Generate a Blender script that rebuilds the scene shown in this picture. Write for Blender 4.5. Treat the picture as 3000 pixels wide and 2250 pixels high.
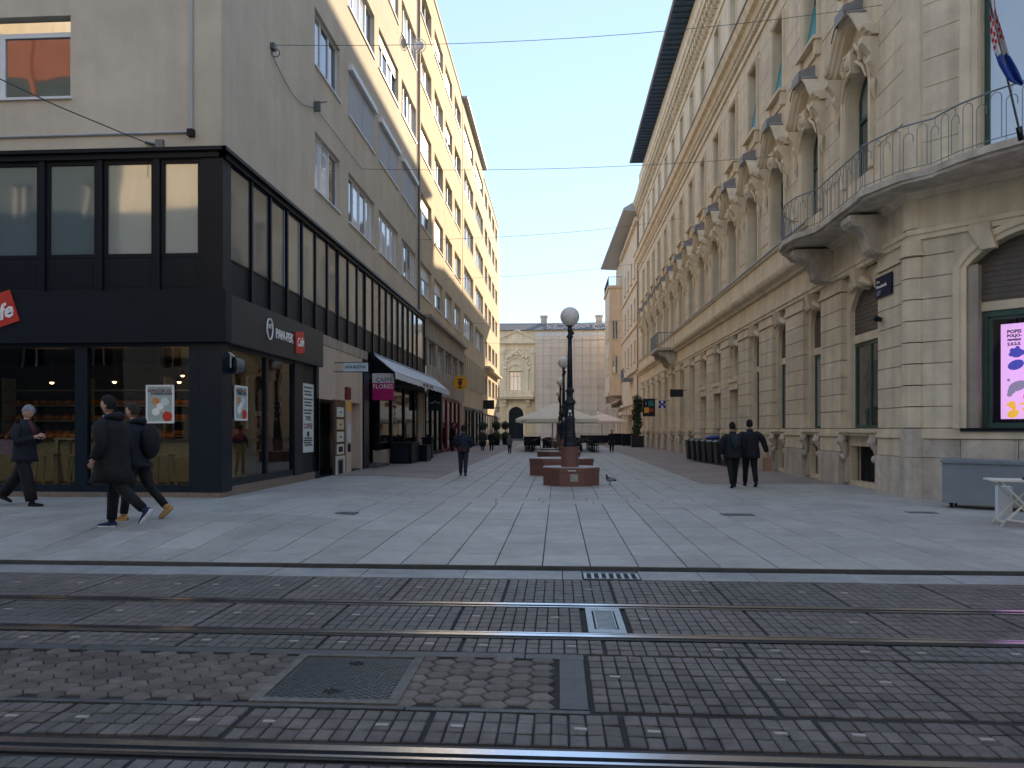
import bpy, bmesh, math, random
from mathutils import Vector, Matrix
random.seed(7)
for o in list(bpy.data.objects): bpy.data.objects.remove(o)
S = bpy.context.scene
COL = S.collection
R = math.radians
# ---------------------------------------------------------------- camera, sky, sun, exposure
H = 1.55; F = 2167.0; TH = math.asin(0.0617); CT = math.cos(TH); ST = math.sin(TH)
cam = bpy.data.cameras.new('camera'); camo = bpy.data.objects.new('camera', cam); COL.objects.link(camo)
camo.location = (0, 0, H); camo.rotation_euler = (R(90), 0, TH)
cam.sensor_width = 36; cam.lens = 36*F/3000; cam.shift_y = 132/3000
cam.clip_start = 0.05; cam.clip_end = 3000
S.camera = camo
SUN_AZ = R(23.0); SUN_EL = R(20.5)
w = bpy.data.worlds.new("World"); S.world = w; w.use_nodes = True
nt = w.node_tree; bg = nt.nodes['Background']
sky = nt.nodes.new('ShaderNodeTexSky'); sky.sky_type = 'NISHITA'; sky.sun_disc = False
sky.sun_elevation = SUN_EL; sky.sun_rotation = SUN_AZ; sky.altitude = 150
sky.air_density = 1.0; sky.dust_density = 0.0; sky.ozone_density = 3.0
gm = nt.nodes.new('ShaderNodeGamma'); gm.inputs[1].default_value = 0.38; nt.links.new(sky.outputs[0], gm.inputs[0])
hs_ = nt.nodes.new('ShaderNodeHueSaturation'); hs_.inputs['Saturation'].default_value = 1.0; hs_.inputs['Value'].default_value = 2.05
nt.links.new(gm.outputs[0], hs_.inputs['Color']); tn_ = nt.nodes.new('ShaderNodeVectorMath'); tn_.operation = 'MULTIPLY'; tn_.inputs[1].default_value = (0.71, 0.80, 0.94)
nt.links.new(hs_.outputs[0], tn_.inputs[0]); nt.links.new(tn_.outputs[0], bg.inputs[0]); bg.inputs[1].default_value = 0.15
sl = bpy.data.lights.new('sun', 'SUN'); sl.energy = 3.2; sl.angle = R(0.5); sl.color = (1.0, 0.79, 0.52)
so = bpy.data.objects.new('sun', sl); COL.objects.link(so)
sd = Vector((math.sin(SUN_AZ)*math.cos(SUN_EL), math.cos(SUN_AZ)*math.cos(SUN_EL), math.sin(SUN_EL)))
so.rotation_euler = sd.to_track_quat('Z', 'Y').to_euler(); so.location = (20, 40, 60)
S.view_settings.view_transform = 'Standard'; S.view_settings.look = 'None'
S.view_settings.exposure = 1.42; S.view_settings.gamma = 1.0
S.cycles.max_bounces = 6; S.cycles.diffuse_bounces = 4; S.cycles.glossy_bounces = 3
S.cycles.transparent_max_bounces = 10
# ---------------------------------------------------------------- measuring helpers (photo 3000 x 2250)
def K(x): return (x-1500)/F
def cX(x, X): return X/(CT*K(x)-ST)
def wY(x, X): k = K(x); return cX(x, X)*(CT+ST*k)
def zc(y, c): return H+(1257-y)/F*c
def zX(x, y, X): return zc(y, cX(x, X))
def fX(x, Y0): k = K(x); c = Y0/(CT+ST*k); return c*(CT*k-ST)
def zF(x, y, Y0): k = K(x); return zc(y, Y0/(CT+ST*k))
def gp(x, y, z=0.04):
    c = F*(H-z)/(y-1257); k = K(x); return (c*(CT*k-ST), c*(CT+ST*k))
def sm(t): t = max(0, min(1, t)); return t*t*(3-2*t)
def gz(X, Y):      # street paving level, a little higher towards the left row
    if Y < 8.2: return 0.0
    return 0.04+0.19*sm((-X-1.0)/4.6)*sm((Y-8.3)/2.6)
# ---------------------------------------------------------------- materials
def mat(name, col, rough=0.7, var=0.12, scale=3.0, bump=0.0, bscale=40, metal=0.0, streak=0.0, objvar=0.0, col2=None, spec=0.5, ior=1.45, emit=None, estr=0, trans=0, stain=None):
    m = bpy.data.materials.new(name); m.use_nodes = True; n = m.node_tree.nodes; L = m.node_tree.links
    b = n['Principled BSDF']; b.inputs['Roughness'].default_value = rough; b.inputs['Metallic'].default_value = metal
    b.inputs['IOR'].default_value = ior; b.inputs['Specular IOR Level'].default_value = spec
    b.inputs['Base Color'].default_value = (*col, 1)
    if trans: b.inputs['Transmission Weight'].default_value = trans
    if emit:
        b.inputs['Emission Color'].default_value = (*emit, 1); b.inputs['Emission Strength'].default_value = estr
    out = None
    def val(x): 
        v = n.new('ShaderNodeValue'); v.outputs[0].default_value = x; return v.outputs[0]
    geo = n.new('ShaderNodeNewGeometry')
    fac = None
    if var or objvar or streak:
        no = n.new('ShaderNodeTexNoise'); no.inputs['Scale'].default_value = scale; no.inputs['Detail'].default_value = 6; no.inputs['Roughness'].default_value = 0.65
        L.new(geo.outputs['Position'], no.inputs['Vector'])
        mr = n.new('ShaderNodeMapRange'); mr.inputs[1].default_value = 0.3; mr.inputs[2].default_value = 0.7
        mr.inputs[3].default_value = 1-var; mr.inputs[4].default_value = 1+var
        L.new(no.outputs[0], mr.inputs[0]); fac = mr.outputs[0]
        if streak:
            mp = n.new('ShaderNodeVectorMath'); mp.operation = 'MULTIPLY'; mp.inputs[1].default_value = (3.0, 3.0, 0.18)
            L.new(geo.outputs['Position'], mp.inputs[0])
            n2 = n.new('ShaderNodeTexNoise'); n2.inputs['Scale'].default_value = 1.0; n2.inputs['Detail'].default_value = 5
            L.new(mp.outputs[0], n2.inputs['Vector'])
            m2 = n.new('ShaderNodeMapRange'); m2.inputs[1].default_value = 0.35; m2.inputs[2].default_value = 0.62
            m2.inputs[3].default_value = 1-streak; m2.inputs[4].default_value = 1.03
            L.new(n2.outputs[0], m2.inputs[0])
            mm = n.new('ShaderNodeMath'); mm.operation = 'MULTIPLY'; L.new(fac, mm.inputs[0]); L.new(m2.outputs[0], mm.inputs[1]); fac = mm.outputs[0]
        if objvar:
            oi = n.new('ShaderNodeObjectInfo'); m3 = n.new('ShaderNodeMapRange'); m3.inputs[3].default_value = 1-objvar; m3.inputs[4].default_value = 1+objvar
            L.new(oi.outputs['Random'], m3.inputs[0])
            mm = n.new('ShaderNodeMath'); mm.operation = 'MULTIPLY'; L.new(fac, mm.inputs[0]); L.new(m3.outputs[0], mm.inputs[1]); fac = mm.outputs[0]
        if stain:
            ns = n.new('ShaderNodeTexNoise'); ns.inputs['Scale'].default_value = 0.9; ns.inputs['Detail'].default_value = 9; ns.inputs['Roughness'].default_value = 0.72
            L.new(geo.outputs['Position'], ns.inputs['Vector']); m5 = n.new('ShaderNodeMapRange'); m5.inputs[1].default_value = 0.36; m5.inputs[2].default_value = 0.60
            m5.inputs[3].default_value = 1-stain; m5.inputs[4].default_value = 1.06; L.new(ns.outputs[0], m5.inputs[0])
            mm = n.new('ShaderNodeMath'); mm.operation = 'MULTIPLY'; L.new(fac, mm.inputs[0]); L.new(m5.outputs[0], mm.inputs[1]); fac = mm.outputs[0]
            vo = n.new('ShaderNodeTexVoronoi'); vo.inputs['Scale'].default_value = 2.2; L.new(geo.outputs['Position'], vo.inputs['Vector'])
            m6 = n.new('ShaderNodeMapRange'); m6.inputs[1].default_value = 0.035; m6.inputs[2].default_value = 0.06; m6.inputs[3].default_value = 1-stain*1.4; m6.inputs[4].default_value = 1.0; L.new(vo.outputs['Distance'], m6.inputs[0])
            mm = n.new('ShaderNodeMath'); mm.operation = 'MULTIPLY'; L.new(fac, mm.inputs[0]); L.new(m6.outputs[0], mm.inputs[1]); fac = mm.outputs[0]
        src = None
        if col2:
            mx = n.new('ShaderNodeMix'); mx.data_type = 'RGBA'; mx.inputs[6].default_value = (*col, 1); mx.inputs[7].default_value = (*col2, 1)
            n4 = n.new('ShaderNodeTexNoise'); n4.inputs['Scale'].default_value = scale*0.35; n4.inputs['Detail'].default_value = 4
            L.new(geo.outputs['Position'], n4.inputs['Vector'])
            m4 = n.new('ShaderNodeMapRange'); m4.inputs[1].default_value = 0.38; m4.inputs[2].default_value = 0.62; L.new(n4.outputs[0], m4.inputs[0])
            L.new(m4.outputs[0], mx.inputs[0]); src = mx.outputs[2]
        vm = n.new('ShaderNodeVectorMath'); vm.operation = 'SCALE'
        if src: L.new(src, vm.inputs[0])
        else: vm.inputs[0].default_value = col
        L.new(fac, vm.inputs['Scale']); L.new(vm.outputs[0], b.inputs['Base Color'])
    if bump:
        nb = n.new('ShaderNodeTexNoise'); nb.inputs['Scale'].default_value = bscale; nb.inputs['Detail'].default_value = 5
        L.new(geo.outputs['Position'], nb.inputs['Vector'])
        bp = n.new('ShaderNodeBump'); bp.inputs['Strength'].default_value = bump; bp.inputs['Distance'].default_value = 0.02
        L.new(nb.outputs[0], bp.inputs['Height']); L.new(bp.outputs[0], b.inputs['Normal'])
    return m
def glass_mat(name, tint=(0.8, 0.85, 0.85), ior=1.6, rough=0.0, wav=0.0):
    m = bpy.data.materials.new(name); m.use_nodes = True; n = m.node_tree.nodes; L = m.node_tree.links
    n.remove(n['Principled BSDF']); out = n['Material Output']
    t = n.new('ShaderNodeBsdfTransparent'); t.inputs[0].default_value = (*tint, 1)
    g = n.new('ShaderNodeBsdfGlossy'); g.inputs['Roughness'].default_value = rough
    fr = n.new('ShaderNodeFresnel'); fr.inputs[0].default_value = ior
    mx = n.new('ShaderNodeMixShader'); L.new(fr.outputs[0], mx.inputs[0]); L.new(t.outputs[0], mx.inputs[1]); L.new(g.outputs[0], mx.inputs[2])
    if wav:
        geo = n.new('ShaderNodeNewGeometry'); no = n.new('ShaderNodeTexNoise'); no.inputs['Scale'].default_value = 0.9; no.inputs['Detail'].default_value = 1
        L.new(geo.outputs['Position'], no.inputs['Vector'])
        bp = n.new('ShaderNodeBump'); bp.inputs['Strength'].default_value = wav; bp.inputs['Distance'].default_value = 0.05
        L.new(no.outputs[0], bp.inputs['Height']); L.new(bp.outputs[0], g.inputs['Normal'])
    L.new(mx.outputs[0], out.inputs[0]); return m
def pane_mat(name, dark=(0.03, 0.04, 0.05), pale=(0.45, 0.47, 0.5), thr=0.5, ior=2.8, rough=0.03):
    # window pane of a far room: dark, or pale for curtains and painted-in reflections, chosen per pane; mirror-like surface
    m = bpy.data.materials.new(name); m.use_nodes = True; n = m.node_tree.nodes; L = m.node_tree.links; b = n['Principled BSDF']
    oi = n.new('ShaderNodeObjectInfo'); cr = n.new('ShaderNodeValToRGB'); cr.color_ramp.interpolation = 'LINEAR'
    e = cr.color_ramp.elements; e[0].position = max(0, thr-0.08); e[0].color = (*dark, 1); e[1].position = min(1, thr+0.08); e[1].color = (*pale, 1)
    L.new(oi.outputs['Random'], cr.inputs[0]); L.new(cr.outputs[0], b.inputs['Base Color'])
    b.inputs['Roughness'].default_value = rough; b.inputs['IOR'].default_value = ior; b.inputs['Specular IOR Level'].default_value = 0.5
    geo = n.new('ShaderNodeNewGeometry'); no = n.new('ShaderNodeTexNoise'); no.inputs['Scale'].default_value = 0.8; no.inputs['Detail'].default_value = 1
    L.new(geo.outputs['Position'], no.inputs['Vector'])
    bp = n.new('ShaderNodeBump'); bp.inputs['Strength'].default_value = 0.12; bp.inputs['Distance'].default_value = 0.05
    L.new(no.outputs[0], bp.inputs['Height']); L.new(bp.outputs[0], b.inputs['Normal'])
    return m
M = {}
M['slab'] = mat('granite_slab', (0.37, 0.36, 0.335), 0.62, 0.10, 6, 0.12, 60, objvar=0.09, stain=0.13, col2=(0.345, 0.34, 0.32))
M['slabf'] = mat('granite_slab_far', (0.37, 0.36, 0.335), 0.6, 0.12, 1.5, 0.1, 50, stain=0.14)
M['kerb'] = mat('kerb_stone', (0.30, 0.305, 0.305), 0.6, 0.15, 6, 0.15, 60, objvar=0.1, stain=0.3)
M['joint'] = mat('dark_joint', (0.028, 0.028, 0.03), 0.9, 0.2, 20)
M['paver'] = mat('concrete_paver', (0.138, 0.119, 0.109), 0.6, 0.28, 7, 0.3, 90, objvar=0.26, stain=0.35, col2=(0.124, 0.114, 0.108))
M['paverg'] = mat('concrete_paver_grey', (0.128, 0.124, 0.117), 0.6, 0.25, 9, 0.3, 90, objvar=0.2, stain=0.35)
M['hex'] = mat('hexagonal_paver', (0.125, 0.104, 0.09), 0.6, 0.3, 9, 0.35, 80, objvar=0.3, stain=0.35)
M['surround'] = mat('worn_concrete_edge', (0.15, 0.14, 0.128), 0.8, 0.3, 14, 0.4, 50, stain=0.3)
M['strip'] = mat('dark_border_stone', (0.075, 0.08, 0.083), 0.55, 0.25, 8, 0.25, 60)
M['inlay'] = mat('pale_inlay', (0.36, 0.34, 0.33), 0.5, 0.2, 30)
M['rail'] = mat('polished_rail', (0.60, 0.63, 0.68), 0.24, 0.1, 3, 0.02, 30, metal=1.0)
M['railside'] = mat('dark_rail_side', (0.03, 0.03, 0.033), 0.5, 0.3, 20, metal=0.3)
M['groove'] = mat('rail_groove', (0.006, 0.006, 0.007), 0.8, 0.2, 10)
M['iron'] = mat('cast_iron', (0.14, 0.155, 0.165), 0.4, 0.2, 20, 0.2, 60, metal=0.6)
M['galv'] = mat('galvanised_iron', (0.36, 0.42, 0.44), 0.45, 0.15, 14, 0.1, 60, metal=0.4)
M['brown'] = mat('brown_side_paving', (0.30, 0.245, 0.21), 0.7, 0.14, 1.2, 0.2, 120, stain=0.2, col2=(0.26, 0.215, 0.195))
M['asphalt'] = mat('asphalt', (0.07, 0.07, 0.075), 0.8, 0.2, 4, 0.3, 120)
M['plaster'] = mat('grey_beige_plaster', (0.61, 0.53, 0.415), 0.85, 0.09, 0.35, 0.08, 70, streak=0.04, stain=0.05)
M['plasterB'] = mat('ochre_plaster', (0.62, 0.50, 0.33), 0.85, 0.09, 0.35, 0.08, 70, streak=0.04, stain=0.05)
M['plasterC'] = mat('pale_plaster', (0.66, 0.53, 0.36), 0.85, 0.06, 0.9, streak=0.08)
M['plasterD'] = mat('cream_plaster', (0.70, 0.56, 0.38), 0.85, 0.06, 0.9, streak=0.08)
M['concrete'] = mat('weathered_concrete', (0.42, 0.36, 0.30), 0.85, 0.15, 2.0, 0.2, 40, streak=0.25)
M['beige'] = mat('beige_wall', (0.56, 0.46, 0.37), 0.85, 0.08, 1.5, 0.1, 60, streak=0.08)
M['stone'] = mat('cream_stone', (0.72, 0.61, 0.44), 0.8, 0.10, 1.3, 0.12, 60, streak=0.14, stain=0.05)
M['block'] = mat('cream_stone_block', (0.70, 0.60, 0.44), 0.8, 0.10, 2.0, 0.15, 60, streak=0.16, objvar=0.05, stain=0.08)
M['base'] = mat('pale_base_stone', (0.60, 0.53, 0.44), 0.8, 0.16, 4.0, 0.3, 50, streak=0.2, objvar=0.06, stain=0.25)
M['stoneB'] = mat('pink_cream_plaster', (0.76, 0.60, 0.42), 0.85, 0.08, 1.0, 0.1, 50, streak=0.12)
M['stoneE'] = mat('yellow_cream_plaster', (0.90, 0.79, 0.57), 0.85, 0.08, 0.6, 0.1, 50, streak=0.12)  # albedo made paler to paint in the haze of distance
M['ochre'] = mat('ochre_block', (0.80, 0.65, 0.40), 0.85, 0.1, 1.0)
M['slate'] = mat('slate_flashing', (0.25, 0.245, 0.24), 0.6, 0.15, 4)
M['soffit'] = mat('dark_blue_timber', (0.05, 0.09, 0.17), 0.7, 0.12, 3)
M['roof'] = mat('dark_roof_tile', (0.14, 0.135, 0.14), 0.8, 0.15, 2, 0.4, 20)
M['black'] = mat('black_painted_metal', (0.007, 0.011, 0.018), 0.36, 0.15, 3, spec=0.2)
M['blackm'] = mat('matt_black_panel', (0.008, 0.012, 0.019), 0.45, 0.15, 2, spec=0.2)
M['navy'] = mat('dark_navy_frame', (0.009, 0.016, 0.026), 0.35, 0.1, 3, spec=0.3)
M['fascia'] = mat('anthracite_fascia', (0.025, 0.03, 0.036), 0.4, 0.1, 1, spec=0.3)
M['plinth'] = mat('brown_stone_plinth', (0.20, 0.155, 0.12), 0.6, 0.25, 14, 0.2, 60)
M['white'] = mat('white_window_plastic', (0.76, 0.76, 0.76), 0.4, 0.03)
M['shutter'] = mat('grey_roller_shutter', (0.42, 0.44, 0.47), 0.6, 0.05, 1)
M['green'] = mat('dark_green_frame', (0.035, 0.085, 0.065), 0.4, 0.15, 5)
M['teal'] = mat('teal_window_blind', (0.02, 0.22, 0.23), 0.5, 0.15, 3)
M['rollb'] = mat('brown_roller_shutter', (0.12, 0.10, 0.085), 0.65, 0.2, 6)
M['void'] = mat('dark_opening', (0.012, 0.012, 0.013), 0.9, 0.2, 5)
M['pane'] = pane_mat('window_pane', thr=0.42, pale=(0.75, 0.78, 0.82))  # pale curtain tone, raised to paint in bright sky reflections
M['paned'] = pane_mat('dark_window_pane', (0.04, 0.055, 0.06), (0.24, 0.27, 0.27), 0.55)  # pale tone paints blue-grey reflections into the glass colour
M['paneb'] = pane_mat('band_window_pane', (0.12, 0.15, 0.155), (0.34, 0.34, 0.29), 0.5, ior=2.6, rough=0.05)  # grey-blue and cream tones lightened to paint in reflections
M['glass'] = glass_mat('shop_glass', (0.72, 0.78, 0.76), 1.6, 0.0, 0.05)
M['glass2'] = glass_mat('street_shop_glass', (0.62, 0.68, 0.66), 2.3, 0.0, 0.08)
M['granite'] = mat('red_granite', (0.19, 0.09, 0.075), 0.5, 0.3, 26, 0.1, 80, objvar=0.05)
M['granitet'] = mat('grey_granite_cap', (0.34, 0.33, 0.32), 0.6, 0.15, 12)
M['lampiron'] = mat('black_green_lamp_iron', (0.012, 0.02, 0.028), 0.38, 0.2, 8, metal=0.2)
M['opal'] = mat('opal_glass_globe', (0.80, 0.78, 0.72), 0.25, 0.04, 4)
M['bin'] = mat('black_bin_plastic', (0.014, 0.02, 0.024), 0.45, 0.15, 6)
M['blue'] = mat('blue_plastic', (0.02, 0.04, 0.25), 0.5, 0.1)
M['greypaint'] = mat('blue_grey_painted_steel', (0.20, 0.235, 0.26), 0.6, 0.10, 3, stain=0.12)
M['whitewood'] = mat('white_painted_wood', (0.62, 0.60, 0.52), 0.6, 0.1, 12)
M['wood'] = mat('light_wood', (0.55, 0.48, 0.33), 0.6, 0.15, 8)
M['woodd'] = mat('dark_wood', (0.10, 0.06, 0.04), 0.6, 0.2, 6)
M['bread'] = mat('baked_bread', (0.65, 0.26, 0.07), 0.6, 0.35, 9)
M['cream'] = mat('cream_canvas', (0.88, 0.80, 0.66), 0.85, 0.06, 2)
M['canvasw'] = mat('white_canvas', (0.66, 0.68, 0.72), 0.85, 0.06, 2)
M['canvasp'] = mat('pinkish_canvas', (0.82, 0.68, 0.58), 0.85, 0.08, 2)
M['leaf'] = mat('evergreen_leaf', (0.025, 0.05, 0.022), 0.6, 0.5, 12)
M['twig'] = mat('bare_twig', (0.11, 0.085, 0.065), 0.8, 0.2, 10)
M['skin'] = mat('skin', (0.50, 0.30, 0.22), 0.55, 0.08, 12)
M['red'] = mat('red_sign', (0.55, 0.035, 0.02), 0.45, 0.05)
M['magenta'] = mat('magenta_sign', (0.42, 0.01, 0.13), 0.4, 0.04)
M['lightgrey'] = mat('light_grey_sign', (0.62, 0.62, 0.66), 0.4, 0.04)
M['paleblue'] = mat('pale_blue_sign', (0.55, 0.64, 0.72), 0.4, 0.04)
M['lettw'] = mat('white_lettering', (0.85, 0.85, 0.85), 0.4, 0)
M['lettb'] = mat('black_lettering', (0.02, 0.02, 0.025), 0.5, 0)
M['yellow'] = mat('yellow_orange_sign', (0.85, 0.40, 0.02), 0.4, 0.05)
M['darkred'] = mat('dark_red', (0.16, 0.01, 0.02), 0.5, 0.1)
M['navysign'] = mat('navy_enamel', (0.008, 0.014, 0.045), 0.7, 0.05, spec=0.2)
M['tealsign'] = mat('dark_teal_sign', (0.01, 0.035, 0.045), 0.35, 0.05)
M['paper'] = mat('paper', (0.62, 0.66, 0.64), 0.7, 0.1, 10)
M['net'] = None
M['lamp'] = mat('warm_lamp', (0.9, 0.6, 0.3), 0.4, 0, emit=(1.0, 0.6, 0.25), estr=4)
M['wire'] = mat('dark_wire', (0.10, 0.115, 0.13), 0.6, 0)
M['greenwall'] = mat('grey_green_render', (0.07, 0.09, 0.09), 0.85, 0.1, 1)
M['orange'] = mat('terracotta_render', (0.36, 0.13, 0.07), 0.85, 0.1, 1, streak=0.1)
# ---------------------------------------------------------------- mesh collector
class MB:
    def __init__(s): s.v = []; s.f = []; s.mi = []; s.cur = 0
    def add(s, vs, fs):
        b = len(s.v); s.v += [tuple(p) for p in vs]; s.f += [tuple(b+i for i in f) for f in fs]; s.mi += [s.cur]*len(fs); return s
    def box(s, x0, x1, y0, y1, z0, z1):
        return s.add([(x0,y0,z0),(x1,y0,z0),(x1,y1,z0),(x0,y1,z0),(x0,y0,z1),(x1,y0,z1),(x1,y1,z1),(x0,y1,z1)],
            [(0,3,2,1),(4,5,6,7),(0,1,5,4),(1,2,6,5),(2,3,7,6),(3,0,4,7)])
    def obox(s, c, ax, ay, az, hx, hy, hz):
        c = Vector(c); vs = []
        for k in (-1, 1):
            for (i, j) in ((-1,-1),(1,-1),(1,1),(-1,1)): vs.append(c+ax*hx*i+ay*hy*j+az*hz*k)
        return s.add(vs, [(0,3,2,1),(4,5,6,7),(0,1,5,4),(1,2,6,5),(2,3,7,6),(3,0,4,7)])
    def bar(s, a, b, w, h=None):
        a = Vector(a); b = Vector(b); d = (b-a); l = d.length; d.normalize(); h = h or w
        up = Vector((0,0,1)) if abs(d.z) < 0.9 else Vector((1,0,0)); x = d.cross(up).normalized(); y = x.cross(d).normalized()
        return s.obox((a+b)/2, x, d, y, w/2, l/2, h/2)
    def tube(s, pts, r, n=6, cap=True):
        pts = [Vector(p) for p in pts]; m = len(pts); rs = r if isinstance(r, (list, tuple)) else [r]*m; vs = []; ref = None
        for i, p in enumerate(pts):
            d = (pts[min(i+1, m-1)]-pts[max(i-1, 0)]).normalized()
            if ref is None: ref = Vector((0,0,1)) if abs(d.z) < 0.9 else Vector((1,0,0))
            x = d.cross(ref).normalized(); y = x.cross(d).normalized(); ref = y
            for j in range(n):
                a = 2*math.pi*j/n; vs.append(p+x*math.cos(a)*rs[i]+y*math.sin(a)*rs[i])
        fs = [(i*n+j, i*n+(j+1)%n, (i+1)*n+(j+1)%n, (i+1)*n+j) for i in range(m-1) for j in range(n)]
        if cap: fs += [tuple(range(n-1, -1, -1)), tuple((m-1)*n+j for j in range(n))]
        return s.add(vs, fs)
    def lathe(s, prof, c=(0,0,0), n=16, sy=1.0, rot=0):
        vs = []; 
        for (r, z) in prof:
            for j in range(n):
                a = 2*math.pi*(j+rot)/n; vs.append((c[0]+r*math.cos(a), c[1]+r*sy*math.sin(a), c[2]+z))
        m = len(prof)
        fs = [(i*n+j, i*n+(j+1)%n, (i+1)*n+(j+1)%n, (i+1)*n+j) for i in range(m-1) for j in range(n)]
        fs += [tuple(range(n-1, -1, -1)), tuple((m-1)*n+j for j in range(n))]
        return s.add(vs, fs)
    def ball(s, c, rx, ry, rz, n=10, m=7):
        vs = [(c[0], c[1], c[2]-rz)]
        for i in range(1, m):
            t = math.pi*i/m
            for j in range(n):
                a = 2*math.pi*j/n; vs.append((c[0]+rx*math.sin(t)*math.cos(a), c[1]+ry*math.sin(t)*math.sin(a), c[2]-rz*math.cos(t)))
        vs.append((c[0], c[1], c[2]+rz)); e = len(vs)-1
        fs = [(0, 1+(j+1)%n, 1+j) for j in range(n)]
        for i in range(m-2):
            for j in range(n): fs.append((1+i*n+j, 1+i*n+(j+1)%n, 1+(i+1)*n+(j+1)%n, 1+(i+1)*n+j))
        fs += [(e, 1+(m-2)*n+j, 1+(m-2)*n+(j+1)%n) for j in range(n)]
        return s.add(vs, fs)
def wloc(o):
    v = Vector((0,0,0))
    while o is not None: v += Vector(o.location); o = o.parent
    return v
def part(name, mb, m, parent=None, smooth=False, label=None, kind=None, world=True, loc=None):
    off = wloc(parent) if (parent is not None and world) else Vector((0,0,0))
    me = bpy.data.meshes.new(name)
    vs = [(x-off.x, y-off.y, z-off.z) for (x, y, z) in mb.v] if off.length else mb.v
    me.from_pydata(vs, [], mb.f); 
    for mm in (m if isinstance(m, (list, tuple)) else [m]): me.materials.append(mm)
    if any(mb.mi): me.polygons.foreach_set('material_index', mb.mi)
    if smooth: me.polygons.foreach_set('use_smooth', [True]*len(me.polygons)); 
    me.update()
    o = bpy.data.objects.new(name, me); COL.objects.link(o)
    if parent is not None: o.parent = parent
    if loc: o.location = loc
    if label: o['label'] = label
    if kind: o['kind'] = kind
    return o
def inst(name, me, loc, parent, rotz=0.0):
    o = bpy.data.objects.new(name, me); COL.objects.link(o); o.parent = parent
    o.location = Vector(loc)-wloc(parent); o.rotation_euler = (0, 0, rotz); return o
def thing(name, label, cat, loc=(0,0,0), rotz=0, group=None):
    o = bpy.data.objects.new(name, None); COL.objects.link(o); o.empty_display_size = 0.2
    o.location = loc; o.rotation_euler = (0,0,rotz); o['label'] = label; o['category'] = cat
    if group: o['group'] = group
    return o
def tag(o, label, cat, group=None):
    o['label'] = label; o['category'] = cat
    if group: o['group'] = group
    return o
def struct(name, mb, m): return part(name, mb, m, kind='structure')
def copy_tree(o, parent=None):
    c = o.copy(); COL.objects.link(c); c.parent = parent
    for ch in list(o.children): copy_tree(ch, c)
    return c
def dup(root, loc, rotz=None, label=None, scale=None):
    c = copy_tree(root); c.location = loc
    if rotz is not None: c.rotation_euler = (0,0,rotz)
    if label: c['label'] = label
    if scale: c.scale = (scale,)*3
    return c
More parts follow.
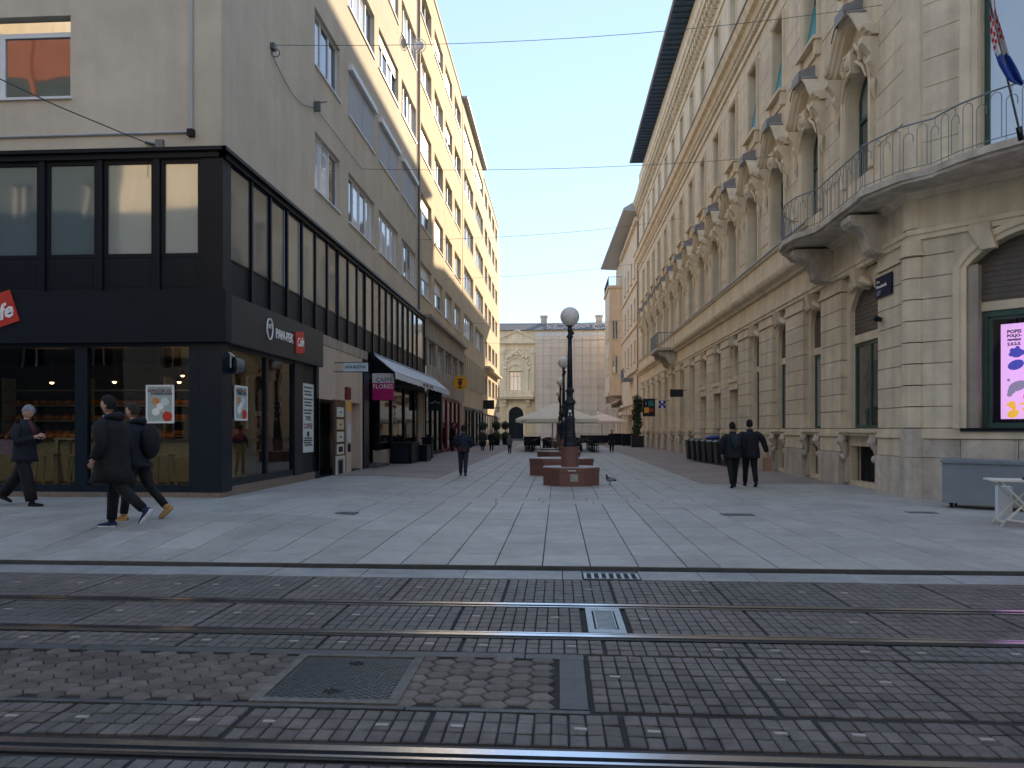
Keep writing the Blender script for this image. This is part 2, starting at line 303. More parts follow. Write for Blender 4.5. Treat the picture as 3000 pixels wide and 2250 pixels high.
# wall frame: s along the wall, d outwards, z up
class W:
    def __init__(s, o, u, out): s.o = Vector((o[0], o[1], 0)); s.u = Vector((u[0], u[1], 0)); s.n = Vector((out[0], out[1], 0))
    def p(s, a, d, z): v = s.o+s.u*a+s.n*d; return (v.x, v.y, z)
    def box(s, mb, s0, s1, d0, d1, z0, z1):
        P = s.p
        return mb.add([P(s0,d0,z0),P(s1,d0,z0),P(s1,d1,z0),P(s0,d1,z0),P(s0,d0,z1),P(s1,d0,z1),P(s1,d1,z1),P(s0,d1,z1)],
            [(0,3,2,1),(4,5,6,7),(0,1,5,4),(1,2,6,5),(2,3,7,6),(3,0,4,7)])
    def wall(s, mb, s0, s1, z0, z1, holes, t=0.3, d=0.0):
        ss = sorted({s0, s1} | {min(max(h[i], s0), s1) for h in holes for i in (0, 1)})
        zs = sorted({z0, z1} | {min(max(h[i], z0), z1) for h in holes for i in (2, 3)})
        for i in range(len(ss)-1):
            for j in range(len(zs)-1):
                a, b, c, e = ss[i], ss[i+1], zs[j], zs[j+1]; mx = (a+b)/2; mz = (c+e)/2
                if b-a < 1e-5 or e-c < 1e-5: continue
                if any(h[0] < mx < h[1] and h[2] < mz < h[3] for h in holes): continue
                mb.add([s.p(a,d,c), s.p(b,d,c), s.p(b,d,e), s.p(a,d,e)], [(0,1,2,3)])
        for h in holes:
            a, b, c, e = h[:4]; q = [(a,c),(b,c),(b,e),(a,e)]
            for i in range(4):
                (x0, y0), (x1, y1) = q[i], q[(i+1)%4]
                mb.add([s.p(x0,d,y0), s.p(x1,d,y1), s.p(x1,d-t,y1), s.p(x0,d-t,y0)], [(0,1,2,3)])
    def arch_pts(s, s0, s1, zs, rise, n=12):
        # segmental/round arch from (s0,zs) up to zs+rise and down to (s1,zs)
        hw = (s1-s0)/2; mid = (s0+s1)/2
        if rise >= hw*0.999: return [(mid-hw*math.cos(math.pi*i/n), zs+rise*math.sin(math.pi*i/n)) for i in range(n+1)]
        r = (hw*hw+rise*rise)/(2*rise); a0 = math.asin(hw/r)
        return [(mid+r*math.sin(-a0+2*a0*i/n), zs+rise-r+r*math.cos(-a0+2*a0*i/n)) for i in range(n+1)]
    def arch_fill(s, mb, s0, s1, zs, rise, ztop, t, d=0.0, n=12):
        pts = s.arch_pts(s0, s1, zs, rise, n)
        for i in range(n):
            (a, z0), (b, z1) = pts[i], pts[i+1]
            mb.add([s.p(a,d,z0), s.p(b,d,z1), s.p(b,d,ztop), s.p(a,d,ztop)], [(0,1,2,3)])
            mb.add([s.p(a,d,z0), s.p(b,d,z1), s.p(b,d-t,z1), s.p(a,d-t,z0)], [(0,1,2,3)])
    def arch_pane(s, mb, s0, s1, z0, zs, rise, d, n=12):
        pts = s.arch_pts(s0, s1, zs, rise, n)
        mb.add([s.p(s0,d,z0), s.p(s1,d,z0)]+[s.p(a,d,z) for a, z in reversed(pts)], [tuple(range(len(pts)+2))])
    def sweep(s, mb, path, prof, closed=False):
        # profile points (d, h): h measured along the in-plane normal (left of travel), path points (s,z)
        m = len(path); k = len(prof); vs = []
        for i in range(m):
            p0 = path[(i-1) % m] if closed else path[max(i-1, 0)]; p1 = path[(i+1) % m] if closed else path[min(i+1, m-1)]
            t = Vector((p1[0]-p0[0], p1[1]-p0[1])); t.normalize(); nn = (-t.y, t.x)
            for (d, h) in prof: vs.append(s.p(path[i][0]+nn[0]*h, d, path[i][1]+nn[1]*h))
        fs = []
        rng = m if closed else m-1
        for i in range(rng):
            for j in range(k): a = i*k+j; b = i*k+(j+1)%k; c = ((i+1)%m)*k+(j+1)%k; e = ((i+1)%m)*k+j; fs.append((a, b, c, e))
        if not closed: fs += [tuple(range(k)), tuple((m-1)*k+j for j in range(k-1, -1, -1))]
        return mb.add(vs, fs)
def text_mb(txt, size, o, right, up, depth=0.004, shear=0.0, bold=0.0, align='CENTER', sx=1.0):
    cu = bpy.data.curves.new('t', 'FONT'); cu.body = txt; cu.size = size; cu.align_x = align; cu.align_y = 'CENTER'
    cu.extrude = depth; cu.shear = shear; cu.offset = bold; cu.resolution_u = 2
    ob = bpy.data.objects.new('t', cu); COL.objects.link(ob)
    bpy.context.view_layer.update()
    me = bpy.data.meshes.new_from_object(ob.evaluated_get(bpy.context.evaluated_depsgraph_get()))
    right = Vector(right).normalized(); up = Vector(up).normalized(); nn = right.cross(up); o = Vector(o)
    mb = MB(); mb.add([o+right*v.co.x*sx+up*v.co.y+nn*v.co.z for v in me.vertices], [tuple(p.vertices) for p in me.polygons])
    bpy.data.objects.remove(ob); bpy.data.curves.remove(cu); bpy.data.meshes.remove(me)
    return mb
def disc(mb, o, right, up, rx, ry, n=20, ang=0, th=0.006):
    right = Vector(right); up = Vector(up); nn = right.cross(up); o = Vector(o); ca, sa = math.cos(ang), math.sin(ang)
    vs = []
    for k in (0, 1):
        for j in range(n):
            a = 2*math.pi*j/n; x = rx*math.cos(a); y = ry*math.sin(a); vs.append(o+right*(x*ca-y*sa)+up*(x*sa+y*ca)+nn*th*k)
    mb.add(vs, [tuple(range(n-1, -1, -1)), tuple(range(n, 2*n))]+[(j, (j+1)%n, n+(j+1)%n, n+j) for j in range(n)])
XL = -6.45; YF = 13.83; XR = 7.8; YR = 16.9; YE = 106.0
WL = W((XL, 0), (0, 1), (1, 0)); WF = W((0, YF), (1, 0), (0, -1)); WR = W((XR, 0), (0, 1), (-1, 0))
q = math.sqrt(0.5); WC = W((XR, YR), (q, -q), (-q, -q)); WE = W((0, YE), (1, 0), (0, -1))
def cz(c): return H  # unused
# ================================================================= GROUND
g = MB(); g.add([(-1500,-1500,-0.12),(1500,-1500,-0.12),(1500,1500,-0.12),(-1500,1500,-0.12)], [(0,1,2,3)])
struct('ground', g, M['asphalt'])
bed = MB(); bed.box(-16, 16, -0.2, 7.66, -0.11, -0.016)
tram = struct('tram_paving', bed, M['joint'])
def tilemesh(wx, wy, h, b, seed=0):
    rd = random.Random(seed); x, y = wx/2, wy/2; j = lambda: rd.uniform(-0.003, 0.0015)
    vs = [(-x,-y,-h),(x,-y,-h),(x,y,-h),(-x,y,-h),(-x,-y,-b),(x,-y,-b),(x,y,-b),(-x,y,-b),(-x+b,-y+b,j()),(x-b,-y+b,j()),(x-b,y-b,j()),(-x+b,y-b,j())]
    fs = [(0,1,5,4),(1,2,6,5),(2,3,7,6),(3,0,4,7),(4,5,9,8),(5,6,10,9),(6,7,11,10),(7,4,8,11),(8,9,10,11)]
    return vs, fs
def mesh_of(name, vs, fs, m):
    me = bpy.data.meshes.new(name); me.from_pydata(vs, [], fs); me.materials.append(m); me.update(); return me
PANEL = 1.02
pieces = []   # (dist, x, y, wx, wy, kind)
inl = []
def paverfield(x0, x1, y0, y1, rows, off):
    rh = (y1-y0)/rows; cw = (PANEL-0.022)/11
    n0 = math.floor((x0-off)/PANEL); n1 = math.ceil((x1-off)/PANEL)
    for p in range(n0, n1):
        px = off+p*PANEL+0.011; dz = random.uniform(-0.003, 0.002)
        gy = (y0 > 6.5 and abs(px-(-0.25)) < 0.6) or (abs(px-(-0.25)) > 1.2 and random.random() < 0.35)
        for i in range(11):
            cx_ = px+(i+0.5)*cw
            if cx_-cw/2 < x0 or cx_+cw/2 > x1+0.01: continue
            for r in range(rows):
                yy = y0+(r+0.5)*rh
                pieces.append((math.hypot(cx_, yy), cx_, yy, cw-0.009, rh-0.015, dz+random.uniform(-0.001, 0.001), gy))
        rr = rows//2
        for i in (1, 8):
            xx = px+(i+0.6)*cw
            if x0+0.1 < xx < x1-0.1: inl.append((xx, y0+(rr+0.5)*rh, dz))
G0, G1 = -12.0, 12.0
paverfield(G0, G1, 6.62, 7.62, 8, 0.52-PANEL)
paverfield(G0, 0.20, 5.64, 6.42, 6, 0.20-PANEL)
paverfield(0.56, G1, 5.64, 6.42, 6, 0.56)
paverfield(G0, G1, 5.125, 5.455, 3, 0.33)
paverfield(0.19, 7.0, 4.09, 5.085, 8, 0.19)
paverfield(-6.0, 6.0, 3.63, 4.035, 3, 0.34)
paverfield(-5.0, 5.0, 2.62, 3.37, 6, 0.05)
pieces.sort(key=lambda t: t[0])
near = [p for p in pieces if p[2] > 3.6]
nearset = set(id(p) for p in near[:292])
cache = {}
rest = MB(); restg = MB()
for p in pieces:
    _, x, y, a, b, dz, gy = p
    if id(p) in nearset:
        key = (round(a, 3), round(b, 3), random.randrange(3), gy)
        if key not in cache: cache[key] = mesh_of('paver', *tilemesh(a, b, 0.06, 0.006, random.random()), M['paverg'] if gy else M['paver'])
        inst('paver', cache[key], (x+random.uniform(-.0015,.0015), y+random.uniform(-.002,.002), dz+random.choice((0,0,0,0,-.004))), tram, random.uniform(-.012,.012))
    else:
        vs, fs = tilemesh(a, b, 0.02, 0.004, x*7+y)
        (restg if gy else rest).add([(vx+x, vy+y, vz+dz) for vx, vy, vz in vs], fs)
part('small_pavers', rest, M['paver'], tram, kind='stuff'); part('grey_pavers', restg, M['paverg'], tram, kind='stuff')
ime = mesh_of('pale_inlay', *tilemesh(0.066, 0.032, 0.01, 0.002), M['inlay'])
for (x, y, dz) in inl:
    if x > -6.5 and x < 6.5: random.random() > 0.12 and inst('inlay', ime, (x+random.uniform(-.015,.015), y+random.uniform(-.012,.012), dz+0.0045), tram, random.uniform(-.08,.08))
# hexagonal paver field
r0 = 0.074; hexes = []
hv = []; 
for lvl, rr, zz in ((0, r0, -0.06), (1, r0, -0.009), (2, r0-0.010, 0.0)):
    for j in range(6): hv.append((rr*1.12*math.cos(math.pi*j/3), rr*0.98*math.sin(math.pi*j/3), zz))
hf = [(i*6+j, i*6+(j+1)%6, (i+1)*6+(j+1)%6, (i+1)*6+j) for i in range(2) for j in range(6)]+[tuple(range(12, 18))]
hme = [mesh_of('hexagonal_paver', [(x+random.uniform(-.002,.002), y+random.uniform(-.002,.002), z+(random.uniform(-.003,.001) if z == 0 else 0)) for x, y, z in hv], hf, M['hex']) for _ in range(4)]
dx = r0*1.12*1.5+0.006; dy = r0*0.98*math.sqrt(3)+0.008
hexl = []
i = 0
while True:
    x = -0.10-i*dx
    if x < -6.4: break
    for j in range(9):
        y = 4.165+j*dy+(dy/2 if i % 2 else 0)
        if y > 4.97: continue
        if -1.72 < x < -0.94 and 4.10 < y < 4.98: continue
        hexl.append((x, y))
    i += 1
hrest = MB()
for (x, y) in hexl[:298]: inst('hexagonal_paver', random.choice(hme), (x, y, random.uniform(-0.004, 0.002)), tram, random.choice((0, math.pi))+random.uniform(-.04, .04))
for (x, y) in hexl[298:]: hrest.add([(x+a, y+b, c) for a, b, c in hv], hf)
if hexl[298:]: part('far_hexagonal_pavers', hrest, M['hex'], tram, kind='stuff')
# border stones
x = 0.17
def border(y0, y1, x0, x1, L, jit):
    a = x0
    while a < x1:
        b = min(a+L*random.uniform(1-jit, 1+jit), x1); m = MB(); e = random.uniform(-.004, .002)
        m.box(a+0.005, b-0.005, y0+0.004, y1-0.004, -0.08, e); part('border_stone', m, M['strip'], tram); a = b
border(5.0, 5.115, -6.4, 0.18, 1.05, 0.2); border(4.045, 4.095, -6.4, 0.18, 1.05, 0.2)
m = MB(); m.box(0.012, 0.17, 4.105, 4.99, -0.08, 0.0); part('border_stone', m, M['strip'], tram)
# manhole cover
mh = thing('manhole_cover', 'square cast iron manhole cover with diamond tread set in the hexagonal paving', 'manhole cover', (-1.33, 4.56, 0))
m = MB()
for a in ((-1.76,-0.90,4.11,4.17),(-1.76,-0.90,4.95,5.0),(-1.76,-1.70,4.17,4.95),(-0.96,-0.90,4.17,4.95)):
    m.box(a[0], a[1], a[2], a[3], -0.05, 0.006+random.uniform(0, 0.002))
part('concrete_surround', m, M['surround'], mh)
m = MB(); m.box(-1.695, -0.965, 4.175, 4.945, -0.05, -0.004)
for k in range(-16, 40):
    for sg in (1, -1):
        # thin raised diagonal ribs clipped to the lid
        a = -1.68; pts = []
        c0 = 4.19+k*0.045
        x0_, x1_ = -1.685, -0.975; y0_ = c0 if sg > 0 else c0; 
        y1_ = c0+sg*0.71*0.8
        # clip in y
        def clip(x, xa, ya, xb, yb): return ya+(yb-ya)*(x-xa)/(xb-xa)
        xa, ya, xb, yb = x0_, y0_, x1_, y1_
        def cy(y, xa, ya, xb, yb): return xa+(xb-xa)*(y-ya)/(yb-ya)
        lo, hi = 4.19, 4.93
        if (ya < lo and yb < lo) or (ya > hi and yb > hi): continue
        if ya < lo: xa = cy(lo, xa, ya, xb, yb); ya = lo
        if ya > hi: xa = cy(hi, x0_, y0_, x1_, y1_); ya = hi
        if yb < lo: xb = cy(lo, x0_, y0_, x1_, y1_); yb = lo
        if yb > hi: xb = cy(hi, x0_, y0_, x1_, y1_); yb = hi
        if abs(xb-xa) > 0.02: m.bar((xa, ya, -0.003), (xb, yb, -0.003), 0.009, 0.007)
part('lid', m, M['iron'], mh)
for (a, b) in ((-1.33, 4.30), (-1.33, 4.82)):
    m = MB(); m.box(a-0.05, a+0.05, b-0.018, b+0.018, -0.003, 0.0022); m.box(a-0.02, a+0.02, b-0.035, b+0.035, -0.003, 0.0026); part('lifting_slot', m, M['void'], mh)
# track drain
dr = thing('track_drain', 'pale galvanised drain grate with slots between the two far tram rails', 'drain grate', (0.38, 6.0, 0))
m = MB()
m.box(0.235, 0.285, 5.64, 6.42, -0.05, 0.006); m.box(0.475, 0.525, 5.64, 6.42, -0.05, 0.006); m.box(0.285, 0.475, 5.64, 5.74, -0.05, 0.006); m.box(0.285, 0.475, 6.32, 6.42, -0.05, 0.006)
m.box(0.30, 0.31, 5.74, 6.32, -0.05, 0.012); m.box(0.45, 0.46, 5.74, 6.32, -0.05, 0.012)
part('frame', m, M['galv'], dr)
m = MB(); m.box(0.286, 0.474, 5.741, 6.319, -0.05, -0.03); part('sump', m, M['void'], dr)
for k in range(15): m = MB(); m.box(0.311, 0.449, 5.755+k*0.0375, 5.755+k*0.0375+0.018, -0.02, 0.003); part('grate_bar', m, M['galv'], dr)
# rails
def rail(y, gs, lab):
    r = thing('tram_rail', lab, 'rail', (0, y, 0), group='steel tram rails in the road')
    m = MB(); m.box(-40, 40, y-0.030, y+0.030, -0.06, 0.008); part('rail_head', m, M['rail'], r)
    m = MB(); m.box(-40, 40, y+gs*0.075-0.012, y+gs*0.075+0.012, -0.06, 0.003); part('guard_lip', m, M['rail'], r)
    m = MB(); m.box(-40, 40, y+gs*0.030+(-0.033 if gs < 0 else 0), y+gs*0.030+(0 if gs < 0 else 0.033), -0.06, -0.03); part('groove', m, M['groove'], r)
    m = MB(); a, b = sorted((y-gs*0.031, y-gs*0.075)); m.box(-40, 40, a, b, -0.06, -0.001); a, b = sorted((y+gs*0.088, y+gs*0.108)); m.box(-40, 40, a, b, -0.06, -0.003)
    part('rubber_filler', m, M['railside'], r)
rail(6.53, -1, 'polished tram rail farthest from the camera, next to the kerb')
rail(5.55, 1, 'polished tram rail in the middle, just below the drain grate')
rail(3.52, -1, 'widest looking tram rail at the bottom edge of the picture')
# kerb stones and slotted inlet
kb = MB(); kb.box(-16, 16, 7.63, 8.198, -0.11, -0.012); kerb = struct('kerb_channel', kb, M['joint'])
a = -14.0; ks = []
while a < 14: ks.append(a); a += 1.0*random.uniform(0.9, 1.1)
ks = [k for k in ks if not (0.0 < k < 1.3)]+[0.05, 0.26, 0.86, 1.5]; ks.sort()
for a, b in zip(ks[:-1], ks[1:]):
    if abs(a-0.26) < 0.01: continue
    m = MB(); e = random.uniform(-.004, .003); m.box(a+0.005, b-0.005, 7.66, 8.115, -0.1, e); part('kerb_stone', m, M['kerb'], kerb)  # stones stop short so the dark bed draws the kerb's shadow line
di = thing('street_inlet', 'dark slotted iron rain inlet set in the kerb channel', 'drain grate', (0.56, 7.8, 0))
m = MB(); m.box(0.27, 0.85, 7.69, 8.15, -0.1, -0.03); part('sump', m, M['void'], di)
m = MB(); m.box(0.27, 0.85, 7.67, 7.70, -0.06, 0.004); m.box(0.27, 0.85, 8.0, 8.16, -0.06, -0.006); part('frame', m, M['iron'], di)
for k in range(8): m = MB(); m.box(0.275+k*0.078, 0.275+k*0.078+0.03, 7.70, 8.0, -0.05, 0.002); part('grate_bar', m, M['galv'], di)
# ---- granite slabs of the crossing
sb = MB()
def bedgrid(x0, x1, y0, y1, nx, ny, dz):
    vs = []; 
    for j in range(ny+1):
        for i in range(nx+1): x = x0+(x1-x0)*i/nx; y = y0+(y1-y0)*j/ny; vs.append((x, y, gz(x, max(y, 8.21))+dz))
    sb.add(vs, [(j*(nx+1)+i, j*(nx+1)+i+1, (j+1)*(nx+1)+i+1, (j+1)*(nx+1)+i) for j in range(ny) for i in range(nx)])
bedgrid(-16, 16, 8.24, 20.0, 64, 30, -0.012); bedgrid(-16, 16, 20.0, 150, 64, 30, -0.012)
kr_ = MB(); kr_.box(-16, 16, 8.199, 8.203, -0.11, 0.031); part('kerb_shadow_riser', kr_, M['strip'], kerb)  # dark colour on the riser paints the kerb's shadow line
pave = struct('street_paving', sb, M['joint'])
slabs = []
def slabcell(x0, x1, y0, y1, gap=0.006):
    slabs.append((math.hypot((x0+x1)/2, (y0+y1)/2), x0+gap, x1-gap, y0+gap, y1-gap))
cols = []; x = -15.4
while x < 12.4:
    ww = random.choice((0.53, 0.53, 0.53, 0.36, 0.62)); cols.append((x, x+ww)); x += ww
rowsY = [8.2, 8.93, 9.78, 10.52, 11.48, 12.35, 13.35, 14.15, 15.05]
for (a, b) in cols:
    for r0_, r1_ in zip(rowsY[:-1], rowsY[1:]):
        off = 0 if random.random() < 0.9 else random.uniform(-0.1, 0.1)
        slabcell(a, b, r0_, r1_)
x = -9.4
for (ya, yb) in ((15.05, 15.55), (15.55, 16.15)):
    x = -15.4
    while x < 12.3:
        ww = random.uniform(0.6, 1.1); slabcell(x, x+ww, ya, yb); x += ww
def inside(a, b): return True
y0s = 16.15
for (a, b) in cols:
    y = y0s-random.uniform(0, 0.0)
    first = True
    while y < 100:
        L_ = random.uniform(0.55, 1.3) if first or y < 40 else random.uniform(1.0, 1.6)
        first = False; ye = y+L_
        mid = (a+b)/2
        if not (-3.35 < mid < 4.1):
            if y > 20.55: break
            if ye > 20.25: ye = 20.6
        slabcell(a, b, y, ye); y = ye
def slab_geo(x0, x1, y0, y1, dz, tx, ty):
    vs = []; mx, my = (x0+x1)/2, (y0+y1)/2
    for (x, y) in ((x0,y0),(x1,y0),(x1,y1),(x0,y1)): vs.append((x-mx, y-my, gz(x, max(y, 8.21))-0.06))
    for (x, y) in ((x0,y0),(x1,y0),(x1,y1),(x0,y1)): vs.append((x-mx, y-my, gz(x, max(y, 8.21))+dz+tx*(x-mx)+ty*(y-my)-0.004))
    b = 0.005
    for (x, y) in ((x0+b,y0+b),(x1-b,y0+b),(x1-b,y1-b),(x0+b,y1-b)): vs.append((x-mx, y-my, gz(x, max(y, 8.21))+dz+tx*(x-mx)+ty*(y-my)))
    fs = [(0,1,5,4),(1,2,6,5),(2,3,7,6),(3,0,4,7),(4,5,9,8),(5,6,10,9),(6,7,11,10),(7,4,8,11),(8,9,10,11)]
    return mx, my, vs, fs
vis = [s for s in slabs]
vis.sort(key=lambda s: s[0])
vis300 = set(id(s) for s in [s for s in vis if abs(((s[1]+s[2])/2+0.0617*s[0])/s[3]) < 0.78][:296])
far = MB()
for s in vis:
    mx, my, vs, fs = slab_geo(s[1], s[2], s[3], s[4], random.uniform(-0.003, 0.002), random.uniform(-.003, .003), random.uniform(-.002, .002))
    if id(s) in vis300:
        m = MB(); m.add([(x+mx, y+my, z) for x, y, z in vs], fs); o = part('paving_slab', m, M['slab'], pave)
    else:
        if my > 45: vs = [(x, y, z) for x, y, z in vs]
        far.add([(x+mx, y+my, z) for x, y, z in vs], fs)
part('far_paving_slabs', far, M['slabf'], pave, kind='stuff')
# brown side strips of small setts
def strip(x0, x1, y0, y1, name):
    m = MB(); n = 30; vs = []
    for j in range(n+1):
        y = y0+(y1-y0)*j/n
        for i in range(9): x = x0+(x1-x0)*i/8; vs.append((x, y, gz(x, y)-0.002))
    m.add(vs, [(j*9+i, j*9+i+1, (j+1)*9+i+1, (j+1)*9+i) for j in range(n) for i in range(8)])
    # real cross joints of pale bands
    o = part(name, m, M['brown'], None, kind='structure'); return o
cl = [c for c in cols if -3.35 < (c[0]+c[1])/2 < 4.1]; xa, xb = cl[0][0], cl[-1][1]
strip(XL-0.5, xa-0.01, 20.6, 84, 'side_paving_left'); strip(xb+0.01, XR+0.5, 20.6, 100, 'side_paving_right')
m = MB()
for y in (23.5, 28.4, 33.6, 39.5, 45, 52): m.box(-5.6, xa-0.01, y, y+0.05, gz(-4, y)-0.02, gz(-5, y)+0.006)
# square beyond the street
m = MB(); m.add([(-120,100,0.02),(120,100,0.02),(120,106,0.02),(-120,106,0.02)], [(0,1,2,3)]); struct('square_paving', m, M['slabf'])
# small steel covers in the slabs
for (px, py, wpx, lab) in ((2160, 1508, 0.55, 'flush steel hatch in the slabs right of the centre'), (1010, 1523, 0.40, 'small flush steel hatch in the slabs left of the planter'), (2700, 1502, 0.5, 'flush steel hatch in the slabs near the grey cart')):
    X, Y = gp(px, py); m = MB(); zz = gz(X, Y)
    m.box(X-wpx/2, X+wpx/2, Y-0.14, Y+0.14, zz-0.01, zz+0.007); o = part('service_hatch', m, M['iron']); tag(o, lab, 'hatch', 'steel hatches in the paving')
# ================================================================= WINDOWS
def window(parent, Wf, s0, s1, z0, z1, d, n=2, fr=0.06, fm=None, pm=None, transom=None, sill=True, sillm=None, blind=0.0, blindm=None, name='window', dep=0.05, sp=0.10):
    fm = fm or M['white']; pm = pm or M['pane']
    m = MB()
    Wf.box(m, s0, s0+fr, d-dep, d, z0, z1); Wf.box(m, s1-fr, s1, d-dep, d, z0, z1)
    Wf.box(m, s0+fr, s1-fr, d-dep, d, z0, z0+fr); Wf.box(m, s0+fr, s1-fr, d-dep, d, z1-fr, z1)
    iw = (s1-s0-2*fr)
    for k in range(1, n):
        c = s0+fr+iw*k/n; Wf.box(m, c-fr*0.6, c+fr*0.6, d-dep, d-0.003, z0+fr, z1-fr)
    if transom:
        for k in range(n):
            a = s0+fr+iw*k/n+(fr*0.6 if k else 0); b = s0+fr+iw*(k+1)/n-(fr*0.6 if k < n-1 else 0)
            Wf.box(m, a, b, d-dep, d-0.005, transom-fr/2, transom+fr/2)
    w_ = part(name, m, fm, parent)
    for k in range(n):
        a = s0+fr+iw*k/n; b = s0+fr+iw*(k+1)/n; tw = random.uniform(-0.012, 0.012)
        m = MB(); dd = d-dep*0.7
        m.add([Wf.p(a,dd,z0+fr*0.7), Wf.p(b,dd+tw,z0+fr*0.7), Wf.p(b,dd+tw,z1-fr*0.7), Wf.p(a,dd,z1-fr*0.7)], [(0,1,2,3)])
        part('pane', m, pm, w_)
    if blind:
        m = MB(); zb = z1-(z1-z0)*blind; k = 0
        z = zb
        while z < z1-0.01: Wf.box(m, s0+0.02, s1-0.02, d-0.004, d+0.012+0.004*(k % 2), z, min(z+0.055, z1)); z += 0.06; k += 1
        part('roller_shutter', m, blindm or M['shutter'], w_)
    if sill:
        m = MB(); Wf.box(m, s0-0.05, s1+0.05, d-dep, sp*0.4, z0-0.05, z0-0.004) if False else Wf.box(m, s0-0.04, s1+0.04, d, sp*0.5, z0-0.045, z0-0.002)
        part('sill', m, sillm or fm, w_)
    return w_
# ================================================================= LEFT ROW
yA1 = wY(1226, XL); yB1 = wY(1355, XL); yC1 = wY(1416, XL); yD1 = wY(1459, XL); ZR = 24.0
ROWS = [(7.95, 9.5), (11.25, 12.8), (14.6, 16.1), (17.95, 19.45), (21.2, 22.6)]
colsA = [(922, 996), (1021, 1097), (1110, 1167), (1177, 1219)]
colsA = [(wY(a, XL), wY(b, XL)) for a, b in colsA]
colsB = [(wY(a, XL), wY(b, XL)) for a, b in ((1233, 1264), (1273, 1298), (1305, 1325), (1332, 1350))]
colsC = [(wY(a, XL), wY(b, XL)) for a, b in ((1359, 1386), (1392, 1414.5))]
ba = thing('corner_apartment_building', 'grey beige corner building with black glazed band above the bakery cafe on the left', 'building', (XL-4, YF+6, 0.2))
ZB = 6.91   # top of the black band
m = MB()
fw = [(-14.8+0, -13.2+0)]
WF_h = [(fX(207, YF)-3.0, fX(207, YF), 8.0, 9.55+0.05), (-18.5, -15.5, 8.0, 9.6)]+[(a, a+3.0, z, z+1.6) for z in (11.3, 14.6, 17.95, 21.2) for a in (-12.5, -18.5)]
WF.wall(m, -24, XL, ZB-0.02, ZR, WF_h, 0.22)
holes = [(a, b, z0, z1) for a, b in colsA for z0, z1 in ROWS]
WL.wall(m, YF, yA1, ZB-0.02, ZR, holes, 0.22)
m.add([(XL, YF, ZR), (XL, yA1, ZR), (XL-12, yA1, ZR), (XL-12, YF, ZR)], [(0,1,2,3)])
m.add([(-24, YF, 0), (-24, YF+25, 0), (-24, YF+25, ZR), (-24, YF, ZR)], [(0,1,2,3)])
part('wall', m, M['plaster'], ba)
m = MB(); m.box(-24, XL+0.06, YF-0.06, yA1, ZR+0.003, ZR+0.10); part('roof_edge', m, M['plaster'], ba)
for i, (a, b, z0, z1) in enumerate(WF_h): window(ba, WF, a+0.01, b-0.01, z0+0.01, z1-0.25, -0.14, 2 if i == 0 else 2, 0.09, pm=M['paned'] if i == 0 else M['pane'])
for ci, (a, b) in enumerate(colsA):
    for ri, (z0, z1) in enumerate(ROWS):
        bl = 0
        if ri == 1 and ci >= 1: bl = 0.98
        if ri == 2 and ci in (2,): bl = 0.3
        if ri == 3 and ci in (1, 2): bl = 0.75
        wn = window(ba, WL, a+0.01, b-0.01, z0+0.01, z1-0.01, -0.10 if not bl > .9 else -0.04, 3 if ci == 0 else 4, 0.065, blind=bl if bl < 0.9 else 0)
        if bl > 0.9:
            mid = (a+b)/2
            for (u0, u1) in ((a+0.03, mid-0.02), (mid+0.02, b-0.03)):
                m = MB(); WL.box(m, u0, u1, -0.035, 0.0, z0+0.02, z1-0.16); part('roller_shutter', m, M['shutter'], wn)
            m = MB(); WL.box(m, a-0.02, b+0.02, 0.003, 0.13, z1-0.16, z1+0.02); part('shutter_box', m, M['white'], wn)
# black band
def mull(x): return wY(x, XL)
S0 = YF; pitch = 1.02; nb = int((wY(1241, XL)-YF-0.25)/pitch)
band_end = wY(1241, XL)
ZBW0, ZBW1, ZSP = 4.90, 6.62, 4.21
ft = []
m = MB()
WF.box(m, -24, XL+0.10, 0.0, 0.10, ZB-0.16, ZB); WL.box(m, YF-0.10, band_end, 0.0, 0.10, ZB-0.161, ZB-0.001)
WF.box(m, -24, XL+0.17, 0.10, 0.17, ZB-0.05, ZB+0.02); WL.box(m, YF-0.17, band_end+0.03, 0.10, 0.17, ZB-0.051, ZB+0.019)
part('band_cornice', m, M['black'], ba)
m = MB(); m.box(XL-0.36, XL+0.06, YF-0.06, YF+0.30, ZSP, ZB-0.162); part('corner_post', m, M['black'], ba)
frx = [fX(465, YF), fX(298, YF), fX(130, YF)]
while frx[-1] > -23: frx.append(frx[-1]-(frx[0]-frx[1]))
edges = [XL-0.37]+frx
for e in frx: m = MB(); WF.box(m, e-0.055, e+0.055, 0.0, 0.075, ZSP, ZB-0.163); part('mullion', m, M['black'], ba)
for b_, a_ in zip(edges[:-1], edges[1:]):
    a = a_+0.056; b = b_-(0.056 if b_ in frx else 0.001)
    m = MB(); WF.box(m, a, b, -0.02, 0.02, ZSP, ZBW0-0.04); part('spandrel_panel', m, M['blackm'], ba)
    m = MB(); WF.box(m, a+0.10, b-0.10, 0.021, 0.026, ZSP+0.08, ZBW0-0.14); part('spandrel_inset', m, M['black'], ba)
    window(ba, WF, a+0.001, b-0.001, ZBW0-0.04, ZB-0.164, 0.03, 1, 0.075, fm=M['black'], pm=M['paneb'], sill=False)
le = [YF+0.30]
while le[-1]+pitch < band_end-0.02: le.append(le[-1]+pitch)
le[-1] = band_end
for i, e in enumerate(le[1:]): m = MB(); WL.box(m, e-0.04, e+0.04, 0.0, 0.065, ZSP-0.05, ZB-0.163); part('mullion', m, M['black'], ba)
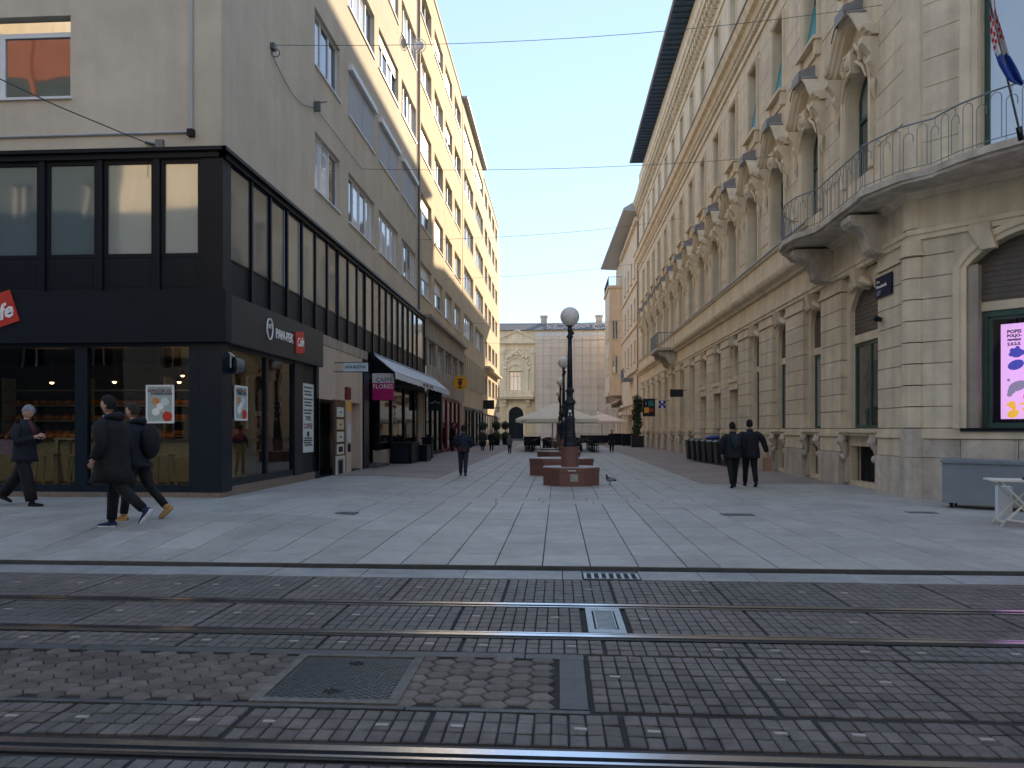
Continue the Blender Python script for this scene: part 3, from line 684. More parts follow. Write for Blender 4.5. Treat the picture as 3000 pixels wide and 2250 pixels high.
for i, (a_, b_) in enumerate(zip(le[:-1], le[1:])):
    a = a_+(0.041 if i else 0.001); b = b_-0.041
    m = MB(); WL.box(m, a, b, -0.02, 0.02, ZSP-0.05, ZBW0-0.04); part('spandrel_panel', m, M['blackm'], ba)
    window(ba, WL, a+0.001, b-0.001, ZBW0-0.04, ZB-0.164, 0.035, 1, 0.04, dep=0.03, fm=M['black'], pm=M['paneb'], sill=False)
# concrete beam under the band and beige wall
PX = lambda x: wY(x, XL)
yF_end = PX(930); yW1 = PX(1062)
m = MB(); WL.box(m, yF_end+0.05, PX(1085), -0.1, 0.02, 3.88, ZSP-0.051); part('concrete_beam', m, M['concrete'], ba)
m = MB(); WL.wall(m, yF_end-0.2, yW1, 0.0, 3.879, [(PX(921), PX(1056), 0.0, 2.38)], 1.0, 0.0); part('beige_wall', m, M['beige'], ba)
# passage with its own back wall and doors
ps0, ps1 = PX(921), PX(1056)
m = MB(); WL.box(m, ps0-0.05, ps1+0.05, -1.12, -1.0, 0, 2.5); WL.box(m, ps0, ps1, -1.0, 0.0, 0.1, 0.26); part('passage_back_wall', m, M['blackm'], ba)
m = MB(); WL.box(m, ps0+0.02, ps0+0.30, -0.10, 0.05, 0.1, 2.36); part('black_door_post', m, M['black'], ba)
m = MB(); WL.box(m, ps0+0.31, ps0+0.36, -0.7, 0.02, 0.26, 2.30); WL.box(m, ps0+0.37, ps0+0.95, -0.72, -0.66, 0.26, 2.30); part('grey_passage_door', m, M['greypaint'], ba)
# shop front: fascia
ZFa0, ZFa1 = 3.21, 4.205
m = MB(); m.box(-24, XL+0.16, YF-0.16, YF+0.1, ZFa0, ZFa1-0.004); part('fascia', m, M['blackm'], ba)
m = MB(); WL.box(m, YF+0.101, yF_end, -0.1, 0.16, ZFa0-0.001, ZFa1-0.055); part('fascia', m, M['fascia'], ba)
# plinth and frames
m = MB(); m.box(-24, XL+0.02, YF-0.02, YF+0.3, -0.1, 0.33); part('stone_plinth', m, M['plinth'], ba)
m = MB(); WL.box(m, YF+0.301, yF_end, -0.3, 0.02, -0.1, 0.42); part('stone_plinth', m, M['plinth'], ba)
def glasspane(parent, Wf, a, b, z0, z1, d, mt=None, label=None):
    m = MB(); m.add([Wf.p(a,d,z0), Wf.p(b,d,z0), Wf.p(b,d,z1), Wf.p(a,d,z1)], [(0,1,2,3)]); return part('shop_window_pane', m, mt or (M['glass2'] if Wf is WL else M['glass']), parent)
sf = thing('bakery_shopfront', 'dark framed glass shopfront of the bakery cafe below the black fascia', 'shopfront', (XL, YF, 0.23))
cp0 = XL-0.42
m = MB(); m.box(cp0, XL+0.03, YF-0.03, YF+0.42, 0.335, ZFa0-0.003); part('corner_post', m, M['navy'], sf)
bays = [(fX(258, YF), fX(556, YF)), (fX(-120, YF), fX(222, YF)), (fX(-500, YF), fX(-160, YF))]
for (a, b) in bays: glasspane(sf, WF, a, b, 0.47, ZFa0-0.08, -0.02)
m = MB()
WF.box(m, fX(-520, YF), cp0-0.001, -0.08, 0.02, 0.333, 0.47); WF.box(m, fX(-520, YF), cp0-0.001, -0.08, 0.02, ZFa0-0.08, ZFa0-0.002)
for (a, b) in ((fX(222, YF), fX(258, YF)), (fX(556, YF), cp0-0.002), (fX(-160, YF), fX(-120, YF)), (-20, fX(-500, YF))): WF.box(m, a, b, -0.09, 0.03, 0.471, ZFa0-0.081)
part('window_frame', m, M['navy'], sf)
lb = [(PX(664)+0.05, PX(776)), (PX(782), PX(858))]
for (a, b) in lb: glasspane(sf, WL, a, b, 0.56, ZFa0-0.08, -0.02)
m = MB()
WL.box(m, YF+0.425, PX(858), -0.08, 0.02, 0.423, 0.56); WL.box(m, YF+0.425, PX(858), -0.08, 0.02, ZFa0-0.08, ZFa0-0.003)
WL.box(m, PX(776), PX(782), -0.09, 0.03, 0.561, ZFa0-0.081); WL.box(m, PX(858), PX(882), -0.3, 0.05, 0.423, ZFa0-0.003); WL.box(m, PX(922), yF_end-0.02, -0.3, 0.05, 0.423, ZFa0-0.003)
part('window_frame', m, M['navy'], sf)
# poster column
m = MB(); WL.box(m, PX(882), PX(922), -0.05, 0.0, 0.423, ZFa0-0.004); part('poster_panel', m, M['black'], sf)
mp = thing('menu_poster', 'tall narrow white menu poster in a black frame right of the bakery glass', 'poster', WL.p(PX(900), 0.02, 1.0))
m = MB(); WL.box(m, PX(886), PX(917), 0.003, 0.015, 0.95, 2.72); part('sheet', m, M['paper'], mp)
m = MB()
for i, z in enumerate([2.6, 2.5, 2.42, 2.30, 2.22, 2.14, 2.02, 1.94, 1.3, 1.24, 1.18, 1.12]): WL.box(m, PX(888)+0.03*(i % 3), PX(914)-0.05*((i*2) % 3), 0.016, 0.018, z, z+0.035)
part('printed_lines', m, M['lettb'], mp)
part('lettering', text_mb('TOPLI', 0.16, WL.p(PX(901), 0.018, 1.82), (0, 1, 0), (0, 0, 1), 0.002, bold=0.004), M['lettb'], mp)
part('lettering', text_mb('COFFEE', 0.19, WL.p(PX(901), 0.018, 1.62), (0, 1, 0), (0, 0.15, 1), 0.002, bold=0.003), M['darkred'], mp)
m = MB(); disc(m, WL.p(PX(901), 0.017, 1.42), (0,1,0), (0,0,1), 0.10, 0.075, th=0.002); part('cup_drawing', m, M['lettb'], mp)
# round wall bracket lamp / vent near corner
dl = thing('dish_lamp', 'round grey dish shaped fitting on a bracket at the bakery corner', 'wall lamp', WL.p(YF+0.45, 0.1, 2.85))
m = MB(); m.tube([WL.p(YF+0.25, 0.03, 3.05), WL.p(YF+0.35, 0.1, 2.98)], 0.02); m.tube([WL.p(YF+0.30,0.05,3.05), WL.p(YF+0.30,0.05,2.75)], 0.015); part('bracket', m, M['lightgrey'], dl)
m = MB(); m.tube([WL.p(YF+0.34, 0.10, 2.80), WL.p(YF+0.46, 0.22, 2.80)], [0.17, 0.13], 16); part('dish', m, M['iron'], dl)
# logo on fascia (street side)
d_ = 0.165
lg = thing('bakery_sign', 'white lettered PAN-PEK sign with a red Cafe square on the anthracite street fascia', 'shop sign', WL.p(PX(820), d_, 3.7))
zc_ = 3.68
s_l = PX(768)
m = MB(); 
ring = [(s_l+0.16*math.cos(math.pi*2*i/20+2.0), zc_+0.06+0.23*math.sin(math.pi*2*i/20+2.0)) for i in range(19)]
m.tube([WL.p(a, d_+0.01, z) for a, z in ring], 0.018, 5); 
for k in (-1, 0, 1): m.tube([WL.p(s_l+k*0.06-0.01, d_+0.01, zc_+0.07), WL.p(s_l+k*0.06, d_+0.01, zc_+0.14), WL.p(s_l+k*0.06+0.03, d_+0.01, zc_+0.165)], 0.009, 5)
part('emblem', m, M['lettw'], lg)
part('lettering', text_mb('PAN-PEK', 0.30, WL.p((PX(783)+PX(842))/2, d_, zc_), (0, 1, 0), (0, 0, 1), 0.012, bold=0.004, sx=0.92), M['lettw'], lg)
m = MB(); m.obox(WL.p(PX(858), d_+0.01, zc_-0.02), Vector((0, math.cos(.12), math.sin(.12))), Vector((1,0,0)), Vector((0,-math.sin(.12), math.cos(.12))), 0.30, 0.012, 0.26); part('red_square', m, M['red'], lg)
part('script_lettering', text_mb('Cafe', 0.30, WL.p(PX(858), d_+0.024, zc_-0.02), (0, math.cos(.12), math.sin(.12)), (0, -math.sin(.12), math.cos(.12)), 0.004, shear=0.35, bold=0.006, sx=0.85), M['lettw'], lg)
# front Cafe sign
cs = thing('cafe_sign', 'tilted red square with white script Cafe on the black front fascia at the left edge', 'shop sign', WF.p(fX(10, YF), 0.17, 3.9))
rx = Vector((math.cos(.32), 0, math.sin(.32))); uz = Vector((-math.sin(.32), 0, math.cos(.32)))
zz = zF(5, 925, YF-0.17); cx0 = fX(-25, YF)
m = MB(); m.obox((cx0, YF-0.172, zz), rx, Vector((0,1,0)), uz, 0.64, 0.012, 0.315); part('red_square', m, M['red'], cs)
part('script_lettering', text_mb('Cafe', 0.40, (cx0+0.20, YF-0.187, zz), rx, uz, 0.006, shear=0.35, bold=0.012), M['lettw'], cs)
# ---------- cafe interior
ci = thing('cafe_interior', 'dark bakery room with brown floor and back wall behind the shop glass', 'shop interior', (-10, YF+2.5, 0.3))
m = MB(); m.box(-20, XL-0.35, YF+0.35, YF+5.6, 0.2, 0.3); part('floor', m, M['plinth'], ci)
m = MB(); m.box(-20, XL-0.35, YF+5.3, YF+5.5, 0.301, 3.3); part('back_wall', m, M['woodd'], ci)
m = MB(); m.box(-20.2, -20, YF+0.35, YF+5.6, 0.2, 3.3); m.box(-20, XL-0.3, YF+5.6, YF+5.7, 0.2, 3.3); m.box(XL-0.3, XL-0.1, PX(860), YF+5.7, 0.3, 3.3); part('side_wall', m, M['blackm'], ci)
m = MB(); m.box(-20, XL-0.1, YF+0.11, YF+5.6, 3.3, 3.4); part('ceiling', m, M['blackm'], ci)
bs = thing('bread_shelf', 'wall shelf unit with rows of bread loaves behind the cafe counter', 'shelf', (-11, YF+5.0, 0.3))
m = MB()
for z in (1.35, 1.75, 2.15, 2.55): m.box(-14.6, -8.0, YF+4.8, YF+5.25, z, z+0.03)
for x in (-14.6, -12.4, -10.2, -8.0): m.box(x-0.03, x+0.03, YF+4.8, YF+5.25, 1.0, 2.9)
part('shelf_boards', m, M['wood'], bs)
br = MB(); rb = random.Random(3)
for z in (1.38, 1.78, 2.18):
    x = -14.5
    while x < -8.1:
        wd = rb.uniform(0.10, 0.17); br.ball((x, YF+4.95, z+0.07), wd, 0.15, rb.uniform(0.06, 0.10), 8, 5); x += wd*1.7
loaf = part('bread_loaves', br, M['bread'], None, kind='stuff')
ct = thing('bakery_counter', 'pale bakery counter with bread baskets on top inside the cafe', 'counter', (-10, YF+3.6, 0.3))
m = MB(); m.box(-14.5, -7.4, YF+3.3, YF+3.9, 0.301, 1.25); part('front', m, M['wood'], ct)
m = MB(); m.box(-14.55, -7.35, YF+3.2, YF+3.95, 1.251, 1.31); part('top', m, M['woodd'], ct)
br = MB()
x = -14.3
while x < -9.2: wd = rb.uniform(0.09, 0.15); br.ball((x, YF+3.45, 1.38), wd, 0.13, 0.075, 8, 5); x += wd*1.8
part('counter_pastries', br, M['bread'], None, kind='stuff')
m = MB(); m.box(-8.9, -8.3, YF+3.3, YF+3.8, 1.311, 1.8); m.box(-8.85, -8.35, YF+3.28, YF+3.3, 1.45, 1.7); co = part('coffee_machine', m, M['iron']); tag(co, 'steel coffee machine on the bakery counter behind the poster', 'coffee machine')
m = MB(); m.box(-8.1, -7.5, YF+3.35, YF+3.7, 1.312, 1.55); co = part('red_tins', m, M['red']); tag(co, 'row of red boxes on the right end of the bakery counter', 'box')
def stool(loc, lab):
    t = thing('bar_stool', lab, 'stool', loc, 0, 'light wooden bar stools in the cafe window')
    m = MB(); m.box(-0.18, 0.18, -0.18, 0.18, 0.70, 0.74); part('seat', m, M['wood'], t, world=False)
    for i in (-1, 1):
        for j in (-1, 1): m = MB(); m.bar((i*0.14, j*0.14, 0.70), (i*0.2, j*0.2, 0), 0.035); part('leg', m, M['wood'], t, world=False)
    for j in (-1, 1): m = MB(); m.bar((-0.185, j*0.185, 0.2), (0.185, j*0.185, 0.2), 0.03); part('stretcher', m, M['wood'], t, world=False)
    return t
s1 = stool((fX(175, YF)-0.0, YF+0.75, 0.30), 'light bar stool between the walking woman and the window post')
dup(s1, (fX(420, YF), YF+0.7, 0.30), 0.1, 'light bar stool below the framed round food poster')
dup(s1, (fX(60, YF), YF+0.8, 0.30), 0.2, 'light bar stool directly behind the walking woman')
dup(s1, (XL-0.75, YF+1.1, 0.30), 0.1, 'light bar stool behind the street side window of the bakery')
def hightable(loc, lab):
    t = thing('high_table', lab, 'table', loc, 0, 'light wooden high tables in the cafe')
    m = MB(); m.box(-0.35, 0.35, -0.25, 0.25, 1.03, 1.07); part('top', m, M['wood'], t, world=False)
    for i in (-1, 1):
        for j in (-1, 1): m = MB(); m.box(i*0.3-0.03, i*0.3+0.03, j*0.2-0.03, j*0.2+0.03, 0, 1.03); part('leg', m, M['wood'], t, world=False)
    return t
t1 = hightable((fX(120, YF), YF+1.1, 0.30), 'light wooden high table behind the walking woman')
dup(t1, (XL-1.0, YF+1.7, 0.30), 1.57, 'light wooden high table behind the street side bakery window')
# bakery cabinet with pale panels below
for i, (px, dy_, z, lab) in enumerate(((152, 2.4, 2.62, 'leftmost small warm pendant lamp glowing in the cafe'), (335, 2.4, 2.63, 'middle small warm pendant lamp glowing in the cafe'), (525, 2.4, 2.62, 'brightest warm pendant lamp glowing near the poster in the cafe'), (535, 4.2, 2.9, 'small warm ceiling spot at the back of the cafe'))):
    k = K(px); Y = YF+dy_; X = Y/(CT+ST*k)*(CT*k-ST)
    t = thing('pendant_lamp', lab, 'lamp', (X, Y, z), 0, 'warm lamps inside the cafe')
    m = MB(); m.tube([(X, Y, 3.3), (X, Y, z+0.1)], 0.006, 4); m.lathe([(0.02, 0.12), (0.09, 0.03), (0.095, 0.0)], (X, Y, z), 10); part('shade', m, M['woodd'], t)
    m = MB(); m.ball((X, Y, z-0.012), 0.045, 0.045, 0.03, 8, 5); part('bulb', m, M['lamp'], t)
    l = bpy.data.lights.new('lamp_light', 'POINT'); l.energy = 0.9; l.color = (1.0, 0.55, 0.25); l.shadow_soft_size = 0.4
    lo = bpy.data.objects.new('lamp_light', l); COL.objects.link(lo); lo.parent = t; lo.location = (0, 0, -0.12)
m = MB()
# framed posters on glass
def poster(name, Wf, s0, s1, z0, z1, d, lab):
    t = thing(name, lab, 'poster', Wf.p((s0+s1)/2, d, z0))
    m = MB(); e = 0.035
    Wf.box(m, s0, s0+e, d, d+0.025, z0, z1); Wf.box(m, s1-e, s1, d, d+0.025, z0, z1); Wf.box(m, s0+e, s1-e, d, d+0.025, z0, z0+e); Wf.box(m, s0+e, s1-e, d, d+0.025, z1-e, z1)
    part('frame', m, M['white'], t)
    m = MB(); Wf.box(m, s0+e, s1-e, d, d+0.012, z0+e, z1-e); part('sheet', m, mat(name+'_sheet', (0.36, 0.45, 0.43), 0.6, 0.1, 5), t)
    mid = (s0+s1)/2; ww = (s1-s0); P = lambda a, z: Wf.p(a, d+0.014, z); hh = z1-z0
    m = MB(); sg = 1 if Wf is WF else 1
    part('lettering', text_mb('DORUČAK ZA', ww*0.13, P(mid-0.02, z1-hh*0.15), Wf.u, (0,0,1), 0.002, bold=0.002), M['darkred'], t)
    part('lettering', text_mb('DOBAR DAN', ww*0.13, P(mid+0.03, z1-hh*0.23), Wf.u, (0,0,1), 0.002, bold=0.002), M['lettb'], t)
    for (a, z, r, mm) in ((-.15, .58, .13, 'bread'), (.17, .56, .15, 'paper'), (0, .44, .13, 'lettw'), (-.15, .30, .14, 'lettw'), (.1, .32, .08, 'wood')):
        m = MB(); disc(m, P(mid+a*ww, z0+z*hh), Wf.u, (0,0,1), r*ww, r*ww*0.95, 16, th=0.002+0.001*abs(a)*10); part('plate', m, M[mm], t)
    m = MB(); disc(m, Wf.p(mid+0.26*ww, d+0.018, z0+hh*0.18), Wf.u, (0,0,1), 0.17*ww, 0.17*ww, 18, th=0.003); part('price_roundel', m, M['red'], t)
    return t
zA = zF(470, 1240, YF); zB2 = zF(470, 1128, YF)
poster('food_poster', WF, fX(430, YF), fX(512, YF), zA, zB2, 0.01, 'white framed poster with plates of food hanging in the front bakery window')
poster('narrow_poster', WL, PX(684), PX(721), zX(700, 1232, XL), zX(700, 1130, XL), 0.01, 'white framed poster hanging in the street side bakery window')
sc = thing('menu_screen', 'small black screen with coloured tiles behind the second street side bakery window', 'screen', (XL-0.4, PX(812), 1.9))
m = MB(); m.box(XL-0.5, XL-0.44, PX(800)-0.0, PX(835), 1.62, 2.05); part('housing', m, M['black'], sc)
for i, c in enumerate(('lightgrey', 'paleblue', 'red', 'yellow')):
    m = MB(); y0 = PX(803)+0.45*(i % 2); z0 = 1.85-0.17*(i//2); m.box(XL-0.439, XL-0.435, y0, y0+0.35, z0, z0+0.12); part('tile', m, M[c], sc)
# ---------- passage objects: art panel etc
pn = thing('picture_board', 'tall brown board with framed prints hung one above another beside the passage', 'display board', WL.p(PX(990), 0.1, 0.25))
a0, a1 = PX(973), PX(1003)
m = MB(); WL.box(m, a0, a1, 0.02, 0.09, gz(XL,20), 2.40); part('board', m, M['woodd'], pn)
for i, (y0, y1, mm) in enumerate(((1192, 1221, 'paper'), (1228, 1258, 'wood'), (1265, 1295, 'paper'), (1302, 1332, 'navysign'), (1337, 1402, 'concrete'))):
    z0 = zX(985, y1, XL+.1); z1 = zX(985, y0, XL+.1); e = 0.13 if i < 4 else 0.02
    fr_ = MB(); WL.box(fr_, a0+e, a1-e-0.1, 0.092, 0.115, z0, z1); f_ = part('picture_frame', fr_, M['whitewood'] if i != 1 else M['wood'], pn)
    m = MB(); WL.box(m, a0+e+0.12, a1-e-0.22, 0.116, 0.119, z0+0.07, z1-0.07); part('print', m, M[mm], f_)
    m = MB(); WL.box(m, a0+e+0.2, a1-e-0.34, 0.1192, 0.1205, z0+0.12, z1-0.13); part('print_figure', m, M['navysign' if i % 2 == 0 else 'darkred'], f_)
ps = thing('passage_post', 'pinkish flat post with notices and a dark red plaque, right of the picture board', 'post', WL.p(PX(1017), 0.1, 0.2))
m = MB(); WL.box(m, PX(1010), PX(1024), -0.05, 0.06, gz(XL, 21), zX(1017, 1173, XL)); part('post', m, M['beige'], ps)
m = MB(); WL.box(m, PX(1010), PX(1022), -0.02, 0.07, zX(1017, 1172, XL)+0.01, zX(1017, 1135, XL)); part('red_plaque', m, M['darkred'], ps)
m = MB(); WL.box(m, PX(1012), PX(1022), 0.061, 0.07, zX(1017, 1205, XL), zX(1017, 1175, XL)); part('notice', m, M['yellow'], ps)
m = MB(); WL.box(m, PX(1012), PX(1022), 0.061, 0.07, 1.15, 1.7); part('notice', m, M['paleblue'], ps)
m = MB(); WL.box(m, PX(1013), PX(1021), 0.061, 0.072, 0.85, 1.1); part('notice', m, M['navysign'], ps)
pb = thing('leaning_print', 'framed winter print standing on the floor inside the passage niche', 'picture', WL.p(PX(1036), -0.3, 0.3))
m = MB(); WL.box(m, PX(1026), PX(1048), -0.35, -0.31, 0.33, 1.05); part('frame', m, M['whitewood'], pb)
m = MB(); WL.box(m, PX(1027)+0.05, PX(1048)-0.06, -0.309, -0.305, 0.40, 0.98); part('print', m, M['navysign'], pb)
pb = thing('passage_poster', 'red and white art poster in the niche above the leaning print', 'poster', WL.p(PX(1040), -0.3, 1.5))
m = MB(); WL.box(m, PX(1026), PX(1052), -0.35, -0.31, 1.45, 2.15); part('sheet', m, M['paper'], pb)
m = MB(); WL.box(m, PX(1040), PX(1050), -0.309, -0.305, 1.5, 2.1); part('figure', m, M['red'], pb)
m = MB(); WL.box(m, PX(1027), PX(1039), -0.309, -0.305, 1.5, 1.85); part('dark_patch', m, M['navysign'], pb)
# ---------- Caffe Flores front
cf = thing('caffe_front', 'black framed glazed coffee house front with stone sill left of the black boxes', 'shopfront', WL.p(PX(1150), 0, 0.2))
c0, c1 = PX(1062), PX(1241)
m = MB(); WL.box(m, c0, PX(1076), -0.35, 0.06, 0.1, 3.87); part('black_pillar', m, M['navy'], cf)
m = MB(); WL.box(m, PX(1076), c1, -0.25, 0.02, 3.25, ZSP-0.052); part('lintel', m, M['black'], cf)
gl = [1113, 1149, 1186, 1216, 1241]
m = MB(); WL.box(m, PX(1113), c1, -0.25, 0.03, 0.05, 0.78); part('stone_sill_wall', m, M['concrete'], cf)
for a, b in zip(gl[:-1], gl[1:]): glasspane(cf, WL, PX(a)+0.06, PX(b)-0.06, 0.80, 3.24, -0.06)
for a in gl: m = MB(); WL.box(m, PX(a)-0.06, PX(a)+0.06, -0.14, 0.0, 0.785, 3.245); part('mullion', m, M['black'], cf)
m = MB(); WL.box(m, PX(1076), PX(1110), -0.13, -0.08, 0.35, 3.24) if False else None
glasspane(cf, WL, PX(1078), PX(1111), 0.36, 3.2, -0.5)
m = MB(); WL.box(m, PX(1076), PX(1113)-0.07, -0.6, 0.35, 0.1, 0.34); part('door_step', m, M['strip'], cf)
m = MB(); WL.box(m, PX(1092), PX(1096), -0.54, -0.47, 0.345, 3.24); part('door_frame', m, M['black'], cf)
m = MB(); m.box(XL-4, XL-3.8, c0, c1+0.5, 0, 4); m.box(XL-4, XL-0.26, c0-0.3, c0-0.05, 0, 4); m.box(XL-4, XL-0.26, c1+0.1, c1+0.3, 0, 4); part('room_walls', m, M['beige'], cf)
m = MB(); m.box(XL-3.8, XL-0.26, c0, c1, 3.9, 4.0); m.box(XL-3.8, XL-0.27, c0, c1, 0.1, 0.33); part('ceiling_and_floor', m, M['plinth'], cf)
part('window_lettering', text_mb('FLORES', 0.34, WL.p(PX(1160), -0.05, 2.3), (0, 0, -1), (0, 1, 0), 0.002), M['lettb'], cf)
aw = thing('awning', 'white sloping fabric awning with scalloped valance over the coffee house windows', 'awning', WL.p(28, 0, 4))
s0, s1 = PX(1081), PX(1243)+2.2
m = MB(); n = 24
vs = []
for i in range(n+1):
    s = s0+(s1-s0)*i/n
    vs += [WL.p(s, 0.13, 4.14), WL.p(s, 0.90, 3.50), WL.p(s, 0.92, 3.26+0.03*(i % 2)), WL.p(s, 0.13, 4.12), WL.p(s, 0.885, 3.48)]
fs = []
for i in range(n): a = i*5; b = a+5; fs += [(a,b,b+1,a+1), (a+1,b+1,b+2,a+2), (a+3,a+4,b+4,b+3)]
m.add(vs, fs); part('canvas', m, M['canvasw'], aw)
m = MB(); m.tube([WL.p(s0, 0.88, 3.5), WL.p(s1, 0.88, 3.5)], 0.025); m.tube([WL.p(s0, 0.13, 4.12), WL.p(s1, 0.13, 4.12)], 0.06); 
for s in (s0+0.1, (s0+s1)/2, s1-0.1): m.tube([WL.p(s, 0.05, 3.6), WL.p(s, 0.5, 3.65), WL.p(s, 0.87, 3.49)], 0.02)
part('awning_arms', m, M['black'], aw)
part('valance_lettering', text_mb('CAFFE  FLORES   CAFFE BAR', 0.2, WL.p((s0+s1)/2, 0.925, 3.38), (0, 1, 0), (0, 0, 1), 0.002), M['lettb'], aw)
# hanging signs
def hsign(name, lab, cat, y, d0, d1, z0, z1, mats, group=None):
    t = thing(name, lab, cat, WL.p(y, (d0+d1)/2, z0), 0)
    m = MB(); WL.box(m, y-0.05, y+0.05, d0, d1, z0, z1); part('panel', m, mats, t)
    m = MB(); m.tube([WL.p(y, 0, z1+0.0), WL.p(y, d1, z1+0.015)], 0.012, 5); m.tube([WL.p(y, 0, z0), WL.p(y, d1, z0-0.012)], 0.012, 5); part('bracket', m, M['black'], t)
    return t
yF = wY(1087, XL)
def zat(y_px, Y, X=-6.0): c = Y*CT-X*ST; return zc(y_px, c)
t = hsign('coffee_house_sign', 'square sign reading CAFFE FLORES, grey above and magenta below, hanging from the left wall', 'hanging sign', yF, 0.06, 0.80, zat(1172, yF), zat(1094, yF), M['magenta'])
zt, zb = zat(1094, yF), zat(1172, yF); zm = zb+(zt-zb)*0.64
m = MB(); WL.box(m, yF-0.055, yF+0.055, 0.058, 0.802, zm, zt+0.002); part('grey_field', m, M['lightgrey'], t)
part('lettering', text_mb('CAFFE', 0.21, (XL+0.48, yF-0.057, zm+0.10), (1,0,0), (0,0,1), 0.003), M['fascia'], t)
part('lettering', text_mb('FLORES', 0.21, (XL+0.43, yF-0.057, zm-0.13), (1,0,0), (0,0,1), 0.003), M['lettw'], t)
yJ = wY(979, XL); z1 = zat(1063, yJ); z0 = zat(1089, yJ)
t = hsign('notary_sign', 'long pale blue sign reading JAVNI BILJEŽNIK on two rods above the passage', 'hanging sign', yJ, 0.30, 0.98, z0, z1, M['paleblue'])
m = MB(); 
for (a, b, c, e) in ((0.29, 0.99, z1, z1+0.015), (0.29, 0.99, z0-0.015, z0)): WL.box(m, yJ-0.055, yJ+0.055, a, b, c, e)
part('frame', m, M['black'], t)
part('lettering', text_mb('JAVNI BILJEŽNIK', 0.12, (XL+0.64, yJ-0.052, (z0+z1)/2), (1,0,0), (0,0,1), 0.003, bold=0.001, sx=0.70), M['lettb'], t)
yT = wY(1250, XL)
t = hsign('teal_wave_sign', 'dark teal square sign with a pale wave emblem hanging past the awning', 'hanging sign', yT, 0.08, 0.76, zat(1202, yT), zat(1140, yT), M['tealsign'])
m = MB(); zz = zat(1180, yT); m.tube([(XL+0.42+0.24*u, yT-0.058, zz+0.05*math.cos(u*math.pi*1.0)*abs(math.cos(u*math.pi/2))+0.05*(abs(u) < .12)) for u in [i/8-1 for i in range(17)]], 0.014, 5); part('wave_emblem', m, M['lettw'], t)
yS = wY(1322, XL); zs = zat(1121, yS)
t = thing('sun_sign', 'round yellow and orange sun shaped sign with a rayed edge hanging from the left row', 'hanging sign', WL.p(yS, 0.55, zs))
m = MB(); disc(m, (XL+0.55, yS+0.03, zs), (1,0,0), (0,0,1), 0.42, 0.42, 24, th=0.06); part('disc', m, M['yellow'], t)
m = MB(); 
for k in range(16):
    a = k*math.pi/8; m.bar((XL+0.55+0.42*math.cos(a), yS, zs+0.42*math.sin(a)), (XL+0.55+0.52*math.cos(a), yS, zs+0.52*math.sin(a)), 0.05)
part('rays', m, M['yellow'], t)
m = MB(); disc(m, (XL+0.55, yS-0.035, zs), (1,0,0), (0,0,1), 0.13, 0.16, 12, th=0.01); m.box(XL+0.50, XL+0.60, yS-0.045, yS-0.036, zs-0.22, zs-0.12); part('dark_head_emblem', m, M['darkred'], t)
m = MB(); disc(m, (XL+0.55, yS-0.033, zs+0.20), (1,0,0), (0,0,1), 0.2, 0.04, 12, th=0.004); disc(m, (XL+0.55, yS-0.033, zs-0.29), (1,0,0), (0,0,1), 0.18, 0.04, 12, th=0.004); part('lettering_band', m, M['lettb'], t)
m = MB(); m.tube([WL.p(yS, 0, zs+0.1), WL.p(yS, 0.15, zs+0.1)], 0.02); part('bracket', m, M['black'], t)
yK = wY(1412, XL)
hsign('dark_banner_sign', 'plain dark grey rectangular sign hanging from the last house of the left row', 'hanging sign', yK, 0.1, 1.05, zat(1198, yK), zat(1173, yK), M['fascia'])
yK = wY(1436, XL)
t = thing('clock_sign', 'small round white clock hanging under the dark rectangular sign', 'clock', WL.p(yK, 0.7, zat(1215, yK)))
m = MB(); disc(m, (XL+0.8, yK, zat(1215, yK)), (1,0,0), (0,0,1), 0.25, 0.25, 20, th=0.08); part('face', m, M['lettw'], t)
m = MB(); m.tube([(XL, yK, zat(1195, yK)), (XL+1.0, yK, zat(1195, yK))], 0.03); m.tube([(XL+0.8, yK, zat(1195, yK)), (XL+0.8, yK, zat(1208, yK))], 0.02); part('bracket', m, M['black'], t)
# black boxes, bin
def gzz(x, y): return gz(x, y)
X, Y = -5.45, wY(1172, -6.0)
bx = thing('black_cabinet', 'tall black outdoor cabinet under the awning, nearest to the camera', 'cabinet', (-5.7, Y, 0.2))
m = MB(); m.box(-6.35, -5.55, Y, Y+1.6, 0.22, 0.98); part('body', m, M['black'], bx)
m = MB(); m.box(-6.38, -5.5, Y-0.03, Y+1.63, 0.981, 1.03); part('lid', m, M['blackm'], bx)
m = MB(); m.box(-6.2, -5.7, Y-0.012, Y-0.001, 0.3, 0.9); part('door_panel', m, M['navy'], bx)
bx = thing('low_black_cabinet', 'second lower black cabinet right behind the tall one under the awning', 'cabinet', (-5.7, Y+2.2, 0.2))
m = MB(); m.box(-6.3, -5.3, Y+1.9, Y+2.9, 0.22, 0.85); part('body', m, M['black'], bx)
m = MB(); m.box(-6.32, -5.27, Y+1.88, Y+2.92, 0.851, 0.9); part('lid', m, M['blackm'], bx)
Y = wY(1245, -6.0)
bx = thing('black_litter_bin', 'black upright litter bin standing past the black cabinets', 'bin', (-5.8, Y, 0.2))
m = MB(); m.box(-6.1, -5.65, Y-0.2, Y+0.25, 0.2, 1.1); part('body', m, M['black'], bx)
m = MB(); m.box(-6.14, -5.61, Y-0.24, Y+0.29, 1.101, 1.18); part('lid', m, M['blackm'], bx)
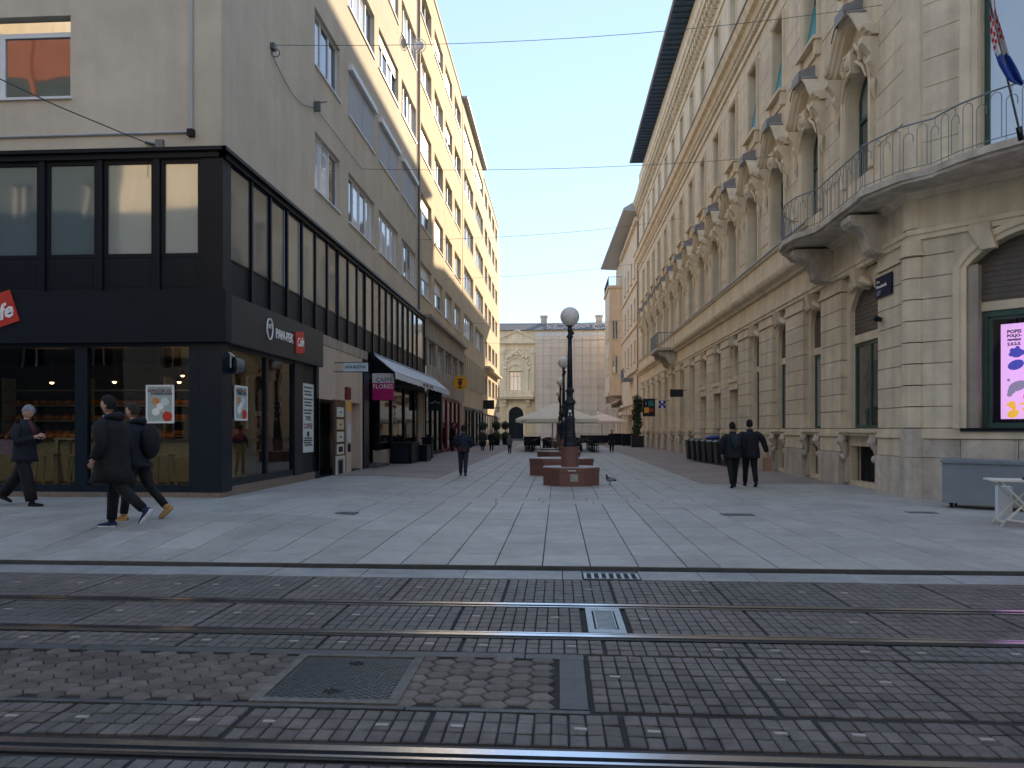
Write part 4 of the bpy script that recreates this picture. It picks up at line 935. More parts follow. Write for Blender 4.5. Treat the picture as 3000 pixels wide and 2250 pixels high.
# ================================================================= building B
bb = thing('ochre_apartment_building', 'ochre apartment building with concrete framed first floor, second in the left row', 'building', (XL-4, (yA1+yB1)/2, 0.2))
m = MB(); WL.wall(m, yA1, yB1, 7.12, ZR-0.1, [(a, b, z0, z1) for a, b in colsB for z0, z1 in ROWS], 0.22)
m.add([(XL, yA1, ZR-0.1), (XL, yB1, ZR-0.1), (XL-12, yB1, ZR-0.1), (XL-12, yA1, ZR-0.1)], [(0,1,2,3)]); part('wall', m, M['plasterB'], bb)
m = MB(); WL.box(m, yA1, yB1, -1, 0.05, ZR-0.099, ZR+0.08); part('roof_edge', m, M['plasterB'], bb)
for a, b in colsB:
    for ri, (z0, z1) in enumerate(ROWS): window(bb, WL, a+0.01, b-0.01, z0+0.01, z1-0.01, -0.15, 3, 0.06, blind=random.choice((0, 0, 0.4, 0.75, 0)), blindm=M['white'])
bs0 = wY(1243, XL)
m = MB(); WL.box(m, bs0, yB1, 0.0, 0.35, 6.95, 7.12); WL.box(m, bs0, yB1, 0.0, 0.14, 6.0, 6.949); part('concrete_ledge', m, M['concrete'], bb)
hb = []; n = 5; L_ = (yB1-bs0-0.4)
for i in range(n): hb.append((bs0+0.35+i*L_/n, bs0+0.35+(i+1)*L_/n-0.35, 4.75, 5.99))
m = MB(); WL.wall(m, bs0, yB1, 3.35, 5.999, hb, 0.3, 0.12); part('concrete_frame', m, M['concrete'], bb)
for a, b, z0, z1 in hb: window(bb, WL, a+0.01, b-0.01, z0, z1, -0.10, 3, 0.05, fm=M['whitewood'], sillm=M['concrete'])
m = MB(); WL.box(m, yA1, bs0, -0.01, 0.0, 6.9, 7.12); part('wall_patch', m, M['plasterB'], bb)
def shop(parent, s0, s1, z1, n, fm, label):
    t = thing('shopfront', label, 'shopfront', WL.p((s0+s1)/2, 0, 0.2)); m = MB()
    for k in range(n+1): a = s0+(s1-s0)*k/n; WL.box(m, a-0.05, a+0.05, -0.08, 0.05, 0.2, z1)
    WL.box(m, s0, s1, -0.09, 0.04, z1, z1+0.18); WL.box(m, s0, s1, -0.09, 0.04, 0.1, 0.42); part('frame', m, fm, t)
    for k in range(n): a = s0+(s1-s0)*k/n+0.05; b = s0+(s1-s0)*(k+1)/n-0.05; glasspane(t, WL, a, b, 0.42, z1, -0.03)
    m = MB(); WL.box(m, s0-0.1, s0, -2.5, -0.1, 0, z1+0.3); WL.box(m, s1, s1+0.1, -2.5, -0.1, 0, z1+0.3); WL.box(m, s0, s1, -2.6, -2.5, 0, z1+0.3); WL.box(m, s0, s1, -2.5, -0.1, z1+0.05, z1+0.3); WL.box(m, s0, s1, -2.5, -0.1, 0.1, 0.3)
    part('room', m, M['beige'], t)
    for k in range(n):
        if random.random() < 0.8:
            m = MB(); a = s0+(s1-s0)*(k+0.5)/n; m.lathe([(0.2, 0), (0.2, 0.02), (0.03, 0.05), (0.03, 0.5), (0.12, 0.6), (0.17, 0.9), (0.13, 1.1), (0.18, 1.3), (0.06, 1.38)], WL.p(a, -0.8, 0.31), 10, 0.7); part('mannequin', m, M[random.choice(('darkred', 'navysign', 'lightgrey', 'lettb'))], t)
    return t
shop(bb, bs0+0.3, wY(1290, XL), 3.15, 3, M['black'], 'glazed shopfront with grey frames just past the black litter bin')
shop(bb, wY(1294, XL), wY(1345, XL), 3.2, 4, M['darkred'], 'dark red framed shopfront behind the man walking away')
m = MB(); WL.box(m, yA1, bs0+0.2, -0.2, 0.0, 0.1, 3.9); WL.box(m, wY(1345, XL)+0.06, yB1, -0.2, 0.0, 0.1, 3.349); part('pier', m, M['concrete'], bb)
# ================================================================= building C
bc = thing('pale_apartment_building', 'pale apartment building with projecting grey eave and ribbed first floor, third in the left row', 'building', (XL-4, (yB1+yC1)/2, 0.2))
m = MB(); WL.wall(m, yB1, yC1, 3.2, ZR, [(a, b, z0, z1+0.1) for a, b in colsC for z0, z1 in ROWS], 0.22, 0.02)
m.add([(XL, yB1, ZR), (XL, yC1, ZR), (XL-12, yC1, ZR), (XL-12, yB1, ZR)], [(0,1,2,3)]); part('wall', m, M['plasterC'], bc)
m = MB(); WL.box(m, yB1, yC1, -3, 0.36, ZR+0.001, ZR+0.16); part('eave', m, M['shutter'], bc)
for a, b in colsC:
    for z0, z1 in ROWS: window(bc, WL, a+0.01, b-0.01, z0+0.01, z1+0.09, -0.13, 5, 0.06, blind=random.choice((0, 0, 0, 0.4)), blindm=M['white'])
n = 12
for i in range(n):
    a = yB1+0.3+i*(yC1-yB1-0.5)/n; m = MB(); WL.box(m, a, a+0.28, 0.021, 0.22, 4.5, 6.6); part('vertical_fin', m, M['plasterC'], bc)
    
m = MB(); WL.box(m, yB1+0.3, yC1-0.3, 0.022, 0.025, 4.52, 6.58); part('dark_glazing', m, M['paned'], bc)
shop(bc, yB1+0.5, wY(1384, XL), 2.9, 3, M['black'], 'shopfront with a glowing yellow lamp behind it in the third house on the left')
shop(bc, wY(1388, XL), yC1-0.4, 2.9, 3, M['black'], 'shopfront behind the ball shaped shrubs in the third house on the left')
m = MB(); WL.box(m, yB1, yB1+0.44, -0.2, 0.02, 0.1, 3.199); WL.box(m, yC1-0.34, yC1, -0.2, 0.02, 0.1, 3.199); part('pier', m, M['plasterC'], bc)
yl = wY(1366, XL); t = thing('glowing_lamp', 'glowing yellow lamp standing behind shop glass in the left row', 'lamp', (XL-0.5, yl, 0.5))
m = MB(); m.ball((XL-0.5, yl, 1.25), 0.22, 0.22, 0.45, 10, 7); part('shade', m, mat('glowing_shade', (0.8, 0.5, 0.1), 0.5, 0, emit=(1.0, 0.6, 0.12), estr=2.2), t, smooth=True)
m = MB(); m.lathe([(0.2, 0.3), (0.05, 0.4), (0.05, 0.8)], (XL-0.5, yl, 0), 10); part('foot', m, M['black'], t)
# ================================================================= building D, E
bd = thing('cream_apartment_building', 'sunlit cream apartment building with narrow window columns, last tall one of the left row', 'building', (XL-4, (yC1+yD1)/2, 0.2))
cD = [(wY(a, XL), wY(b, XL)) for a, b in ((1419, 1427), (1430, 1438), (1441, 1448), (1450.5, 1456))]
m = MB(); WL.wall(m, yC1, yD1, 0.1, ZR-0.7, [(a, b, z0, z1) for a, b in cD for z0, z1 in ROWS+[(4.6, 6.2)]]+[(yC1+0.6, yD1-0.6, 0.5, 2.9)], 0.22, 0.02)
m.add([(XL, yC1, ZR-0.7), (XL, yD1, ZR-0.7), (XL-12, yD1, ZR-0.7), (XL-12, yC1, ZR-0.7)], [(0,1,2,3)]); m.add([(XL+.02, yD1, 0.1), (XL-12, yD1, 0.1), (XL-12, yD1, ZR-0.7), (XL+.02, yD1, ZR-0.7)], [(0,1,2,3)])
part('wall', m, M['plasterD'], bd)
m = MB(); WL.box(m, yC1, yD1+0.1, -3, 0.08, ZR-0.699, ZR-0.6); part('roof_edge', m, M['plasterD'], bd)
m = MB(); WL.box(m, yC1+0.8, yD1-0.5, 0.021, 0.5, 6.9, 7.1); part('ledge', m, M['stone'], bd)
for a, b in cD:
    for z0, z1 in ROWS+[(4.6, 6.2)]: window(bd, WL, a+0.01, b-0.01, z0+0.01, z1-0.01, -0.12, 3, 0.06)
window(bd, WL, yC1+0.61, yD1-0.61, 0.51, 2.89, -0.1, 6, 0.08, fm=M['black'], pm=M['paned'], sill=False, name='shop_window')
be = thing('end_house', 'low pale house with a brown chimney closing the left row', 'building', (XL-3, yD1+2, 0.1))
m = MB(); m.box(XL-12, XL-0.1, yD1+0.02, wY(1466, XL), 0.05, 21.5); part('wall', m, M['plasterD'], be)
m = MB(); m.box(XL-1.0, XL-0.2, yD1+0.6, yD1+1.5, 21.5, 23.3); part('chimney', m, M['concrete'], be)
# drainpipes, wires etc. on left row
m = MB(); y = wY(1224, XL); m.tube([WL.p(y, 0.06, 6.95), WL.p(y, 0.06, ZR)], 0.05, 8); o = part('drainpipe', m, M['iron']); tag(o, 'grey vertical drainpipe between the corner building and the ochre building', 'drainpipe')
m = MB(); x = fX(563, YF); m.tube([(x, YF-0.03, zF(563, 395, YF)), (x, YF-0.03, ZR-0.3)], 0.028, 6); m.tube([(x, YF-0.03, zF(563, 388, YF)), (-20, YF-0.03, zF(563, 388, YF)-0.03)], 0.022, 6)
o = part('wall_conduit', m, M['shutter']); tag(o, 'thin grey conduit running up and along the blank front wall', 'conduit')
m = MB(); WF.box(m, x-0.06, x+0.06, 0.0, 0.1, zF(563, 402, YF), zF(563, 382, YF)); o = part('junction_box', m, M['black']); tag(o, 'small black junction box at the bend of the wall conduit', 'junction box')
# ================================================================= RIGHT ROW: stone palace
YA = 71.8                      # its far end
CY = [19.75, 23.3, 26.7, 30.05]+[33.4+3.42*i for i in range(12)]
CY = [c for c in CY if c < YA-1]
pal = thing('stone_palace', 'cream stone palace with rusticated ground floor and deep dark eave on the right', 'building', (XR+4, YR+8, 0))
ZE = 26.0
CW = 5.2                      # chamfer length
ex, ey = WC.p(CW, 0, 0)[0], WC.p(CW, 0, 0)[1]
WS = W((ex, ey), (1, 0), (0, -1))
GW = {0: 1.18}
def gw(k): return GW.get(k, 0.80)
# ---- upper walls of street side
m = MB()
h1 = [(c-0.72, c+0.72, 8.06, 10.92) for c in CY]; h2 = [(c-0.58, c+0.58, 13.3, 15.9) for c in CY]; h3 = [(c-0.52, c+0.52, 19.15, 21.15) for c in CY]
WR.wall(m, YR, YA, 6.85, 17.0, h1+h2, 0.38); WR.wall(m, YR, YA, 17.0, 25.95, h3, 0.35)
for c in CY: WR.arch_fill(m, c-0.72, c+0.72, 10.2, 0.7, 10.921, 0.38, 0.0)
WC.wall(m, 0, CW, 6.85, 25.95, [(1.35, 3.85, 7.0, 11.6), (1.7, 3.5, 13.3, 16.2), (1.8, 3.4, 19.15, 21.4)], 0.38)
WS.wall(m, 0, 30, 0.0, 25.95, [(a, a+1.5, z, z+2.8) for a in (3, 7, 11, 15, 19) for z in (1.6, 8.06, 13.3, 19)], 0.38)
m.add([(XR, YA, 0), (XR+14, YA, 0), (XR+14, YA, ZE), (XR, YA, ZE)], [(0,1,2,3)])
m.add([WR.p(YR, -0.02, ZE-.04), WR.p(YA, -0.02, ZE-.04), (XR+30, YA, ZE-.04), (XR+30, ey, ZE-.04), WC.p(CW, -0.02, ZE-.04)], [(0,1,2,3,4)])
part('upper_wall', m, M['stone'], pal)
for a in (3, 7, 11, 15, 19):
    for z in (1.6, 8.06, 13.3, 19): window(pal, WS, a+0.01, a+1.49, z+0.01, z+2.79, -0.3, 2, 0.07, fm=M['green'], pm=M['paned'], sill=False)
# engaged round corner pier between street side and chamfer, all the way up
m = MB(); m.tube([(XR+0.10, YR+0.04, 6.99), (XR+0.10, YR+0.04, 17.0)], 0.22, 16); m.tube([(XR+0.10, YR+0.04, 18.5), (XR+0.10, YR+0.04, 22.1)], 0.22, 16); part('round_corner', m, M['stone'], pal, smooth=False)
# ---- block courses on the upper wall between windows (recessed joints)
def courses(Wf, s0, s1, z0, z1, step, d0, d1, mname, name='stone_block', near=True, gap=0.018, parent=None):
    z = z0; out = MB()
    while z < z1-0.05:
        e = min(z+step, z1)
        if near: m = MB(); Wf.box(m, s0, s1, d0, d1+random.uniform(-.002, .002), z+gap/2, e-gap/2); part(name, m, M[mname], parent or pal)
        else: Wf.box(out, s0, s1, d0, d1, z+gap/2, e-gap/2)
        z = e
    return out
farb = MB()
for k, c in enumerate(CY):
    nxt = CY[k+1]-0.72-0.42 if k+1 < len(CY) else YA
    a, b = c+0.72+0.42, nxt
    nr = k < 3
    o = courses(WR, a, b, 8.45, 12.4, 0.60, 0.0, 0.022, 'block', near=nr); farb.add(o.v, o.f) if not nr else None
    o = courses(WR, c+0.95, (CY[k+1]-0.95) if k+1 < len(CY) else YA, 12.95, 16.6, 0.60, 0.0, 0.02, 'block', near=nr); farb.add(o.v, o.f) if not nr else None
courses(WR, YR+0.26, CY[0]-1.14, 8.45, 12.4, 0.60, 0.0, 0.022, 'block'); courses(WR, YR+0.26, CY[0]-0.95, 12.95, 16.6, 0.60, 0.0, 0.02, 'block')
courses(WC, 0.27, 1.15, 7.2, 16.6, 0.60, 0.0, 0.022, 'block')
part('far_stone_blocks', farb, M['block'], pal, kind='stuff')
# ---- windows of the upper floors
def archwin(Wf, c, hw, z0, zs, rise, d, fm, pm, tr):
    m = MB(); f = 0.07
    pts = Wf.arch_pts(c-hw+0.01, c+hw-0.01, zs, rise, 12)
    path = [(c-hw+0.01, z0)]+pts+[(c+hw-0.01, z0)]
    Wf.sweep(m, path, [(d, 0), (d, -f), (d-0.06, -f), (d-0.06, 0)])
    Wf.box(m, c-hw+f, c+hw-f, d-0.06, d, z0, z0+f); Wf.box(m, c-hw+f, c+hw-f, d-0.06, d+0.02, tr-0.05, tr+0.05); Wf.box(m, c-0.04, c+0.04, d-0.06, d-0.002, z0+f, tr-0.05)
    w_ = part('arched_window', m, fm, pal)
    m = MB(); Wf.arch_pane(m, c-hw+0.03, c+hw-0.03, tr, max(tr+.01, zs), rise-0.03, d-0.04); part('pane', m, pm, w_)
    for (a, b) in ((c-hw+0.05, c-0.03), (c+0.03, c+hw-0.05)):
        m = MB(); m.add([Wf.p(a,d-0.035,z0+.05), Wf.p(b,d-0.035,z0+.05), Wf.p(b,d-0.035,tr-.04), Wf.p(a,d-0.035,tr-.04)], [(0,1,2,3)]); part('pane', m, pm, w_)
    return w_
teals = {1, 2, 4}
for k, c in enumerate(CY):
    archwin(WR, c, 0.72, 8.06, 10.2, 0.68, -0.30, M['green'], M['paned'], 9.75)
    wn = window(pal, WR, c-0.57, c+0.57, 13.31, 15.89, -0.28, 2, 0.06, fm=M['green'], pm=M['paned'], transom=15.1, sillm=M['stone'], sp=0.28, blind=(0.45 if k in (1, 2, 5) else 0.0), blindm=M['rollb'])
    if k in (0, 1, 2, 3):
        zt = 15.7 if k != 3 else 14.6
        m = MB(); m.add([WR.p(c-0.50, -0.22, 14.75), WR.p(c+0.50, -0.22, 14.75), WR.p(c+0.50, 0.02, 13.42), WR.p(c-0.50, 0.02, 13.42), WR.p(c-0.50, -0.235, 14.73), WR.p(c+0.50, -0.235, 14.73), WR.p(c+0.50, 0.005, 13.40), WR.p(c-0.50, 0.005, 13.40)], [(0,1,2,3), (4,7,6,5), (0,4,5,1), (1,5,6,2), (2,6,7,3), (3,7,4,0)]); part('teal_blind', m, M['teal'], wn)
    window(pal, WR, c-0.51, c+0.51, 19.16, 21.14, -0.25, 2, 0.06, fm=M['green'], pm=M['paned'], sill=False)
window(pal, WC, 1.36, 3.84, 7.01, 11.59, -0.30, 3, 0.09, fm=M['green'], pm=M['pane'], transom=10.6, sill=False)
window(pal, WC, 1.71, 3.49, 13.31, 16.19, -0.30, 2, 0.09, fm=M['green'], pm=M['pane'], sill=False)
window(pal, WC, 1.81, 3.39, 19.16, 21.39, -0.30, 2, 0.09, fm=M['green'], pm=M['pane'], sill=False)
# ---- window surrounds (architraves), hoods, sills: moulded, one set per window
ARC = [(0.0, 0.0), (0.07, 0.0), (0.07, 0.08), (0.11, 0.10), (0.11, 0.22), (0.0, 0.22)]
def hoodpath(c, hw=1.10, z0=11.15, rise=0.95):
    pts = [(c-hw-0.22, z0), (c-hw, z0)]
    for i in range(1, 16):
        t = i/15*2-1          # -1..1
        s_ = c+hw*t*0.98
        e = (math.cos(t*math.pi)+1)/2
        z = z0+rise*(e**0.75)
        pts.append((s_, z))
    pts += [(c+hw, z0), (c+hw+0.22, z0)]
    return pts
def surround(Wf, c, k, near):
    P_ = []
    m = MB(); pts = Wf.arch_pts(c-0.735, c+0.735, 10.2, 0.71, 14)
    Wf.sweep(m, [(c-0.735, 8.06)]+pts+[(c+0.735, 8.06)], [(0.0, 0.0), (0.06, 0.0), (0.06, 0.10), (0.10, 0.12), (0.10, 0.24), (0.0, 0.24)])
    P_.append(part('window_surround', m, M['stone'], pal))
    m = MB()
    # keystone with cartouche
    Wf.box(m, c-0.13, c+0.13, 0.0, 0.26, 10.75, 11.35); m.ball(Wf.p(c, 0.25, 11.0), 0.13, 0.13, 0.17, 8, 5)
    for sg in (-1, 1):
        m.tube([Wf.p(c+sg*0.14, 0.16, 11.3), Wf.p(c+sg*0.36, 0.20, 11.35), Wf.p(c+sg*0.56, 0.20, 11.12), Wf.p(c+sg*0.52, 0.16, 10.92), Wf.p(c+sg*0.38, 0.16, 10.98)], [0.06, 0.08, 0.07, 0.05, 0.03], 6)
        m.tube([Wf.p(c+sg*0.2, 0.13, 11.0), Wf.p(c+sg*0.55, 0.13, 10.75), Wf.p(c+sg*0.80, 0.13, 10.35)], [0.06, 0.05, 0.02], 5)
    part('keystone', m, M['stone'], pal)
    for sg in (-1, 1):
        m = MB(); cc = c+sg*1.14
        prof = [(0.0, 11.12), (0.40, 11.12), (0.42, 10.98), (0.30, 10.85), (0.20, 10.70), (0.22, 10.55), (0.14, 10.40), (0.06, 10.20), (0.0, 10.1)]
        vs = [Wf.p(cc-0.11, d, z) for d, z in prof]+[Wf.p(cc+0.11, d, z) for d, z in prof]; n = len(prof)
        m.add(vs, [tuple(range(n)), tuple(range(2*n-1, n-1, -1))]+[(i, i+n, (i+1)%n+n, (i+1)%n) for i in range(n)]); 
        m.tube([Wf.p(cc, 0.10, 10.12), Wf.p(cc, 0.12, 9.9), Wf.p(cc, 0.06, 9.65)], [0.09, 0.07, 0.02], 6)
        part('console', m, M['stone'], pal)
    m = MB(); hp = hoodpath(c)
    Wf.sweep(m, hp, [(0.0, 0.0), (0.20, 0.0), (0.24, 0.06), (0.32, 0.08), (0.36, 0.14), (0.41, 0.16), (0.43, 0.24), (0.0, 0.24)])
    part('window_hood', m, M['stone'], pal)
    m = MB(); mid = hp[6:13]
    Wf.sweep(m, mid, [(0.0, 0.242), (0.45, 0.242), (0.46, 0.262), (0.0, 0.28)])
    # tilted slate cap piece at the crown
    m.add([Wf.p(c-0.30,0.0,12.62),Wf.p(c+0.30,0.0,12.62),Wf.p(c+0.30,0.50,12.42),Wf.p(c-0.30,0.50,12.42),Wf.p(c-0.30,0.0,12.2),Wf.p(c+0.30,0.0,12.2),Wf.p(c+0.30,0.50,12.12),Wf.p(c-0.30,0.50,12.12)], [(0,1,2,3),(3,2,6,7),(0,3,7,4),(1,5,6,2)]); part('slate_cap', m, M['slate'], pal)
    # second floor surround and sill
    m = MB(); Wf.sweep(m, [(c-0.59, 13.30), (c-0.59, 15.91), (c+0.59, 15.91), (c+0.59, 13.30)], [(0.0, 0.0), (0.05, 0.0), (0.05, 0.07), (0.09, 0.09), (0.09, 0.19), (0.0, 0.19)])
    Wf.box(m, c-0.95, c+0.95, 0.0, 0.03, 16.15, 16.4); part('window_surround', m, M['stone'], pal)
    m = MB(); Wf.box(m, c-0.85, c+0.85, 0.0, 0.24, 13.16, 13.26); Wf.box(m, c-0.78, c-0.62, 0.0, 0.16, 12.72, 13.159); Wf.box(m, c+0.62, c+0.78, 0.0, 0.16, 12.72, 13.159); Wf.box(m, c-0.6, c+0.6, 0.0, 0.06, 12.8, 13.159); part('window_sill', m, M['stone'], pal)
    m = MB(); Wf.sweep(m, [(c-0.53, 19.14), (c-0.53, 21.16), (c+0.53, 21.16), (c+0.53, 19.14)], [(0.0, 0.0), (0.05, 0.0), (0.07, 0.16), (0.0, 0.16)]); part('window_surround', m, M['stone'], pal)
for k, c in enumerate(CY): surround(WR, c, k, k < 6)
# chamfer big window surround
m = MB(); WC.sweep(m, [(1.33, 7.0), (1.33, 11.62), (3.87, 11.62), (3.87, 7.0)], [(0.0, 0.0), (0.06, 0.0), (0.06, 0.12), (0.12, 0.14), (0.12, 0.34), (0.0, 0.34)]); part('window_surround', m, M['stone'], pal)
m = MB(); WC.box(m, 0.9, 4.3, 0, 0.4, 12.0, 12.25); part('window_lintel', m, M['stone'], pal)
m = MB(); WC.box(m, 1.68, 3.52, 0, 0.12, 16.22, 16.5); part('window_lintel', m, M['stone'], pal)
# ---- cornices running round both sides
def run(prof, name, mt='stone', a=0.0, only=None):
    # prof (d, z) closed; mitred at the chamfer corner
    m = MB(); n = len(prof); vs = []
    hb = math.tan(math.pi/8)
    if only:
        for s_ in (YA, only):
            for (d, z) in prof: vs.append(WR.p(s_, d, z))
        m.add(vs, [(j, (j+1)%n, n+(j+1)%n, n+j) for j in range(n)]+[tuple(range(n)), tuple(range(2*n-1, n-1, -1))]); return part(name, m, M[mt], pal)
    for (d, z) in prof: vs.append(WR.p(YA+a, d, z))
    for (d, z) in prof: vs.append(WR.p(YR-d*hb, d, z))
    for (d, z) in prof: vs.append(WC.p(CW+d*hb, d, z))
    for (d, z) in prof: vs.append(WS.p(30, d, z))
    fs = [(i*n+j, i*n+(j+1)%n, (i+1)*n+(j+1)%n, (i+1)*n+j) for i in range(3) for j in range(n)]+[tuple(range(n))]
    m.add(vs, fs); return part(name, m, M[mt], pal)
run([(-0.1, 5.70), (0.06, 5.70), (0.06, 5.80), (0.10, 5.82), (0.10, 5.92), (0.02, 5.96), (-0.1, 5.96)], 'architrave')
run([(-0.1, 5.961), (0.0, 5.961), (0.0, 6.60), (-0.1, 6.60)], 'frieze')
run([(-0.1, 6.601), (0.10, 6.601), (0.14, 6.70), (0.30, 6.78), (0.34, 6.86), (0.36, 6.95), (0.30, 6.99), (0.0, 7.06), (-0.1, 7.06)], 'first_floor_cornice')
run([(-0.05, 7.07), (0.05, 7.07), (0.05, 7.86), (-0.05, 7.86)], 'parapet_band', only=23.4)
run([(-0.05, 7.861), (0.12, 7.861), (0.15, 7.93), (0.12, 8.03), (-0.05, 8.055)], 'sill_course', only=23.4)
run([(-0.02, 8.056), (0.10, 8.04), (0.17, 7.95), (0.185, 7.95), (0.12, 8.062), (-0.02, 8.068)], 'metal_flashing', 'slate', only=23.4)
run([(-0.02, 16.75), (0.08, 16.75), (0.10, 16.95), (0.03, 17.0), (-0.02, 17.0)], 'band_moulding')
run([(-0.02, 17.35), (0.18, 17.40), (0.26, 17.62), (0.42, 17.70), (0.48, 17.90), (0.52, 18.02), (-0.02, 18.15)], 'main_cornice')
run([(-0.02, 18.16), (0.53, 18.035), (0.56, 18.03), (0.56, 18.10), (-0.02, 18.24)], 'cornice_flashing', 'slate')
run([(-0.02, 18.55), (0.14, 18.55), (0.16, 18.75), (-0.02, 18.85)], 'third_floor_sill_course')
run([(-0.02, 21.55), (0.08, 21.55), (0.10, 21.7), (-0.02, 21.75)], 'upper_architrave')
run([(-0.02, 22.86), (0.46, 22.88), (0.50, 23.05), (0.58, 23.12), (0.60, 23.28), (-0.02, 23.36)], 'upper_cornice')
run([(-0.02, 24.6), (0.10, 24.6), (0.12, 24.9), (-0.02, 24.95)], 'attic_band')
# eave: boarded soffit with outer gutter
m = MB(); m.add([WR.p(YA-3.2, 1.1, ZE), WR.p(YR-0.5, 1.1, ZE), WR.p(YR, -1.5, ZE), WR.p(YA-3.2, -1.5, ZE), WR.p(YA-3.2, 1.1, ZE+0.12), WR.p(YR-0.5, 1.1, ZE+0.12), WR.p(YR, -1.5, ZE+0.12), WR.p(YA-3.2, -1.5, ZE+0.12)], [(0,3,2,1), (4,5,6,7), (0,1,5,4), (1,2,6,5), (3,0,4,7), (2,3,7,6)])
p0 = WR.p(YR-0.5, 1.1, ZE); p1 = WC.p(CW+0.4, 1.1, ZE)
m.add([p0, p1, WC.p(CW, -1.5, ZE), WR.p(YR, -1.5, ZE)]+[(v[0], v[1], ZE+0.12) for v in (p0, p1, WC.p(CW, -1.5, ZE), WR.p(YR, -1.5, ZE))], [(0,1,2,3), (4,7,6,5), (0,4,5,1)])
WS.box(m, 0.3, 30, -1.5, 1.1, ZE, ZE+0.12)
part('eave_soffit', m, M['soffit'], pal)
m = MB(); s_ = YR-0.3
while s_ < YA-3.3: WR.box(m, s_, s_+0.09, 0.0, 1.06, ZE-0.09, ZE-0.002); s_ += 0.62
for d in (0.25, 0.5, 0.75): WR.box(m, YR-0.3, YA-3.3, d, d+0.02, ZE-0.02, ZE-0.001)
part('rafter_boards', m, M['soffit'], pal, kind='stuff')
m = MB(); m.tube([WR.p(YA-3.2, 1.14, ZE+0.08), WR.p(YR-0.55, 1.14, ZE+0.08), WC.p(CW+0.5, 1.14, ZE+0.08)], 0.09, 8); part('gutter', m, M['slate'], pal)
m = MB(); m.add([WR.p(YA-3.2, 1.1, ZE+0.13), WR.p(YR-0.5, 1.1, ZE+0.13), WR.p(YR-.5, -5, ZE+4), WR.p(YA-3.2, -5, ZE+4)], [(0,1,2,3)]); part('roof', m, M['roof'], pal)
# dentils and modillions: small pieces, joined
m = MB(); s_ = YR
while s_ < YA-0.2: WR.box(m, s_, s_+0.11, 0.0, 0.16, 17.12, 17.34); s_ += 0.22
s_ = 0.1
while s_ < CW: WC.box(m, s_, s_+0.11, 0.0, 0.16, 17.12, 17.34); s_ += 0.22
part('dentil_row', m, M['stone'], pal, kind='stuff')
s_ = YR+0.1; cnt = 0
bsm = MB()
while s_ < YA-0.3:
    m = MB() if cnt < 60 else bsm
    WR.box(m, s_, s_+0.22, 0.0, 0.40, 22.55, 22.85); WR.box(m, s_+0.02, s_+0.20, 0.0, 0.26, 22.2, 22.549)
    m.ball(WR.p(s_+0.11, 0.34, 22.50), 0.09, 0.09, 0.10, 6, 4); m.ball(WR.p(s_+0.11, 0.16, 22.18), 0.08, 0.08, 0.09, 6, 4)
    if cnt < 60: part('modillion', m, M['stone'], pal)
    s_ += 0.55; cnt += 1
part('far_modillions', bsm, M['stone'], pal, kind='stuff')
# ---- ground floor: piers of blocks, windows, basement openings
zc0 = [1.57+0.47*i for i in range(9)]
def pier(Wf, s0, s1, near, d1=0.0, basew=0.0):
    out = MB(); outb = MB()
    if near:
        m = MB(); Wf.box(m, s0-0.03, s1+0.03, -0.6, d1+0.06, -0.1, 0.92); part('base_stone', m, M['base'], pal)
        m = MB(); Wf.box(m, s0, s1, -0.6, d1+0.02, 0.935, 1.33); part('stone_block', m, M['block'], pal)
        m = MB(); Wf.box(m, s0-0.02, s1+0.02, -0.6, d1+0.06, 1.345, 1.44); Wf.box(m, s0-0.01, s1+0.01, -0.6, d1+0.03, 1.441, 1.555); part('base_moulding', m, M['stone'], pal)
        for z in zc0[:-1]: m = MB(); Wf.box(m, s0, s1, -0.6, d1+random.uniform(-.004, .003), z+0.012, z+0.458); part('stone_block', m, M['block'], pal)
        m = MB(); Wf.box(m, s0+0.02, s1-0.02, -0.6, d1-0.02, 0.9, 5.3); part('joint_core', m, M['concrete'], pal)
        m = MB(); Wf.box(m, s0-0.05, s1+0.05, -0.6, d1+0.05, 5.34, 5.45); Wf.box(m, s0-0.01, s1+0.01, -0.6, d1+0.01, 5.451, 5.699); part('pier_capital', m, M['stone'], pal)
    else:
        Wf.box(outb, s0-0.03, s1+0.03, -0.6, d1+0.06, -0.1, 0.92); Wf.box(out, s0, s1, -0.6, d1+0.02, 0.935, 1.33); Wf.box(out, s0-0.02, s1+0.02, -0.6, d1+0.06, 1.345, 1.555)
        for z in zc0[:-1]: Wf.box(out, s0, s1, -0.6, d1, z+0.014, z+0.456)
        Wf.box(out, s0+0.02, s1-0.02, -0.6, d1-0.02, 0.9, 5.3); Wf.box(out, s0-0.05, s1+0.05, -0.6, d1+0.05, 5.34, 5.699)
        fb.add(out.v, out.f); fbb.add(outb.v, outb.f)
fb = MB(); fbb = MB()
edges = []
for k, c in enumerate(CY): edges.append((c-gw(k), c+gw(k)))
doors = {4, 5, 6}
prev = YR+0.30
for k, (a, b) in enumerate(edges):
    pier(WR, prev, a, k < 8); prev = b
pier(WR, prev, YA, False)
part('far_pier_blocks', fb, M['block'], pal, kind='stuff'); part('far_base_stones', fbb, M['base'], pal, kind='stuff')
m = MB()
m.tube([(XR+0.16, YR+0.10, 5.96), (XR+0.16, YR+0.10, 6.6)], 0.26, 18)
for z in zc0: m.tube([(XR+0.12, YR+0.07, z+0.012), (XR+0.12, YR+0.07, min(z+0.458, 5.34))], 0.26, 18)
m.tube([(XR+0.12, YR+0.07, 5.35), (XR+0.12, YR+0.07, 5.45)], 0.31, 18); m.tube([(XR+0.12, YR+0.07, 5.45), (XR+0.12, YR+0.07, 5.70)], 0.27, 18)
part('corner_column', m, M['stone'], pal, smooth=False)
